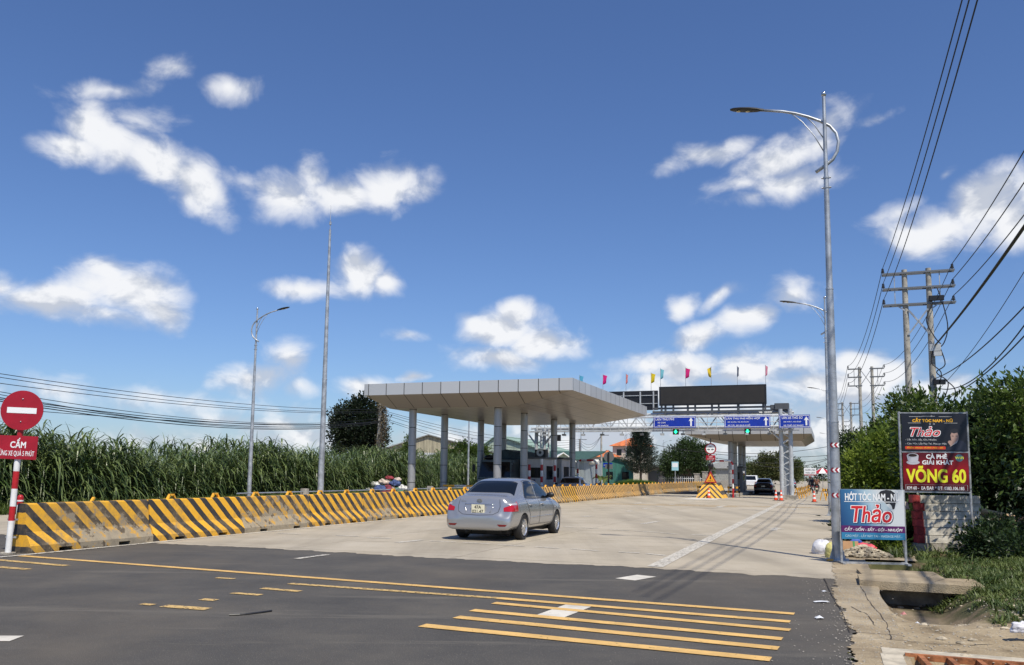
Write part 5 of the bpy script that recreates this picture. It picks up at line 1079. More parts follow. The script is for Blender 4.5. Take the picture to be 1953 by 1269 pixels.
b.build('symbol', black_s, fc_)
b = MB(); b.box(-.34, .34, -.08, -.06, 2.78, 3.14); b.build('plate', red_s, o)
b = MB(); b.text('CẤM', -.13, .13, 2.97, 3.1, -.085, .01); b.text('XE QUÁ KHỔ', -.25, .25, 2.83, 2.93, -.085, .01); b.build('lettering', white_s, o)
b = MB(); b.ball((0, -.02, 2.35), .2, 10, 7, (1, .7, 1.3)); b.build('warning_lamp', black, o, smooth='all')
o = thing('warning_sign', 'triangular orange roadworks warning sign reading CHÚ Ý on top of the chevron block', 'warning sign', P(62.2, -8.12, 1.05), RA)
b = MB(); tri = [(-.46, .05), (.46, .05), (0, .92)]; b.plate(tri, 0, .03); b.build('border', red_s, o)
b = MB(); b.plate([(-.33, .13), (.33, .13), (0, .75)], -.012, -.001); f_ = b.build('face', mat('sign_amber', (.85, .36, .02), .5), o)
b = MB(); b.text('CHÚ Ý', -.19, .19, .17, .29, -.016, .02); b.disc((0, .48), .05, -.02, -.013, 14); b.plate([(-.06, .33), (.06, .33), (.03, .44), (-.03, .44)], -.02, -.013); b.build('symbol', black_s, f_)
for x in (-.15, .15): b = MB(); b.bar((x, .1, -.05), (x, .02, .5), .03); b.build('leg', dark_steel, o)
# striped hoops
def hoop(label, s, t, w, h, r=.07):
    o = thing('height_hoop', label, 'barrier hoop', P(s, t), RA, 'red and white striped pipe hoops'); b = MB(); path = [(-w/2, 0, 0), (-w/2, 0, h-.3)]+[(-w/2+.3-.3*math.cos(a*math.pi/10), 0, h-.3+.3*math.sin(a*math.pi/10)) for a in range(1, 6)]+[(w/2-.3+.3*math.sin(a*math.pi/10), 0, h-.3+.3*math.cos(a*math.pi/10)) for a in range(0, 6)]+[(w/2, 0, 0)]
    P3 = [Vector(p) for p in path]; q = []
    for i in range(len(P3)-1):
        n = max(1, int((P3[i+1]-P3[i]).length/.36+.5))
        for k in range(n): q.append(P3[i].lerp(P3[i+1], k/n))
    q.append(P3[-1])
    acc = 0
    for i in range(len(q)-1):
        acc += (q[i+1]-q[i]).length; b.k = int(acc/.38) % 2; b.tube([q[i], q[i+1]], r, 10, caps=False)
    b.build('pipe', [white_p, red_p], o, smooth=True); return o
hoop('red and white striped pipe hoop beyond the pale car on the left', 59.1, -16.6, 1.42, 2.65, .08)
hoop('red and white striped pipe hoop behind the chevron crash block', 64.4, -7.55, 1.6, 2.75)
def stpost(label, s, t, h):
    o = thing('striped_post', label, 'post', P(s, t), RA, 'red and white posts at the booths'); b = MB(); n = int(h/.36)
    for k in range(n): b.k = k % 2; b.tube([(0, 0, k*.36), (0, 0, k*.36+.36)], .085, 12, caps=(k == n-1))
    b.build('post', [white_p, red_p], o, smooth=True)
stpost('red and white post behind the bright right column of the near canopy', 47.5, -16.95, 2.5); stpost('red and white post in front of the pale toll booth', 48.5, -16.5, 2.6); stpost('red and white post beside the third right column', 50.8, -16.4, 2.6)
# boom arm
o = thing('boom_barrier', 'yellow and grey boom barrier arm lowered behind the barriers, left of the silver car', 'boom barrier', P(44.6, -21.3), RA)
b = MB(); L_ = 2.2
for k in range(6): b.k = k % 2; b.box(k*.75, k*.75+.75, -.05, .05, .80, .90)
b.build('arm', [yellow_p, steel], o)
b = MB(); b.box(4.4, 4.75, -.2, .2, .2, 1.25, .03); b.build('housing', yellow_p, o)
# cones
conem = mat('cone_orange', (.80, .08, .02), .5)
def make_cone():
    o = thing('traffic_cone', None, 'traffic cone'); b = MB(); b.box(-.19, .19, -.19, .19, 0, .035, .03); b.build('base', mat('cone_base', (.03, .03, .03), .8), o)
    b = MB(); rr_ = lambda z: .135-.105*z/.72
    for k, (z0, z1) in enumerate(((.035, .2), (.2, .33), (.33, .46), (.46, .58), (.58, .72))): b.k = k % 2; b.tube([(0, 0, z0), (0, 0, z1)], rr_(z0), 18, r1=rr_(z1), caps=(k == 4))
    b.build('cone', [conem, white_p], o, smooth=True); return o
c0 = make_cone(); GC = 'orange and white traffic cones'
for i, (px, py, lab) in enumerate(((1480, 955, 'orange traffic cone left of the right gantry leg, nearest the end of the white line'), (1490, 955.5, 'orange and white cone right at the end of the long white line'), (1553, 958, 'orange traffic cone in front of the yellow trestle on the right verge'), (1352, 950.5, 'small orange cone leaning on the front of the chevron block'))):
    q = G(px, py)
    if i == 0: c0.location = q; tag(c0, lab, 'traffic cone', GC)
    else: dup(c0, q, RA, lab, GC)
# trestle barricades
ybl = mat('barricade_yellow', (.78, .40, .03), .6, var=.3, vscale=9, col2=(.10, .07, .04), lo=.55, hi=.6)
def trestle():
    o = thing('trestle_barricade', None, 'barricade'); b = MB()
    for x in (-.42, .42):
        b = MB(); b.bar((x, -.22, 0), (x, .01, .86), .045); b.bar((x, .22, 0), (x, -.01, .86), .045); b.build('leg', yellow_p, o)
    for z in (.73, .40):
        b = MB()
        for k in range(6): b.k = k % 2; x = -.48+k*.16; b.box(x, x+.16, -.07-(.85-z)*.2, -.04-(.85-z)*.2, z-.08, z+.08)
        b.build('board', [yellow_p, black], o)
    return o
t0_ = trestle(); GT = 'yellow and black trestle barricades'
for i, (s, t, r, lab) in enumerate(((65.3, -2.2, 80, 'yellow trestle barricade right beside the right gantry legs, first of the line'), (68, -2.1, 80, 'yellow trestle barricade second in line beside the right gantry legs'), (71, -2.0, 80, 'yellow trestle barricade third in line, near the far canopy column'), (78, -1.9, 82, 'yellow trestle barricade beyond the gantry along the moto lane'), (86, -1.95, 82, 'farthest yellow trestle barricade along the moto lane'),
                                     (62.0, -.25, 65, 'yellow trestle barricade behind the cone on the right verge'), (92, -7.0, 10, 'yellow barricade standing left of the black car'), (67, -9.3, 5, 'yellow barricade behind the chevron block'), (66.8, -6.95, 5, 'yellow barricade at the foot of the striped hoop on the island'))):
    if i == 0: t0_.location = P(s, t); t0_.rotation_euler.z = RA+R(r); tag(t0_, lab, 'barricade', GT)
    else: dup(t0_, P(s, t), RA+R(r), lab, GT)
# back of a round sign on a dark stand
o = thing('round_sign', 'round traffic sign seen from its grey back, on a dark post by the banana plant', 'road sign', P(61.6, -15.6), RA)
b = MB(); b.tube([(0, 0, .1), (0, 0, 3.3)], .06, 10); b.box(-.4, .4, -.3, .3, 0, .12, .05); b.build('post', black, o); b = MB(); b.disc((0, 2.95), .40, .07, .09, 32); b.build('disc', mat('sign_back', (.22, .23, .24), .5, .4), o)
b = MB(); b.box(-.3, .3, .07, .09, 2.05, 2.4); b.build('plate', mat('sign_back', (.22, .23, .24)), o)
# small trestles beyond the barriers
for i, (px, Y) in enumerate(((1145, 62), (1178, 64))):
    q = at(px, 925, Y); q.z = 0; dup(t0_, q, RA+R(15), ('left' if i == 0 else 'right')+' trestle of the two beside the back of the round sign', GT)

# ================================================================== BUILDINGS
rustm = mat('roof_orange_tile', (.55, .16, .055), .8, var=.25, vscale=2)
def corr(name, c, c2=None, per=.25, rough=.6):
    m = bpy.data.materials.new(name); m.use_nodes = True; N, L = nodes(m); b = N['Principled BSDF']; b.inputs['Roughness'].default_value = rough
    tc = N.new('ShaderNodeTexCoord'); mp = N.new('ShaderNodeMapping'); L.new(tc.outputs['Object'], mp.inputs[0]); mp.inputs['Scale'].default_value = (2.2, 2.2, .25)
    nz = N.new('ShaderNodeTexNoise'); nz.inputs['Scale'].default_value = 1.4; nz.inputs['Detail'].default_value = 5; L.new(mp.outputs[0], nz.inputs['Vector'])
    mr = N.new('ShaderNodeMapRange'); L.new(nz.outputs['Fac'], mr.inputs[0]); mr.inputs[1].default_value = .35; mr.inputs[2].default_value = .7
    x = N.new('ShaderNodeMix'); x.data_type = 'RGBA'; L.new(mr.outputs[0], x.inputs['Factor']); x.inputs['A'].default_value = (*c, 1); x.inputs['B'].default_value = (*(c2 or [q*.6 for q in c]), 1); L.new(x.outputs['Result'], b.inputs['Base Color'])
    wv = N.new('ShaderNodeTexWave'); wv.bands_direction = 'DIAGONAL'; wv.inputs['Scale'].default_value = 1/per/1.5; L.new(tc.outputs['Object'], wv.inputs['Vector']); bp = N.new('ShaderNodeBump'); bp.inputs['Strength'].default_value = .6; bp.inputs['Distance'].default_value = .03; L.new(wv.outputs['Fac'], bp.inputs['Height']); L.new(bp.outputs[0], b.inputs['Normal']); return m
tan_c = corr('tan_cladding', (.40, .36, .25), (.20, .18, .13)); wht_c = corr('white_cladding', (.58, .60, .62), (.38, .40, .42)); grn_c = corr('green_cladding', (.22, .36, .27), (.14, .26, .19)); teal_c = corr('teal_cladding', (.03, .17, .14), (.02, .09, .08)); grnroof = corr('green_roof', (.05, .11, .08)); pgrn = corr('pale_green_cladding', (.42, .50, .40))
def shed(name, label, a, c, depth, zw, zp, wallm, gabm, roofm, ridge=.5, split=None, cat='building', rz=None, win=0, overh=.4):
    # gable front from ground point a (left) to c (right), ridge height zp
    a = Vector((a.x, a.y, 0)); c = Vector((c.x, c.y, 0)); w = (c-a).length; rz = math.atan2(c.y-a.y, c.x-a.x); o = thing(name, label, cat, a, rz); D = depth
    b = MB(); b.box(0, w, 0, D, 0, split or zw); b.build('wall', wallm, o)
    z0 = split or zw
    b = MB(); b.add([(0, 0, z0), (w, 0, z0), (w, 0, zw), (w*ridge, 0, zp), (0, 0, zw), (0, D, z0), (w, D, z0), (w, D, zw), (w*ridge, D, zp), (0, D, zw)], [(0, 1, 2, 3, 4), (9, 8, 7, 6, 5), (1, 6, 7, 2), (5, 0, 4, 9)]); b.build('gable', gabm, o)
    e = overh; t = .12; b = MB()
    for (x0, z0_, x1, z1_) in ((w*ridge, zp, -e, zw-e*(zp-zw)/(w*ridge)), (w*ridge, zp, w+e, zw-e*(zp-zw)/(w*(1-ridge)))):
        b.add([(x0, -e, z0_+.02), (x1, -e, z1_+.02), (x1, D+e, z1_+.02), (x0, D+e, z0_+.02), (x0, -e, z0_+.02+t), (x1, -e, z1_+.02+t), (x1, D+e, z1_+.02+t), (x0, D+e, z0_+.02+t)], [(0, 1, 2, 3), (7, 6, 5, 4), (0, 4, 5, 1), (1, 5, 6, 2), (2, 6, 7, 3)])
    b.build('roof', roofm, o)
    for k in range(win):
        x = w*(k+.5)/win; b = MB(); b.box(x-.5, x+.5, -.03, .0, 1.0, 2.1); q = b.build('window', glass, o)
    return o
def gp(px, Y): v = at(px, 900, Y); return Vector((v.x, v.y, 0))
shed('warehouse', 'long warehouse with a stained tan gable above a white wall, behind the grass', gp(722, 118), gp(938, 122), 22, 4.7, 7.0, wht_c, tan_c, corr('grey_roof', (.32, .33, .32)), .42, split=4.5)
shed('green_shed', 'pale green industrial shed with a dark green roof edge seen between the canopy columns', gp(905, 128), gp(1048, 124), 20, 4.9, 7.4, wht_c, pgrn, corr('pale_green_roof', (.30, .42, .34), (.22, .32, .26)), .30, split=4.4)
o = thing('low_roof_shed', 'dark low roof in front of the green shed', 'building', gp(930, 100), RA); b = MB(); b.box(0, 12, 0, 8, 0, 3.3); b.build('wall', corr('blue_grey_wall', (.35, .4, .42)), o); b = MB(); b.add([(-.5, -.5, 3.2), (12.5, -.5, 3.2), (12.5, 8, 4.4), (-.5, 8, 4.4), (-.5, -.5, 3.35), (12.5, -.5, 3.35), (12.5, 8, 4.55), (-.5, 8, 4.55)], [(3, 2, 1, 0), (4, 5, 6, 7), (0, 1, 5, 4), (1, 2, 6, 5), (3, 0, 4, 7)]); b.build('roof', grnroof, o)  # wall cladding is a mottled blue-grey
shed('long_shed', 'long pale green roadside shed with a white curved eave beyond the near canopy', gp(1056, 92), gp(1092, 92), 14, 3.2, 3.9, pgrn, pgrn, white_p, .5, win=1)
o = thing('white_kiosk', 'bright white kiosk wall behind the red and white hoop', 'kiosk', gp(1097, 98), RA)
b = MB(); b.box(0, 1.5, 0, 5, 0, 3.2, .05); b.build('wall', mat('white_wall', (.74, .74, .72), .6), o); b = MB(); b.box(.3, .9, -.02, 0, .3, 1.2); b.build('door', teal_c, o)
b = MB(); b.tube([(.9, .6, 3.1), (2.7, .6, 3.1)], .3, 18); b.build('awning', mat('awning_white', (.72, .70, .64), .6), o, smooth=True)
shed('teal_house', 'teal roadside building under the orange tiled roof', gp(1117, 122), gp(1208, 122), 8, 3.4, 4.3, teal_c, teal_c, corr('brown_green_roof', (.12, .13, .10)), .5, win=3)
# orange tiled house
o = thing('tiled_house', 'two-storey house with orange tiled hip roofs behind the conifer', 'house', gp(1166, 150), RA)
cream = mat('cream_wall', (.55, .50, .42), .8, var=.1); b = MB(); b.box(-4, 1, 0, 6, 0, 4.9); b.box(0, 6, 1, 7, 0, 6.9); b.build('wall', cream, o)
def hip(o, x0, x1, y0, y1, z, h, mt, e=.6):
    b = MB(); b.add([(x0-e, y0-e, z), (x1+e, y0-e, z), (x1+e, y1+e, z), (x0-e, y1+e, z), (x0+(y1-y0)*.45, (y0+y1)/2, z+h), (x1-(y1-y0)*.45, (y0+y1)/2, z+h)], [(0, 1, 5, 4), (1, 2, 5), (2, 3, 4, 5), (3, 0, 4), (3, 2, 1, 0)]); return b.build('roof', mt, o)
hip(o, -4, 1, 0, 6, 4.9, 1.3, rustm); hip(o, 0, 6, 1, 7, 6.9, 1.6, rustm)
for x in (1.2, 2.9, 4.6): b = MB(); b.box(x-.45, x+.45, .97, 1.0, 5.2, 6.3); b.build('window', glass, o)
# dark roofed house and shops on the left far side
o = thing('dark_roof_house', 'low house with a dark flat roof and open front left of the broad tree', 'house', P(150, -32), RA)
b = MB(); b.box(-2, 10, 0, 8, 0, 3.2); b.build('wall', mat('dim_wall', (.16, .14, .13), .8), o); b = MB(); b.box(-3, 11, -1.5, 8.5, 3.2, 3.5); b.build('roof', mat('dark_roof', (.07, .08, .085), .7), o)
for x in (-1, 1.5, 4.5, 7.5): b = MB(); b.box(x, x+2, -.03, 0, .1, 2.5); b.build('shutter', mat('shutter_dark', (.05, .055, .06), .5), o)
o = thing('blue_board', 'small blue and white roadside board on a thin post by the dark roofed house', 'signboard', P(124, -21.3), RA); b = MB(); b.tube([(0, 0, 0), (0, 0, 2.6)], .04, 8); b.build('post', steel, o); b = MB(); b.box(-.5, .5, -.05, 0, 2.4, 3.7); b.build('panel', mat('pale_cyan', (.35, .62, .68), .5), o); b = MB(); b.box(-.4, .4, -.06, -.05, 2.9, 3.5); b.build('face', white_s, o)
o = thing('blue_board', 'blue board fixed to the thin T pole by the banana plant', 'signboard', P(103.8, -26.8, 2.6), RA); b = MB(); b.box(-.2, 1.0, -.05, 0, 0, .55); b.build('panel', blue_s, o); b = MB(); b.text('NHÀ NGHỈ', -.1, .9, .2, .36, -.055, .01); b.build('lettering', white_s, o)
for i, (s, t, h) in enumerate(((120, -17.6, 1.9), (121, -16.6, 2.2))):
    o = thing('gate_pillar', 'grey masonry gate pillar, %s of the pair left of the broad tree' % ('left' if i == 0 else 'right'), 'pillar', P(s, t), RA, 'gate pillars'); b = MB(); b.box(-.35, .35, 0, .7, 0, h, .02); b.build('shaft', conc, o); b = MB(); b.box(-.42, .42, -.07, .77, h, h+.1); b.build('cap', conc, o)
o = thing('white_fence', 'low white picket fence in front of the conifer', 'fence', P(128, -24.5), RA); b = MB()
for k in range(28): b.box(k*.3, k*.3+.05, 0, .03, .05, 1.5)
b.build('picket', white_p, o); b = MB(); b.box(0, 8.2, .03, .06, .3, .38); b.box(0, 8.2, .03, .06, 1.2, 1.28); b.build('rail', white_p, o)
# walls continuing the barriers in the shade of the far canopy
for i, (s0, t0, w) in enumerate(((103.8, -14.1, 20),)):
    o = thing('low_wall', 'low grey concrete wall carrying on where the striped barriers end', 'wall', P(s0, t0), RA); b = MB(); b.box(-.25, .25, 0, 34, 0, 1.05, .05); b.build('body', conc, o)
# right-hand far shops
o = thing('roadside_shop', 'dark fronted roadside shops on the right verge beyond the second lamp', 'shop', P(100, 2.5), RA)
b = MB(); b.box(0, 7, 0, 22, 0, 3.1); b.build('wall', mat('shop_blue_grey', (.06, .075, .11), .7, var=.2), o); b = MB(); b.box(-1.6, 7.2, -.5, 22.5, 3.1, 3.25); b.build('roof', mat('dark_roof', (.07, .08, .085)), o)
for k in range(5): b = MB(); b.box(-.03, 0, 1+k*4.2, 3.6+k*4.2, .1, 2.5); b.build('shutter', mat('shutter_dark', (.05, .055, .06)), o)
for k in range(4): b = MB(); b.tube([(-1.5, .5+k*6, 0), (-1.5, .5+k*6, 3.1)], .05, 8); b.build('post', steel, o)
o = thing('signboard', 'white signboard with dark lettering in front of the far roadside shops', 'signboard', at(1546, 935, 132)-Vector((0, 0, at(1546, 935, 132).z)), RA)
b = MB(); b.box(-.9, .9, -.06, 0, 2.1, 3.1); b.build('panel', white_s, o); b = MB(); b.text('NƯỚC MÍA', -.75, .75, 2.68, 2.95, -.07, .02); b.text('TRÁI CÂY', -.7, .7, 2.22, 2.5, -.07, .02); b.build('lettering', black_s, o); b = MB(); b.tube([(-.8, 0, 0), (-.8, 0, 2.1)], .04, 8); b.tube([(.8, 0, 0), (.8, 0, 2.1)], .04, 8); b.build('post', steel, o)
b = MB(); b.box(-.9, .9, -.06, 0, 1.95, 2.09); b.build('base_strip', red_s, o)
o = thing('market_umbrella', 'red and white striped parasol roof low at the end of the road', 'parasol', P(150, -1.0), RA)
b = MB(); b.tube([(0, 0, 0), (0, 0, 2.6)], .04, 8); b.build('pole', steel, o); b = MB(); n = 10
for k in range(n): b.k = k % 2; a0, a1 = 2*math.pi*k/n, 2*math.pi*(k+1)/n; b.add([(0, 0, 3.3), (2.1*math.cos(a0), 2.1*math.sin(a0), 2.3), (2.1*math.cos(a1), 2.1*math.sin(a1), 2.3)], [(0, 1, 2)])
b.build('canopy', [red_p, white_p], o)
o = thing('far_house', 'pale house roof far behind the chevron block', 'house', at(1358, 912, 185)-Vector((0, 0, at(1358, 912, 185).z)), RA); b = MB(); b.box(-2, 7, 0, 8, 0, 3.4); b.build('wall', mat('grey_wall', (.30, .30, .28), .8, var=.2), o); hip(o, -2, 7, 0, 8, 3.4, 1.6, mat('grey_tile', (.22, .22, .21), .8, var=.2))
# ================================================================== SHOP SIGNS
tubem = mat('sign_frame_tube', (.36, .37, .38), .45, .4, var=.3, vscale=8)
def sign_frame(a, c): return math.atan2(c.y-a.y, c.x-a.x), (c-a).length
# lower: hair salon sign, white and blue
a = G(1606, 1076); c = G(1729, 1079); rz, w = sign_frame(a, c)
zt = at(1605, 934, a.y).z; zb = at(1605, 1029, a.y).z
o = thing('salon_sign', 'blue and white salon sign reading HỚT TÓC NAM NỮ beside the lamp post', 'signboard', a+Vector((0, 0, .01)), rz)
b = MB()
for x in (0, w): b.box(x-.018, x+.018, .0, .036, 0, zt+.0)
b.box(-.03, w+.03, -.005, .035, .0, .035); b.box(0, w, .002, .034, zt-.03, zt); b.box(0, w, .002, .034, zb, zb+.03); b.build('frame', tubem, o)
for x in (0, w): b = MB(); b.box(x-.03, x+.03, -.18, .2, -.002, .028); b.build('foot', tubem, o)
# printed panel: blue field fading to pale grey
pm = bpy.data.materials.new('salon_print'); pm.use_nodes = True; N, L = nodes(pm); bs = N['Principled BSDF']; bs.inputs['Roughness'].default_value = .35
tc = N.new('ShaderNodeTexCoord'); mp = N.new('ShaderNodeMapping'); L.new(tc.outputs['Object'], mp.inputs[0]); mp.inputs['Rotation'].default_value = (0, R(20), 0); mp.inputs['Scale'].default_value = (1/w, 1, 1)
sp = N.new('ShaderNodeSeparateXYZ'); L.new(mp.outputs[0], sp.inputs[0]); cr = N.new('ShaderNodeValToRGB'); L.new(sp.outputs[0], cr.inputs[0]); e = cr.color_ramp.elements
for k, (p, col) in enumerate(((.25, (.012, .055, .17)), (.62, (.05, .18, .36)), (.82, (.40, .55, .64)), (1.0, (.62, .66, .68)))):
    if k > 1: e.new(p)
    e[k].position = p; e[k].color = (*col, 1)
L.new(cr.outputs[0], bs.inputs['Base Color'])
b = MB(); b.box(.005, w-.005, -.012, .0, zb, zt-.004); b.build('panel', pm, o)
H_ = zt-zb; Z = lambda f: zb+H_*f
b = MB(); b.face([(.005, -.0135, Z(.135)), (w-.005, -.0135, Z(.135)), (w-.005, -.0135, Z(.27)), (.005, -.0135, Z(.27))]); b.build('purple_band', mat('sign_purple', (.10, .012, .11), .4), o)
b = MB(); b.face([(.005, -.0135, Z(.0)), (w-.005, -.0135, Z(.0)), (w-.005, -.0135, Z(.135)), (.005, -.0135, Z(.135))]); b.build('blue_band', mat('sign_cyan_blue', (.03, .20, .38), .4), o)
# printed figure: dark hair, pale face in profile
b = MB(); b.face([(w*x, -.0135, Z(z)) for x, z in ((.585, .80), (.59, .90), (.64, .97), (.72, .995), (.80, .985), (.86, .93), (.875, .83), (.865, .72), (.845, .62), (.815, .60), (.80, .68), (.77, .72), (.72, .71), (.69, .76), (.64, .80))][::-1]); b.build('printed_hair', mat('print_dark', (.025, .025, .03), .4), o)
b = MB(); b.face([(w*x, -.0131, Z(z)) for x, z in ((.56, .80), (.66, .80), (.74, .66), (.80, .60), (.78, .46), (.70, .30), (.60, .29), (.52, .36), (.50, .52), (.49, .60), (.52, .70))][::-1]); b.build('printed_face', mat('print_pale', (.42, .52, .58), .4), o)
b = MB(); b.text('HỚT TÓC NAM - NỮ', w*.075, w*.925, Z(.77), Z(.965), -.0155, .022); b.face([(w*.06, -.0155, Z(.745)), (w*.92, -.0155, Z(.745)), (w*.92, -.0155, Z(.757)), (w*.06, -.0155, Z(.757))]); b.text('CẮT - UỐN - SẤY - GỘI - NHUỘM', w*.055, w*.955, Z(.152), Z(.252), -.0155, .012, .25); b.build('lettering', white_s, o)
b = MB(); b.text('CẠO MẶT - LẤY RÁY TAI - MASSAGE MẶT...', w*.06, w*.95, Z(.03), Z(.115), -.0155, .008); b.build('lettering', mat('print_light_blue', (.45, .62, .72), .4), o)
for dx, off, bold, mm, nm in ((.010, -.0150, .075, mat('print_navy', (.01, .03, .09), .4), 'name_shadow'), (0, -.0160, .06, white_s, 'name_outline'), (0, -.0172, .02, mat('print_red', (.62, .02, .025), .4), 'name_lettering')):
    g_ = .012*(bold-.02)/.04; b = MB(); b.text('Thảo', w*.165+dx-g_, w*.80+dx+g_, Z(.335)-dx*.6-g_, Z(.70)+g_, off, bold, .18); b.build(nm, mm, o)

# upper: two stacked boards on tall tubes
a = P(18.87, 1.39); c = P(19.31, 2.68); a = G(1727, 1060); c = G(1857, 1063); rz, w = sign_frame(a, c)
zt = at(1720, 787, a.y).z; zb = at(1724, 938, a.y).z
o = thing('cafe_sign', 'tall double signboard, black salon board above a dark red café board reading VÕNG 60', 'signboard', a, rz)
for x in (-.012, w+.012): b = MB(); b.tube([(x, .03, 0), (x, .03, zt+.02)], .024, 12); b.build('post', tubem, o, smooth=True)
zm = zb+(zt-zb)*.502
for z in (zt-.01, zm, zb): b = MB(); b.box(0, w, .0, .03, z-.014, z+.014); b.build('crossbar', tubem, o)
x0, x1 = .018, w-.018; X = lambda f: x0+(x1-x0)*f
b = MB(); b.box(x0, x1, -.01, 0, zm+.018, zt-.02); up_ = b.build('panel', mat('print_black', (.012, .013, .02), .35), o)
Z = lambda f: zm+.018+(zt-zm-.038)*f
def put(nm, mm, fn): b = MB(); fn(b); return b.build(nm, mm, up_)
put('lettering', mat('print_amber', (.85, .45, .02), .4), lambda b: b.text('CẮT TÓC NAM - NỮ', X(.17), X(.79), Z(.765), Z(.885), -.012, .04))
put('name_outline', white_s, lambda b: b.text('Thảo', X(.125), X(.60), Z(.375), Z(.66), -.012, .055, .35))
put('name_lettering', mat('print_red', (.62, .02, .025)), lambda b: b.text('Thảo', X(.135), X(.59), Z(.39), Z(.645), -.0135, .01, .35))
put('lettering', mat('print_grey', (.55, .55, .55), .4), lambda b: (b.text('- Cắt, Uốn, Sấy, Gội, Nhuộm', X(.05), X(.53), Z(.265), Z(.335), -.012, .008), b.text('- Cạo Mặt, Lấy Ráy Tai, Masage Mặt', X(.05), X(.68), Z(.16), Z(.23), -.012, .008),
    [b.face([(X(p), -.012, Z(q)), (X(p+.2), -.012, Z(q)), (X(p+.2), -.012, Z(q+.008)), (X(p), -.012, Z(q+.008))]) for p, q in ((.12, .91), (.32, .92), (.58, .91), (.1, .74), (.66, .74))], b.ring((X(.44), Z(.72)), .012, .017, -.012, 16), b.ring((X(.50), Z(.72)), .012, .017, -.012, 16), b.ring((X(.47), Z(.93)), .010, .014, -.012, 16)))
put('phone_strip', mat('print_strip_red', (.60, .05, .02), .4), lambda b: b.plate([(X(.05)+.0, Z(.045)), (X(.66), Z(.045)), (X(.665), Z(.065)), (X(.665), Z(.105)), (X(.655), Z(.125)), (X(.05), Z(.125)), (X(.042), Z(.105)), (X(.042), Z(.065))], -.012, -.0101))
put('phone_lettering', mat('print_amber', (.85, .45, .02)), lambda b: b.text('Điện thoại: 0383.106.185', X(.07), X(.63), Z(.055), Z(.112), -.0135, .02, .25))
put('printed_suit', mat('print_suit', (.022, .026, .045), .4), lambda b: b.face([(X(x), -.0112, Z(z)) for x, z in ((.66, .02), (.98, .02), (.985, .2), (.93, .27), (.86, .31), (.80, .16), (.74, .10), (.70, .13))]))
put('printed_collar', mat('print_skin_pale', (.52, .46, .44), .4), lambda b: b.face([(X(x), -.0122, Z(z)) for x, z in ((.72, .10), (.86, .30), (.84, .22), (.765, .15))]))
put('printed_face', mat('print_skin', (.42, .27, .22), .4), lambda b: (b.face([(X(x), -.0116, Z(z)) for x, z in ((.755, .30), (.79, .20), (.83, .22), (.865, .30), (.875, .42), (.86, .50), (.76, .50), (.745, .42))]), b.face([(X(x), -.0118, Z(z)) for x, z in ((.70, .24), (.745, .12), (.79, .20), (.76, .28), (.72, .28))])))
put('printed_hair', mat('print_dark', (.02, .02, .025)), lambda b: (b.face([(X(x), -.0124, Z(z)) for x, z in ((.742, .42), (.765, .49), (.80, .47), (.855, .49), (.872, .40), (.885, .50), (.865, .57), (.81, .60), (.755, .57), (.737, .50))]), b.face([(X(x), -.0124, Z(z)) for x, z in ((.765, .395), (.795, .39), (.795, .405), (.765, .41))]), b.face([(X(x), -.0124, Z(z)) for x, z in ((.825, .39), (.855, .395), (.855, .41), (.825, .405))])))
rm = ramp_mat('print_dark_red', [(.2, (.05, .008, .012)), (.5, (.20, .008, .012)), (.8, (.06, .008, .012))], .01, .35, 0); N, L = nodes(rm); bs = N['Principled BSDF']
tc = N.new('ShaderNodeTexCoord'); sp = N.new('ShaderNodeSeparateXYZ'); L.new(tc.outputs['Object'], sp.inputs[0]); cr = N.new('ShaderNodeValToRGB'); mr = N.new('ShaderNodeMapRange'); L.new(sp.outputs[2], mr.inputs[0]); mr.inputs[1].default_value = zb; mr.inputs[2].default_value = zm; L.new(mr.outputs[0], cr.inputs[0]); e = cr.color_ramp.elements
e[0].position = .05; e[0].color = (.045, .006, .01, 1); e[1].position = .9; e[1].color = (.10, .012, .018, 1); q = e.new(.55); q.color = (.30, .01, .015, 1); L.new(cr.outputs[0], bs.inputs['Base Color'])
b = MB(); b.box(x0, x1, -.01, 0, zb+.018, zm-.018); up_ = b.build('panel', rm, o)
Z = lambda f: zb+.018+(zm-zb-.036)*f
put('lettering', white_s, lambda b: (b.text('CÀ PHÊ', X(.36), X(.68), Z(.84), Z(.985), -.012, .035), b.text('GIẢI KHÁT', X(.295), X(.77), Z(.69), Z(.84), -.012, .035), b.text('KM 60 -  EA ĐAR * ĐT: 0383.106.185', X(.05), X(.92), Z(.035), Z(.125), -.012, .012)))
put('name_lettering', mat('print_yellow', (.80, .78, .03), .4), lambda b: b.text('VÕNG 60', X(.045), X(.955), Z(.22), Z(.66), -.012, .03))
put('strip_outline', mat('print_grey', (.5, .5, .5)), lambda b: [b.bar(p, q, .005, .002) for p, q in (((X(.03), -.012, Z(.015)), (X(.97), -.012, Z(.015))), ((X(.03), -.012, Z(.165)), (X(.97), -.012, Z(.165))), ((X(.03), -.012, Z(.015)), (X(.03), -.012, Z(.165))), ((X(.97), -.012, Z(.015)), (X(.97), -.012, Z(.165))))])
put('printed_cup', mat('print_cup', (.50, .50, .54), .4), lambda b: (b.disc((X(.155), Z(.745)), .13, -.0115, -.0105, 30, .045), b.plate([(X(.06), Z(.93)), (X(.075), Z(.80)), (X(.115), Z(.74)), (X(.195), Z(.74)), (X(.235), Z(.80)), (X(.245), Z(.93))], -.013, -.012), b.disc((X(.153), Z(.93)), .105, -.0145, -.013, 30, .042)))
put('printed_coffee', mat('print_coffee', (.035, .018, .012), .3), lambda b: b.disc((X(.153), Z(.93)), .085, -.0158, -.0148, 30, .030))
put('wifi_badge', mat('print_teal', (.06, .16, .2), .4), lambda b: b.disc((X(.865), Z(.87)), .075, -.0115, -.0105, 30))
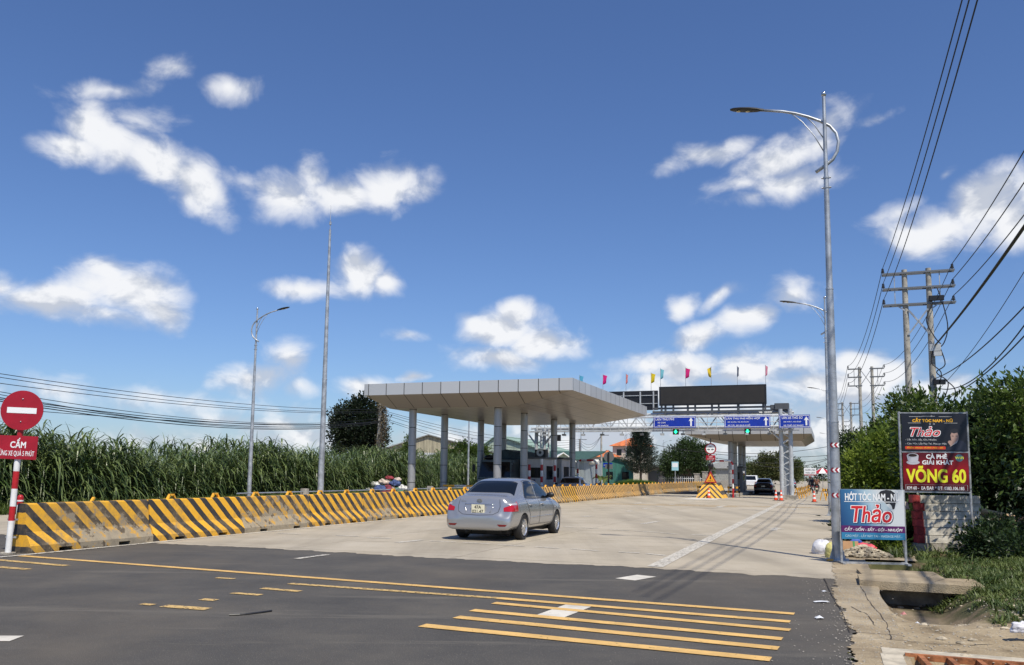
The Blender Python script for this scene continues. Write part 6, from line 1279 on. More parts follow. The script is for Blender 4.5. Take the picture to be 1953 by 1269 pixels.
put('wifi_lettering', mat('print_yellow', (.80, .78, .03)), lambda b: b.text('WiFi', X(.80), X(.93), Z(.84), Z(.905), -.013, .03))

# ================================================================== KERB BEAM STACK
beam_m = mat('whitewashed_concrete', (.60, .56, .48), .85, var=.22, vscale=6, bump=.3, rnd=5); beam_r = mat('worn_red_end', (.34, .035, .035), .8, var=.35, vscale=7, rnd=7)
a0 = G(1753, 1053); rzb = R(-9); bw = at(1868, 1000, a0.y+.0).x-a0.x; hl = (at(1753, 952, a0.y).z-.0)/6.6
for i in range(7):
    z = .02+i*hl; dx = random.uniform(-.03, .05) if i else -.06; L_ = bw+random.uniform(-.05, .02)
    if i == 6: dx, L_ = -.04, bw+.05
    o = thing('concrete_beam', ('plain grey bottom beam of the stack' if i == 0 else 'whitewashed kerb beam with red end, %s from the bottom of the café sign stack' % ordn[i]) if i < 6 else 'topmost whitewashed kerb beam of the stack under the café sign', 'concrete beam', a0+Vector((dx, .02*i, z)), rzb+R(random.uniform(-1, 1)), 'kerb beams stacked by the café sign')
    b = MB(); b.box(.16 if i else 0, L_, 0, .28, 0, hl-.012, .015); b.build('shaft', beam_m if i else conc, o)
    if i: b = MB(); b.box(0, .158, -.004, .284, -.001, hl-.010, .02); b.build('red_end', beam_r, o)
for i in range(5):
    o = thing('concrete_beam', 'red ended kerb beam in the back row left of the stack, %s from the bottom' % ordn[i], 'concrete beam', a0+Vector((-.20+random.uniform(-.02, .02), .40, .02+i*hl*1.02)), R(75), 'kerb beams stacked by the café sign')
    b = MB(); b.box(.15, 1.2, 0, .26, 0, hl-.012, .015); b.build('shaft', beam_m, o); b = MB(); b.box(0, .148, -.004, .264, -.001, hl-.010, .02); b.build('red_end', beam_r, o)
o = thing('concrete_beam', 'short broken whitewashed block leaning on the top of the stack at its left', 'concrete beam', a0+Vector((-.2, .35, .02+5.1*hl)), R(10), 'kerb beams stacked by the café sign'); b = MB(); b.add([(0, 0, 0), (.22, 0, 0), (.25, .2, 0), (0, .2, 0), (-.03, 0, hl), (.2, .02, hl*.9), (.22, .2, hl), (0, .2, hl*1.05)], [(3, 2, 1, 0), (4, 5, 6, 7), (0, 1, 5, 4), (1, 2, 6, 5), (2, 3, 7, 6), (3, 0, 4, 7)]); b.build('block', beam_m, o)

# ================================================================== RUBBISH
def lump(name, label, cat, loc, r, sc, m, amp=.25, seed=1, group=None, rz=0, fold=5):
    b = MB(); b.ball((0, 0, 0), r, 44, 30, sc); v2 = []
    for x, y, z in b.v:
        u, w_, q = x/r, y/r, z/r
        f1 = fbm(u*1.6+w_*.9+seed*3.1, q*1.6-w_*.7+seed, 3); f2 = 1-abs(fbm(u*4.1-w_*2.7+seed, q*4.3+w_*3.1, 3))*4; f3 = 1-abs(fbm(u*9-w_*7, q*9+w_*6+seed, 2))*3
        k = 1+amp*(f1*1.2+.16*f2+.06*f3-.15); z = max(z*k, -r*sc[2]*.55); v2.append((x*k, y*k, z+r*sc[2]*.55))
    b.v = v2; o = b.build(name, m, None, smooth='all', loc=loc, rz=rz); return tag(o, label, cat, group)
bagw = mat('white_plastic_bag', (.72, .72, .76), .5, var=.08, vscale=9, trans=.15, bump=.6, bscale=9); bagy = mat('yellow_plastic_bag', (.68, .62, .24), .45, var=.1, vscale=9, trans=.2, bump=.6, bscale=9)
GR = 'rubbish around the lamp post foot'
lump('rubbish_bag', 'full white rubbish sack slumped left of the near lamp post', 'rubbish bag', G(1572, 1058)+Vector((0, .12, .0)), .21, (1.05, .9, .9), bagw, .35, 2, GR)
lump('rubbish_bag', 'yellow plastic bag between the white sack and the near lamp post', 'rubbish bag', G(1584, 1064), .14, (.75, .8, 1.35), bagy, .35, 5, GR)
lump('rag', 'orange scrap of cloth lying at the near lamp post foot', 'rag', G(1585, 1071), .07, (1.2, .8, .5), mat('orange_cloth', (.65, .33, .07), .8), .5, 8, GR)
o = thing('cardboard_box', 'flattened brown cardboard box with a green edge behind the salon sign', 'box', G(1622, 1054), R(-12), tilt=(R(-14), 0)); b = MB(); b.box(-.16, .17, 0, .16, 0, .24); b.build('carton', mat('cardboard', (.42, .24, .12), .8, var=.1), o); b = MB(); b.box(.06, .10, -.004, -.001, .0, .24); b.build('green_strip', mat('green_print', (.05, .25, .08)), o)
lump('sack', 'pink woven sack lying on the rubble behind the salon sign', 'sack', G(1650, 1054)+Vector((0, 0, .05)), .21, (1.1, .6, .45), mat('pink_sack', (.75, .10, .13), .6, var=.1, vscale=20, bump=.3), .5, 4, GR, R(-20))
lump('rag', 'blue and white bag on the rubble pile behind the salon sign', 'rag', G(1640, 1043)+Vector((0, .2, .06)), .12, (1.2, .7, .6), mat('blue_cloth', (.06, .12, .45), .7), .5, 9, GR)
lump('rubbish_bag', 'pale crumpled bag beside the pink sack', 'rubbish bag', G(1634, 1062), .09, (1, .8, .8), bagw, .5, 12, GR)
lump('cloth_scrap', 'white cloth scrap at the right edge of the grass', 'litter', G(1952, 1207, .1), .11, (1.3, .5, .7), bagw, .7, 17, None)
heapc = [('white', (.6, .6, .58)), ('dark blue', (.05, .08, .2)), ('maroon', (.18, .03, .05)), ('pale', (.5, .42, .36)), ('green', (.06, .14, .10)), ('red', (.22, .03, .04)), ('grey', (.25, .24, .22))]
hp = P(52, -29.2)
for i, (dx, z, r, c) in enumerate(((-1.2, .05, .5, 0), (-.5, .15, .55, 1), (.1, .1, .6, 2), (.8, .1, .5, 4), (-.2, .75, .42, 3), (.5, .65, .45, 1), (1.1, .35, .4, 0), (-.8, .6, .35, 0), (.1, 1.1, .28, 5), (.65, 1.0, .25, 3), (-1.6, .0, .3, 3), (.4, .1, .5, 6))):
    lump('rag_bundle', '%s bundle in the rag heap behind the barriers, %s from the left' % (heapc[c][0], ordn[sorted([-1.2, -.5, .1, .8, -.2, .5, 1.1, -.8, .1, .65, -1.6, .4]).index(dx)]), 'bundle', hp+Vector((dx, -.2*(z < .5)+.1*i/6, z)), r, (1.1, .8, .62), mat('rag_'+heapc[c][0].replace(' ', '_'), heapc[c][1], .85, var=.35, vscale=5), .7, i*2, 'rag heap by the grass')
# road litter
lit = mat('litter_white', (.7, .72, .75), .6)
for i, (px, py, w_, h_, lab) in enumerate(((1563, 1181, .09, .03, 'crumpled white paper ball on the asphalt near the verge'), (1573, 1130, .06, .015, 'pale blue scrap on the asphalt nearest the drain slab'), (1567, 1150, .20, .006, 'flat white strip lying on the asphalt near the verge'), (1750, 1193, .06, .03, 'white scrap at the end of the drain'), (1724, 1174, .06, .04, 'pink scrap in the drain'))):
    q = G(px, py) if i < 3 else G(px, py, -.2 if i == 4 else -.05); b = MB(); b.add([(-w_/2, -.03, 0), (0, -.05, .01), (w_/2, -.02, 0), (w_/2.4, .05, .005), (0, .04, .01), (-w_/2.3, .05, 0), (0, 0, h_)], [(0, 1, 6), (1, 2, 6), (2, 3, 6), (3, 4, 6), (4, 5, 6), (5, 0, 6)])
    tag(b.build('litter', lit if i != 4 else mat('litter_pink', (.7, .3, .28)), None, loc=q+Vector((0, 0, .012))), lab, 'litter', 'scraps of litter')
b = MB(); q0 = G(437, 1175); pts = [G(437+81*k/8, 1175-8*(k/8)**1.6)-q0+Vector((0, 0, .01)) for k in range(9)]; b.tube(pts, .012, 6); tag(b.build('rubber_strip', black, None, loc=q0), 'thin black rubber strip lying on the asphalt', 'strip')

# ================================================================== DRAIN
o = thing('drain_slab', 'thick cracked concrete slab bridging the open drain', 'slab', P(13.25, .35), RA)
def rough_slab(b, x0, x1, y0, y1, z0, z1, n=10):
    v = []; nn = n
    for z in (z0, z1):
        for i in range(nn+1):
            for j in range(5): x = x0+(x1-x0)*i/nn; y = y0+(y1-y0)*j/4; jx = .015*fbm(x*7+z*3, y*7); v.append((x+jx, y+(.02*fbm(x*9, z*5+3) if j == 0 else 0), z+(.012*fbm(x*5, y*5+z) if z == z1 else 0)))
    m_ = (nn+1)*5; I = lambda k, i, j: k*m_+i*5+j
    f = [(I(1, i, j), I(1, i+1, j), I(1, i+1, j+1), I(1, i, j+1)) for i in range(nn) for j in range(4)]+[(I(0, i, j+1), I(0, i+1, j+1), I(0, i+1, j), I(0, i, j)) for i in range(nn) for j in range(4)]
    f += [(I(0, i, 0), I(0, i+1, 0), I(1, i+1, 0), I(1, i, 0)) for i in range(nn)]+[(I(1, i, 4), I(1, i+1, 4), I(0, i+1, 4), I(0, i, 4)) for i in range(nn)]+[(I(0, 0, j+1), I(0, 0, j), I(1, 0, j), I(1, 0, j+1)) for j in range(4)]+[(I(0, nn, j), I(0, nn, j+1), I(1, nn, j+1), I(1, nn, j)) for j in range(4)]
    b.add(v, f)
b = MB(); rough_slab(b, .02, 1.62, 0, .85, -.035, .085); b.build('slab', m_shld, o)
o = thing('drain_slab', 'thinner broken slab behind the drain slab, under the salon sign', 'slab', P(14.25, .45), RA+R(4)); b = MB(); rough_slab(b, 0, 1.15, 0, .9, .0, .06); b.build('slab', m_shld, o)
b = MB(); b.box(.2, 1.8, .0, 1.0, -.60, -.58); 
o = thing('drain_wall', 'dark back wall of the drain mouth under the slab', 'wall', P(13.8, .35), RA); b = MB(); b.box(0, 1.7, 0, .2, -.6, -.1); b.build('wall', conc, o)
rust = mat('rusty_orange_steel', (.34, .13, .05), .7, .2, var=.35, vscale=12, bump=.3)
o = thing('drain_grate', 'rusty orange steel bar grate over the pit at the bottom edge of the frame', 'grate', P(8.24, .58), RA)
for k in range(14): b = MB(); x = .12+k*.225; b.bar((x, 0, .0), (x+.25, -2.9, .0), .045, .05); b.build('bar', rust, o)
b = MB(); b.bar((0, .0, .005), (4.2, .0, .005), .05, .05); b.build('rim', rust, o)
o = thing('grate_surround', 'pale concrete surround framing the rusty grate', 'kerb', P(8.21, .40), RA); b = MB(); b.box(.0, 4.6, .03, .30, -.3, .016, .01); b.box(-.02, .16, -2.9, .03, -.3, .016, .01); b.build('surround', mat('pale_concrete', (.46, .41, .32), .9, var=.2, vscale=5, bump=.3), o)

# cracks across the concrete pad and verge
b = MB()
for pts in (((1692, 1222), (1760, 1228), (1830, 1233), (1905, 1231)), ((1640, 1120), (1660, 1150), (1690, 1190), (1702, 1228)), ((1572, 1105), (1600, 1160), (1625, 1215)), ((1590, 1095), (1640, 1098), (1680, 1090)), ((1625, 1160), (1655, 1175), (1672, 1200)), ((1760, 1240), (1800, 1247), (1850, 1245))):
    q = []
    for i in range(len(pts)-1):
        for k in range(7): u = k/7; q.append(G(pts[i][0]+(pts[i+1][0]-pts[i][0])*u+random.uniform(-2, 2), pts[i][1]+(pts[i+1][1]-pts[i][1])*u+random.uniform(-1, 1)))
    v = []
    for i, p in enumerate(q): w_ = random.uniform(.002, .008); d = (q[min(i+1, len(q)-1)]-q[max(i-1, 0)]).normalized(); z_ = max(.012, th(*ST(p))+.004 if ST(p)[1] > .5 else .014); v += [(p.x-d.y*w_, p.y+d.x*w_, z_), (p.x+d.y*w_, p.y-d.x*w_, z_)]
    b.add(v, [(2*i, 2*i+1, 2*i+3, 2*i+2) for i in range(len(q)-1)])
struct(b.build('shoulder_cracks', mat('crack_dark', (.05, .04, .03), .95)))

# ================================================================== VEGETATION
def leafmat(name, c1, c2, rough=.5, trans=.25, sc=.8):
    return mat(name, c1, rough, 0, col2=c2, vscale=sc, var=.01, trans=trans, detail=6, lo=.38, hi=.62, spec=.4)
L_light = leafmat('leaf_light', (.065, .12, .015), (.22, .29, .045), .45, .35, 1.6); L_mid = leafmat('leaf_mid', (.035, .07, .014), (.12, .18, .032), .45, .3, 1.2); L_dark = leafmat('leaf_dark', (.016, .034, .012), (.055, .09, .024), .4, .2, .9)
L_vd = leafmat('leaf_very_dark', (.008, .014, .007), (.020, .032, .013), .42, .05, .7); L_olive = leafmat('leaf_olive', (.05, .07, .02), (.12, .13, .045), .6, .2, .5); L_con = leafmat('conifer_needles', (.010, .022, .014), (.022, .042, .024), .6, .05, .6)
bark = mat('bark', (.13, .10, .075), .95, var=.35, vscale=9, bump=.5)
def leaves(centers, dirs, ln, wd, droop=.0):
    # one folded leaf (two quads) per centre
    n = len(centers); c = np.asarray(centers, float); d = np.asarray(dirs, float); d /= np.linalg.norm(d, axis=1)[:, None]+1e-9
    r = NR.normal(size=(n, 3)); s = np.cross(d, r); s /= np.linalg.norm(s, axis=1)[:, None]+1e-9; u = np.cross(s, d)
    l = (ln*(.6+.8*NR.rand(n)))[:, None]; w = (wd*(.7+.6*NR.rand(n)))[:, None]
    v = np.stack([c, c+d*l*.45+s*w*.5+u*w*.15, c+d*l+u*(-droop)*l, c+d*l*.45-s*w*.5+u*w*.15], 1).reshape(-1, 3)
    return v
def quads_obj(name, v, m, parent=None, loc=None):
    n = len(v)//4; me = bpy.data.meshes.new(name); me.vertices.add(len(v)); me.vertices.foreach_set('co', np.asarray(v, np.float32).ravel()); me.loops.add(4*n); me.loops.foreach_set('vertex_index', np.arange(4*n, dtype=np.int32)); me.polygons.add(n); me.polygons.foreach_set('loop_start', np.arange(0, 4*n, 4, dtype=np.int32)); me.polygons.foreach_set('loop_total', np.full(n, 4, np.int32))
    me.materials.append(m); me.update(calc_edges=True); me.validate(); o = bpy.data.objects.new(name, me); COL.objects.link(o)
    if parent: o.parent = parent
    if loc is not None: o.location = loc
    return o
def crown(blobs, n, ln, wd, clump=.35, per=26, droop=.2, shell=.6, up=.3):
    tot = sum((b[3]*b[4]+b[4]*b[5]+b[3]*b[5]) for b in blobs); C = []; D = []
    for (x, y, z, rx, ry, rz) in blobs:
        k = int(n/per*(rx*ry+ry*rz+rx*rz)/tot)+1; p = NR.normal(size=(k, 3)); p /= np.linalg.norm(p, axis=1)[:, None]; rad = (shell+(1.06-shell)*NR.rand(k)**.6)*(1+.16*NR.normal(size=k)); c = p*rad[:, None]*np.array([rx, ry, rz])+np.array([x, y, z])
        for i in range(k):
            m_ = per; cs = clump*(.6+.8*NR.rand()); q = NR.normal(size=(m_, 3))*cs*.5; C.append(c[i]+q); D.append(q+p[i]*cs*.7+np.array([0, 0, up*cs])+NR.normal(size=(m_, 3))*cs*.3)
    return leaves(np.concatenate(C), np.concatenate(D), ln, wd, droop)
def tree(name, label, cat, base, blobs, n, ln, wd, m, trunk_r=.12, clump=.35, group=None, per=26, **k):
    base = Vector((base.x, base.y, base.z)) ; o = thing(name, label, cat, base, random.uniform(0, 6) if False else 0, group)
    b = MB(); top = max(q[2] for q in blobs); mx_ = sum(q[0] for q in blobs)/len(blobs); my_ = sum(q[1] for q in blobs)/len(blobs)
    fk = min(q[2]-q[5]*.6 for q in blobs); fk = max(.3, fk)
    b.tube([(0, 0, -.05), (mx_*.15+.05, .03, fk*.5), (mx_*.4, my_*.4, fk)], trunk_r, 9, r1=trunk_r*.75)
    for q in blobs:
        for j in range(2): e = (q[0]+random.uniform(-.4, .4)*q[3], q[1]+random.uniform(-.4, .4)*q[4], q[2]+random.uniform(-.1, .5)*q[5]); b.tube([(mx_*.4, my_*.4, fk*.9), ((mx_*.4+e[0])/2+.1, (my_*.4+e[1])/2, (fk+e[2])/2-.05), e], trunk_r*.5, 6, r1=trunk_r*.1)
    b.build('trunk', bark, o, smooth='all')
    quads_obj('crown', crown(blobs, n, ln, wd, clump, per, **k), m, o); return o
def gpt(px, Y, z=0): v = at(px, 900, Y); return Vector((v.x, v.y, z))
# left and centre
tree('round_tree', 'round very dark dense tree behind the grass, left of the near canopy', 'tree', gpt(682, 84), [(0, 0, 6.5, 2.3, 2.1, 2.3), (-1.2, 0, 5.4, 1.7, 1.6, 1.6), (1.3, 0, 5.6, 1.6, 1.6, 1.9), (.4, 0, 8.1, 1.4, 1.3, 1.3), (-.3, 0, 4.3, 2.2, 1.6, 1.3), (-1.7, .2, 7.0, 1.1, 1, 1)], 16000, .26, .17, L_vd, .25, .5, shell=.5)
tree('small_tree', 'thin dark young tree in front of the tan warehouse gable', 'tree', gpt(776, 100), [(0, 0, 4.6, .5, .5, .9), (0, 0, 3.6, .8, .7, 1.0), (.05, 0, 5.5, .25, .25, .5)], 1800, .25, .12, L_mid, .07, .35)
tree('bush', 'broad green bush top behind the grass between the near canopy columns', 'bush', gpt(884, 92), [(0, 0, 3.6, 1.9, 1.4, 1.2), (1.6, 0, 3.3, 1.2, 1.2, 1.0), (-1.7, 0, 2.9, 1.2, 1.1, 1.0)], 5000, .32, .16, L_mid, .12, .5)
tree('broad_tree', 'broad feathery green tree in the middle distance, left of the far canopy', 'tree', gpt(1308, 128), [(0, 0, 4.6, 2.6, 2.2, 2.1), (-1.8, 0, 3.6, 1.9, 1.7, 1.8), (1.9, 0, 4.2, 1.7, 1.6, 2.0), (.5, 0, 6.3, 1.3, 1.2, 1.1), (2.6, 0, 5.6, .8, .8, .7), (-2.6, 0, 2.6, 1.4, 1.2, 1.4), (2.6, 0, 2.4, 1.3, 1.1, 1.2)], 15000, .34, .12, leafmat('leaf_feather', (.022, .045, .012), (.06, .10, .026), .55, .2, .8), .3, .6, droop=.4)
o = thing('conifer', 'dark conifer with upswept branches in front of the orange roof', 'tree', gpt(1222, 118)); b = MB(); b.tube([(0, 0, 0), (0, 0, 8.0)], .2, 8, r1=.04); CC = []; DD = []
for k in range(15):
    z = 1.9+k*.40; rr_ = 3.1*(1-(z-1.6)/7.6)**.8*(1.0 if z > 2.4 else .8)
    for a_ in range(11):
        t_ = a_*2*math.pi/11+k*.7+random.uniform(-.2, .2); L_ = rr_*random.uniform(.8, 1.1); pts = [Vector((math.cos(t_)*L_*u, math.sin(t_)*L_*u, z+.75*L_*.5*u*u)) for u in (0, .3, .6, .8, 1)]; b.tube(pts, .03, 4, r1=.01)
        for u in np.linspace(.25, 1, 12):
            p = Vector((math.cos(t_)*L_*u, math.sin(t_)*L_*u, z+.375*L_*u*u)); q = NR.normal(size=(6, 3))*.09; CC.append(q+np.array(p)); DD.append(q*3+np.array([math.cos(t_)*.5, math.sin(t_)*.5, .5]))
b.build('trunk', bark, o); quads_obj('crown', leaves(np.concatenate(CC), np.concatenate(DD), .34, .07), L_con, o)
tree('lane_tree', 'dense olive green tree seen down the lane between the far canopy columns', 'tree', gpt(1470, 178), [(0, 0, 4.0, 2.8, 2.4, 2.3), (-2.6, 0, 2.8, 2.2, 2, 1.8), (2.4, 0, 3.8, 2.4, 2.2, 2.4), (-1, 0, 5.0, 1.5, 1.4, 1.1), (4.5, 0, 2.8, 2, 2, 1.8)], 12000, .40, .22, L_olive, .3, .7)
tree('lane_tree', 'smaller green tree to the left of the olive tree down the lane', 'tree', gpt(1432, 182), [(0, 0, 2.6, 1.6, 1.4, 1.7), (-.6, 0, 3.6, .9, .9, .9), (1.5, 0, 2.2, 1.3, 1.3, 1.4)], 4000, .4, .16, L_mid, .15, .6)
tree('lane_tree', 'tiny far tree right of the gantry leg', 'tree', gpt(1520, 230), [(0, 0, 3.4, 1.6, 1.5, 2.2), (0, 0, 5.2, 1.1, 1, 1)], 2500, .5, .22, L_mid, .15, .7)
tree('bush', 'small leafy shrub at the foot of the third right column', 'bush', gpt(1069, 62), [(0, 0, .8, .6, .6, .8), (.2, 0, 1.5, .35, .35, .4)], 1500, .28, .10, L_light, .04, .3)
o = thing('palm', 'small dark palm standing above the white sheds', 'palm', gpt(1103, 150)); b = MB(); b.tube([(0, 0, 0), (.1, 0, 5.2)], .14, 8); b.build('trunk', bark, o); CC = []; DD = []
for a_ in range(16):
    t_ = a_*2*math.pi/16+.2; e_ = random.uniform(.2, 1.1)
    for u in np.linspace(.1, 1, 16): p = np.array([math.cos(t_)*1.9*u*math.cos(e_)+.1, math.sin(t_)*1.9*u*math.cos(e_), 5.2+1.7*u*math.sin(e_)-1.3*u*u]); CC.append(np.repeat(p[None], 4, 0)+NR.normal(size=(4, 3))*.03); DD.append(NR.normal(size=(4, 3))*.6+np.array([0, 0, -.6]))
quads_obj('crown', leaves(np.concatenate(CC), np.concatenate(DD), .55, .08), L_dark, o)
# banana plant
o = thing('banana_plant', 'yellow-green banana clump beside the back of the round sign', 'banana plant', gpt(1152, 72)); bl = leafmat('banana_leaf', (.10, .14, .03), (.22, .24, .07), .4, .35, 1.0); b = MB()
for k in range(3): b.tube([(k*.35-.35, 0, 0), (k*.35-.35+.05, 0, 1.3)], .1, 8, r1=.06)
b.build('stem', mat('banana_stem', (.22, .20, .08), .7), o); b = MB()
for k in range(20):
    t_ = random.uniform(0, 6.28); x0_ = random.choice((-.35, 0, .35)); Ln = random.uniform(1.0, 1.6); el_ = random.uniform(.4, 1.3); v = []
    for i in range(7): u = i/6; w_ = .20*math.sin(math.pi*min(1, u*.93+.07))**.6; rr_ = Ln*u*math.cos(el_); z = 1.2+Ln*u*math.sin(el_)-.75*u*u*Ln; c_ = (x0_+rr_*math.cos(t_), rr_*math.sin(t_), z); v += [(c_[0]-w_*math.sin(t_), c_[1]+w_*math.cos(t_), z-.05), c_, (c_[0]+w_*math.sin(t_), c_[1]-w_*math.cos(t_), z-.05)]
    b.add(v, [(i*3+j, i*3+j+1, i*3+4+j, i*3+3+j) for i in range(6) for j in range(2)])
b.build('leaf_crown', bl, o, smooth='all')
# creeper on the leaning pole
CC = NR.normal(size=(2600, 3))*np.array([.22, .18, 1]) ; CC[:, 2] = 1.5+6.3*NR.rand(2600)**.7; CC[:, 0] += .42*(.5+.5*np.sin(CC[:, 2]*1.3)); quads_obj('creeper', leaves(CC, NR.normal(size=(2600, 3))+np.array([0, 0, -1.2]), .22, .05), mat('dry_creeper', (.11, .085, .05), .9, var=.3, vscale=2), CREEP)
# right-hand side
RT = [('leafy_tree', 'bright green leafy tree behind the salon sign, right of the second lamp', 1668, 29, [(0, 0, 1.9, .95, .9, .95), (.5, 0, 2.55, .7, .7, .6), (-.45, 0, 1.5, .65, .7, .85), (.9, 0, 1.5, .8, .8, 1.0), (1.3, .2, 2.4, .6, .6, .7)], 11000, .15, .07, L_light, .08, .3),
      ('shade_tree', 'low dark tree close behind the second street lamp', 1640, 46, [(0, 0, 2.1, .9, .9, 1.2), (.9, 0, 2.4, .9, .9, .9), (-.3, 0, 1.5, .8, .7, 1.2), (.2, 0, 1.2, 1.1, 1.0, 1.0)], 7000, .20, .10, L_dark, .12, .4),
      ('shade_tree', 'tall dark green tree rising between the nearest double pole and the bright leafy tree', 1722, 41, [(0, 0, 4.1, 1.15, 1.1, 1.1), (-.9, 0, 3.4, .85, .9, .9), (1.0, 0, 4.3, .95, 1, 1.0), (.2, 0, 5.2, .65, .7, .5), (0, 0, 2.2, 1.6, 1.3, 1.4), (1.6, 0, 2.8, 1.1, 1.1, 1.5)], 12000, .19, .095, L_mid, .16, .42),
      ('broadleaf_tree', 'broad-leaved tree with light green leaves behind the right edge of the café sign', 1842, 24, [(0, 0, 2.9, 1.2, 1.1, 1.0), (-.9, 0, 3.2, .8, .8, .6), (.9, 0, 2.6, 1.0, 1, 1.2), (.2, 0, 1.6, 1.4, 1.2, 1.1), (-1, 0, 1.9, 1.0, 1, 1.2)], 9500, .20, .095, L_mid, .10, .32),
      ('broadleaf_tree', 'glossy large-leaved tree at the right edge behind the stacked beams', 1925, 20.5, [(0, 0, 2.3, 1.0, .9, .9), (-.7, 0, 1.7, .8, .8, .9), (.5, 0, 1.5, 1.0, 1, 1.0), (-.3, 0, 2.9, .6, .6, .45)], 10000, .18, .075, L_dark, .09, .3),
      ('airy_tree', 'airy tree with small leaves entering at the right edge above the others', 1965, 17, [(0, 0, 3.0, .75, .8, .6), (.3, 0, 2.3, .9, .9, .8), (-.35, 0, 3.15, .3, .4, .3), (.9, 0, 3.3, .9, .9, .8)], 6000, .13, .06, L_mid, .07, .26),
      ('shade_tree', 'far dark tree mass behind the second double pole', 1626, 94, [(0, 0, 4.6, 1.6, 1.5, 2.2), (1.4, 0, 3.6, 1.9, 1.5, 2.0), (-.9, 0, 3.0, 1.1, 1.3, 1.7), (2.6, 0, 5.2, 1.2, 1.2, 1.2)], 7000, .34, .17, L_dark, .14, .5)]
for nm, lab, px, Y, bl_, n, ln, wd, m, tr, cl in RT: tree(nm, lab, 'tree', gpt(px, Y), bl_, n, ln, wd, m, tr, cl, 'trees along the right verge')
tree('shade_tree', 'leafy tree just beyond the right edge of the frame, shading the undergrowth', 'tree', Vector((15.6, 12.4, .1)), [(0, 0, 3.9, 1.6, 1.5, 1.1), (-.9, .6, 3.4, 1.1, 1.1, .9), (1.3, 0, 4.2, 1.4, 1.4, 1.1), (0, 1.3, 3.6, 1.4, 1.3, .9)], 9000, .18, .10, L_mid, .12, .35, 'trees along the right verge')
tree('sapling', 'sapling just outside the right edge of the frame by the drain', 'tree', Vector((8.9, 7.6, .1)), [(0, 0, 2.4, .8, .7, .5), (.5, -.3, 2.9, .7, .6, .5)], 2600, .14, .08, L_mid, .05, .28, 'trees along the right verge')
# undergrowth shrubs at the right
for i, (px, Y, sx, h, m, lab) in enumerate(((1862, 16.9, .36, .55, L_dark, 'dark shrub covering the right foot of the beam stack'), (1888, 16.6, .45, .8, L_dark, 'dark shrub right of the café sign post'), (1925, 17.4, .7, .9, L_dark, 'dark undergrowth shrub at the right edge'), (1950, 15.6, .5, .6, L_dark, 'low dark shrub at the right edge of the frame'), (1692, 17.9, .20, .25, L_light, 'small bright green weed between the salon sign and the beams'), (1733, 18.9, .18, .6, L_mid, 'leafy shoot left of the beam stack'), (1810, 21.5, .9, 1.0, L_mid, 'green shrub behind the beam stack'), (1735, 20.3, .5, 1.0, L_mid, 'shrub behind the left end of the beam stack'), (1655, 21, .8, .9, L_dark, 'dark shrub behind the salon sign'), (1700, 22, .9, 1.2, L_dark, 'dark shrub behind the lower right of the salon sign'), (1760, 24, 1.2, 1.6, L_dark, 'dark shrub mass under the café sign'), (1900, 21, 1.0, 1.1, L_dark, 'dark shrub under the large-leaved tree'))):
    tree('shrub', lab, 'shrub', gpt(px, Y, .03), [(0, 0, h*.45, sx, sx*.7, h*.5), (sx*.5, 0, h*.3, sx*.7, sx*.6, h*.35), (-sx*.5, 0, h*.35, sx*.6, sx*.5, h*.4)], int(2300*max(.6, sx)), .085 if sx < .8 else .13, .045 if sx < .8 else .065, m, .02, .2, 'undergrowth on the right verge', shell=.3)
# twig and branch pile at the right edge
o = thing('branch_pile', 'heap of dry brown branches and pale logs at the right edge', 'branch pile', gpt(1925, 18.4, 0)); b = MB()
for k in range(60): x, y = random.uniform(-.7, .9), random.uniform(-.5, .5); t_ = random.uniform(-.7, .7); l_ = random.uniform(.3, .9); z = random.uniform(.1, .8)*(1-abs(x)*.5); b.tube([(x, y, z), (x+l_*.5*math.cos(t_), y+.1, z+.15*random.uniform(-1, 1)), (x+l_*math.cos(t_), y+l_*math.sin(t_)*.5, z+random.uniform(-.25, .25))], .012, 5, r1=.004)
b.build('twig', mat('dry_twig', (.20, .13, .08), .9, var=.3), o)
b = MB(); b.tube([(-1.0, .2, .95), (.1, .1, .72)], .07, 12); b.tube([(-.9, .35, .82), (.3, .3, .6)], .06, 12); b.build('log', mat('pale_log', (.48, .33, .18), .8, var=.2, vscale=10), o, smooth=True)
o = thing('low_wall', 'pale low wall behind the branches at the right edge', 'wall', gpt(1862, 21.5), R(-10)); b = MB(); b.box(0, 5, 0, .2, 0, 1.05, .02); b.build('wall', mat('cream_wall', (.55, .50, .42)), o)
# ---- tall grass hedge
def strips(base, dirx, diry, L_, el0, bend, w, seg=4):
    n = len(L_); V = np.zeros((n, seg+1, 2, 3)); 
    for i in range(seg+1):
        u = i/seg; h = L_*u; a = el0-bend*u*.5
        x = L_*u*np.cos(el0-bend*u*.55); z = L_*u*np.sin(el0-bend*u*.55)
        ww = w*(1-u**2.2)*(.55+.45*min(1, u*4))+.002
        px_ = base[:, 0]+dirx*x; py_ = base[:, 1]+diry*x; pz_ = base[:, 2]+z
        V[:, i, 0] = np.stack([px_-diry*ww, py_+dirx*ww, pz_], 1); V[:, i, 1] = np.stack([px_+diry*ww, py_-dirx*ww, pz_], 1)
    Q = np.stack([V[:, :-1, 0], V[:, :-1, 1], V[:, 1:, 1], V[:, 1:, 0]], 3-1).reshape(n*seg*4, 3) if False else np.stack([V[:, :-1, 0], V[:, :-1, 1], V[:, 1:, 1], V[:, 1:, 0]], 2).reshape(-1, 3)
    return Q
tf = lambda s: -28.2-np.maximum(0, s-25)*.092
ns_ = 6200; s_ = 15+120*NR.rand(ns_)**1.25; dp = 5.0*NR.rand(ns_)**1.5; t_ = tf(s_)-dp
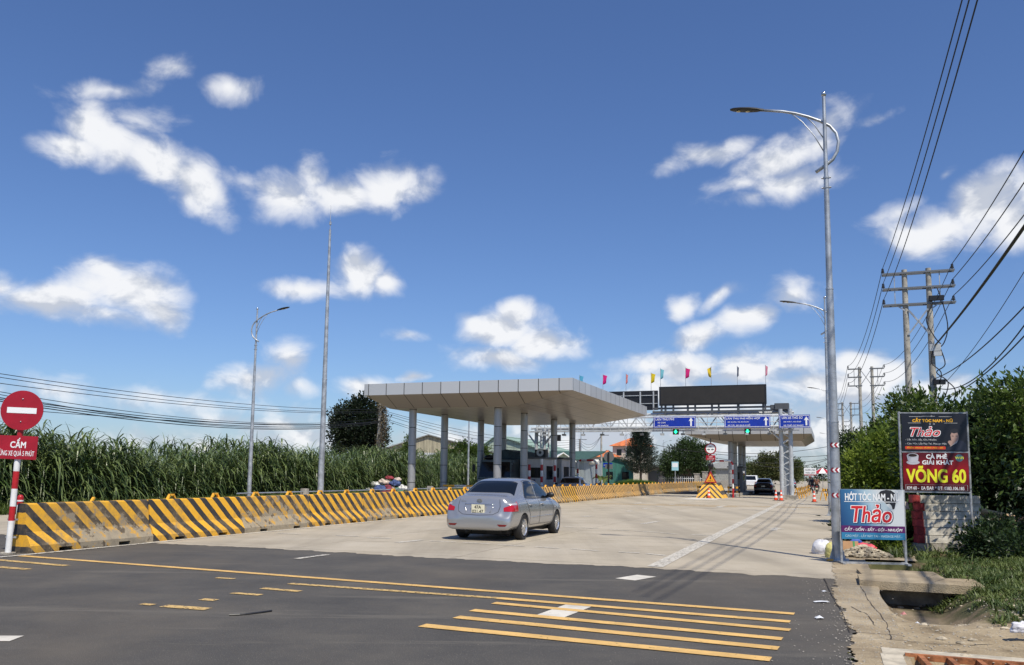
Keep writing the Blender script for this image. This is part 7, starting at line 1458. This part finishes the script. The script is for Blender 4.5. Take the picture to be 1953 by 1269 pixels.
hh = (2.45+.5*np.sin(s_*.35)+.35*np.sin(s_*1.1+2)+.35*NR.normal(size=ns_))*(1+.04*dp); hh = np.clip(hh, 1.4, 3.7)*np.where(s_ > 50, 1.12, 1.05)
allb = []; per = 10
for k in range(per):
    f = .10+.88*k/(per-1); z = hh*f*.80; th_ = NR.rand(ns_)*2*np.pi; L2 = (.75+.75*NR.rand(ns_)); e0 = .9+.5*NR.rand(ns_)+(.25 if k > 7 else 0); bd = 1.8+1.5*NR.rand(ns_)
    bx = s_*SD_+t_*CD; by = s_*CD-t_*SD_; allb.append(strips(np.stack([bx, by, z], 1), np.cos(th_), np.sin(th_), L2, np.minimum(e0, 1.5), bd, .030+.018*NR.rand(ns_)))
allb.append(strips(np.stack([s_*SD_+t_*CD, s_*CD-t_*SD_, np.zeros(ns_)], 1), np.cos(th_), np.sin(th_), hh*.9, np.full(ns_, 1.53), np.full(ns_, .08), np.full(ns_, .014)))
kk = 900; i_ = NR.choice(ns_, kk); th_ = NR.rand(kk)*6.28; allb.append(strips(np.stack([s_[i_]*SD_+t_[i_]*CD, s_[i_]*CD-t_[i_]*SD_, hh[i_]*.8], 1), np.cos(th_), np.sin(th_), .7+.5*NR.rand(kk), np.full(kk, 1.35), .5+NR.rand(kk), np.full(kk, .02)))
gm = mat('elephant_grass_blade', (.045, .082, .020), .38, col2=(.17, .22, .075), vscale=1.2, var=.01, trans=.22, spec=.5)
h_ = quads_obj('elephant_grass', np.concatenate(allb), gm); stuff(h_); tag(h_, 'tall dense elephant grass with long drooping blades along the left side', 'elephant grass')
# earth bank inside the hedge so that nothing shows through low down
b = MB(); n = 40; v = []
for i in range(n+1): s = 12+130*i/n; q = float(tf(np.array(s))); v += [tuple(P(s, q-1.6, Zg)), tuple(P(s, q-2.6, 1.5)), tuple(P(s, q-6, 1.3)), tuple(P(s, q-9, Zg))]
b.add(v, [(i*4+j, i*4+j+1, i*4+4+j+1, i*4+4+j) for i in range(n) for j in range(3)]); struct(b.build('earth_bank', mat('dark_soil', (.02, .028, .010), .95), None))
# ---- short grass and weeds
def tufts(name, label, pts, hgt, wd, m, k=5):
    n = len(pts); pts = np.asarray(pts); allv = []
    for j in range(k): th_ = NR.rand(n)*6.28; b0 = pts.copy(); b0[:, :2] += NR.normal(size=(n, 2))*.02; allv.append(strips(b0, np.cos(th_), np.sin(th_), hgt*(.5+NR.rand(n)), 1.0+.5*NR.rand(n), .6+1.2*NR.rand(n), np.full(n, wd), 3))
    o = quads_obj(name, np.concatenate(allv), m); stuff(o); tag(o, label, 'grass'); return o
gsm = mat('verge_grass_blade', (.05, .085, .018), .5, col2=(.15, .19, .05), vscale=1.5, var=.01, trans=.25)
pts = []
while len(pts) < 11500:
    s = random.uniform(8.4, 17.4); t = random.uniform(.75, 9); 
    d = fbm(s*1.3+7, t*1.3)+.9*sm(1.3, 2.6, t+(s-10)*.25)-.42
    if t < 2.0 and s < 9.8: continue
    if random.random() < d*1.3: pts.append(tuple(P(s, t, th(s, t))))
tufts('grass', 'short patchy grass over the rubble on the right verge', pts, .11, .006, gsm, 6)
pts = []
for _ in range(14000):
    s = 14+115*random.random()**1.3; q = float(tf(np.array(s))); t = random.uniform(q-.8, min(-25.7, q+2.6)) if s < 48 else random.uniform(q-.8, q+1.2); pts.append(tuple(P(s, t, Zg)))
tufts('weeds', 'weedy grass strip along the foot of the elephant grass', pts, .42, .012, mat('weed_blade', (.05, .10, .015), .5, col2=(.14, .17, .04), vscale=.5, var=.01, trans=.3), 5)
pts = []
for _ in range(4000):
    s = random.uniform(17.5, 60); t = .9+random.random()**2*5+.3*fbm(s, 3); 
    if fbm(s*.7, t*.7) > -.18: pts.append(tuple(P(s, t+.3, Zg)))
tufts('weeds', 'weeds along the right edge of the road behind the signs', pts, .22, .009, gsm, 6)
b = MB(); n = 14; v = []                     # grassy mound before the conifer
pts = []
mc = gpt(1213, 96)
for _ in range(5200): a_, r_ = random.uniform(0, 6.28), random.random()**.5; x, y = 3.0*r_*math.cos(a_), 2.2*r_*math.sin(a_); pts.append((mc.x+x, mc.y+y, Zg+.55*(1-r_*r_)))
tufts('grass', 'bright grassy mound below the conifer beyond the barriers', pts, .62, .02, leafmat('mound_grass', (.06, .12, .02), (.12, .20, .035), .5, .3, .5), 5)
# ---- rubble stones on the verge
b = MB()
def stone(b, p, r):
    v = []; k = 7
    for z, q in ((0, .9), (.5, 1.0), (.85, .55)):
        for i in range(k): a = 6.283*i/k; rr_ = r*q*random.uniform(.7, 1.15); v.append((p[0]+rr_*math.cos(a)*1.2, p[1]+rr_*math.sin(a), p[2]+z*r*random.uniform(.7, 1)))
    b.add(v, [(j*k+i, j*k+(i+1) % k, (j+1)*k+(i+1) % k, (j+1)*k+i) for j in range(2) for i in range(k)]+[tuple(2*k+i for i in range(k))])
cnt = 0
while cnt < 2300:
    s = random.uniform(7.9, 17.2); t = random.uniform(.55, 7.0)
    den = .25+1.5*fbm(s*.9+3, t*.9+1)+(.8 if 14.6 < s < 16.6 and t < 2.2 else 0)+(.5 if 9 < s < 12 and 1.7 < t < 4.5 else 0)
    if t < 1.9 and s < 14 and random.random() < .75: continue
    if random.random() < den: stone(b, tuple(P(s, t, th(s, t)-.008)), random.choice((.008, .012, .018, .025, .038))*random.uniform(.7, 1.2)); cnt += 1
q = G(1650, 1064)
for k in range(520): a_, r_ = random.uniform(0, 6.28), random.random()**.7; x, y = .55*r_*math.cos(a_)+.05, .42*r_*math.sin(a_); stone(b, (q.x+x, q.y+.2+y, .02+.20*(1-r_)), random.uniform(.012, .045))
o = b.build('rubble', mat('rubble_stone', (.36, .31, .23), .9, var=.35, vscale=7), None); stuff(o); tag(o, 'loose broken stones scattered on the verge and heaped behind the salon sign', 'rubble')
b = MB()
for k in range(450): s = random.uniform(6.6, 13.8); t = random.uniform(-10, .1)*random.random()**.6; stone(b, tuple(P(s, t, .001)), random.uniform(.001, .0035))
for k in range(500): s = random.uniform(6.6, 14.5); t = .15+.25*random.gauss(0, 1); stone(b, tuple(P(s, t, .008)), random.uniform(.002, .008))
for k in range(1500): s = random.uniform(6.9, 13); t = random.uniform(.1, 3.2)*random.random()**.5; (t > .5 and th(s, t) < -.03) or stone(b, tuple(P(s, t, max(.01, th(s, t)) if t > .5 else .01)), random.uniform(.003, .011))
o = b.build('grit', mat('pale_grit', (.36, .33, .28), .9), None); stuff(o); tag(o, 'fine pale grit on the near asphalt', 'grit')
# ---- far tree line
bl_ = []
for k in range(70): x = -260+10*k+random.uniform(-4, 4); bl_.append((x, random.uniform(-10, 10), 1.5+random.uniform(0, 2.0), 7, 4, random.uniform(2.5, 4.5)))
v = crown(bl_, 30000, 1.1, .6, 1.6, 20); o = quads_obj('distant_trees', v, leafmat('distant_leaf', (.04, .06, .035), (.075, .10, .05), .7, .1, .05)); o.location = P(430, -10); o.rotation_euler.z = RA; stuff(o); tag(o, 'distant low tree line on the horizon', 'trees')
bl_ = []
for k in range(26): y = 5*k; bl_.append((random.uniform(-2, 2), y, 1.4+random.uniform(0, 1.6), 2.6, 3.4, random.uniform(1.6, 3.2)))
v = crown(bl_, 16000, .5, .24, .8, 22); o = quads_obj('roadside_trees', v, L_mid); o.location = P(126, 8); o.rotation_euler.z = RA; stuff(o); tag(o, 'band of roadside trees behind the far shops on the right', 'trees')
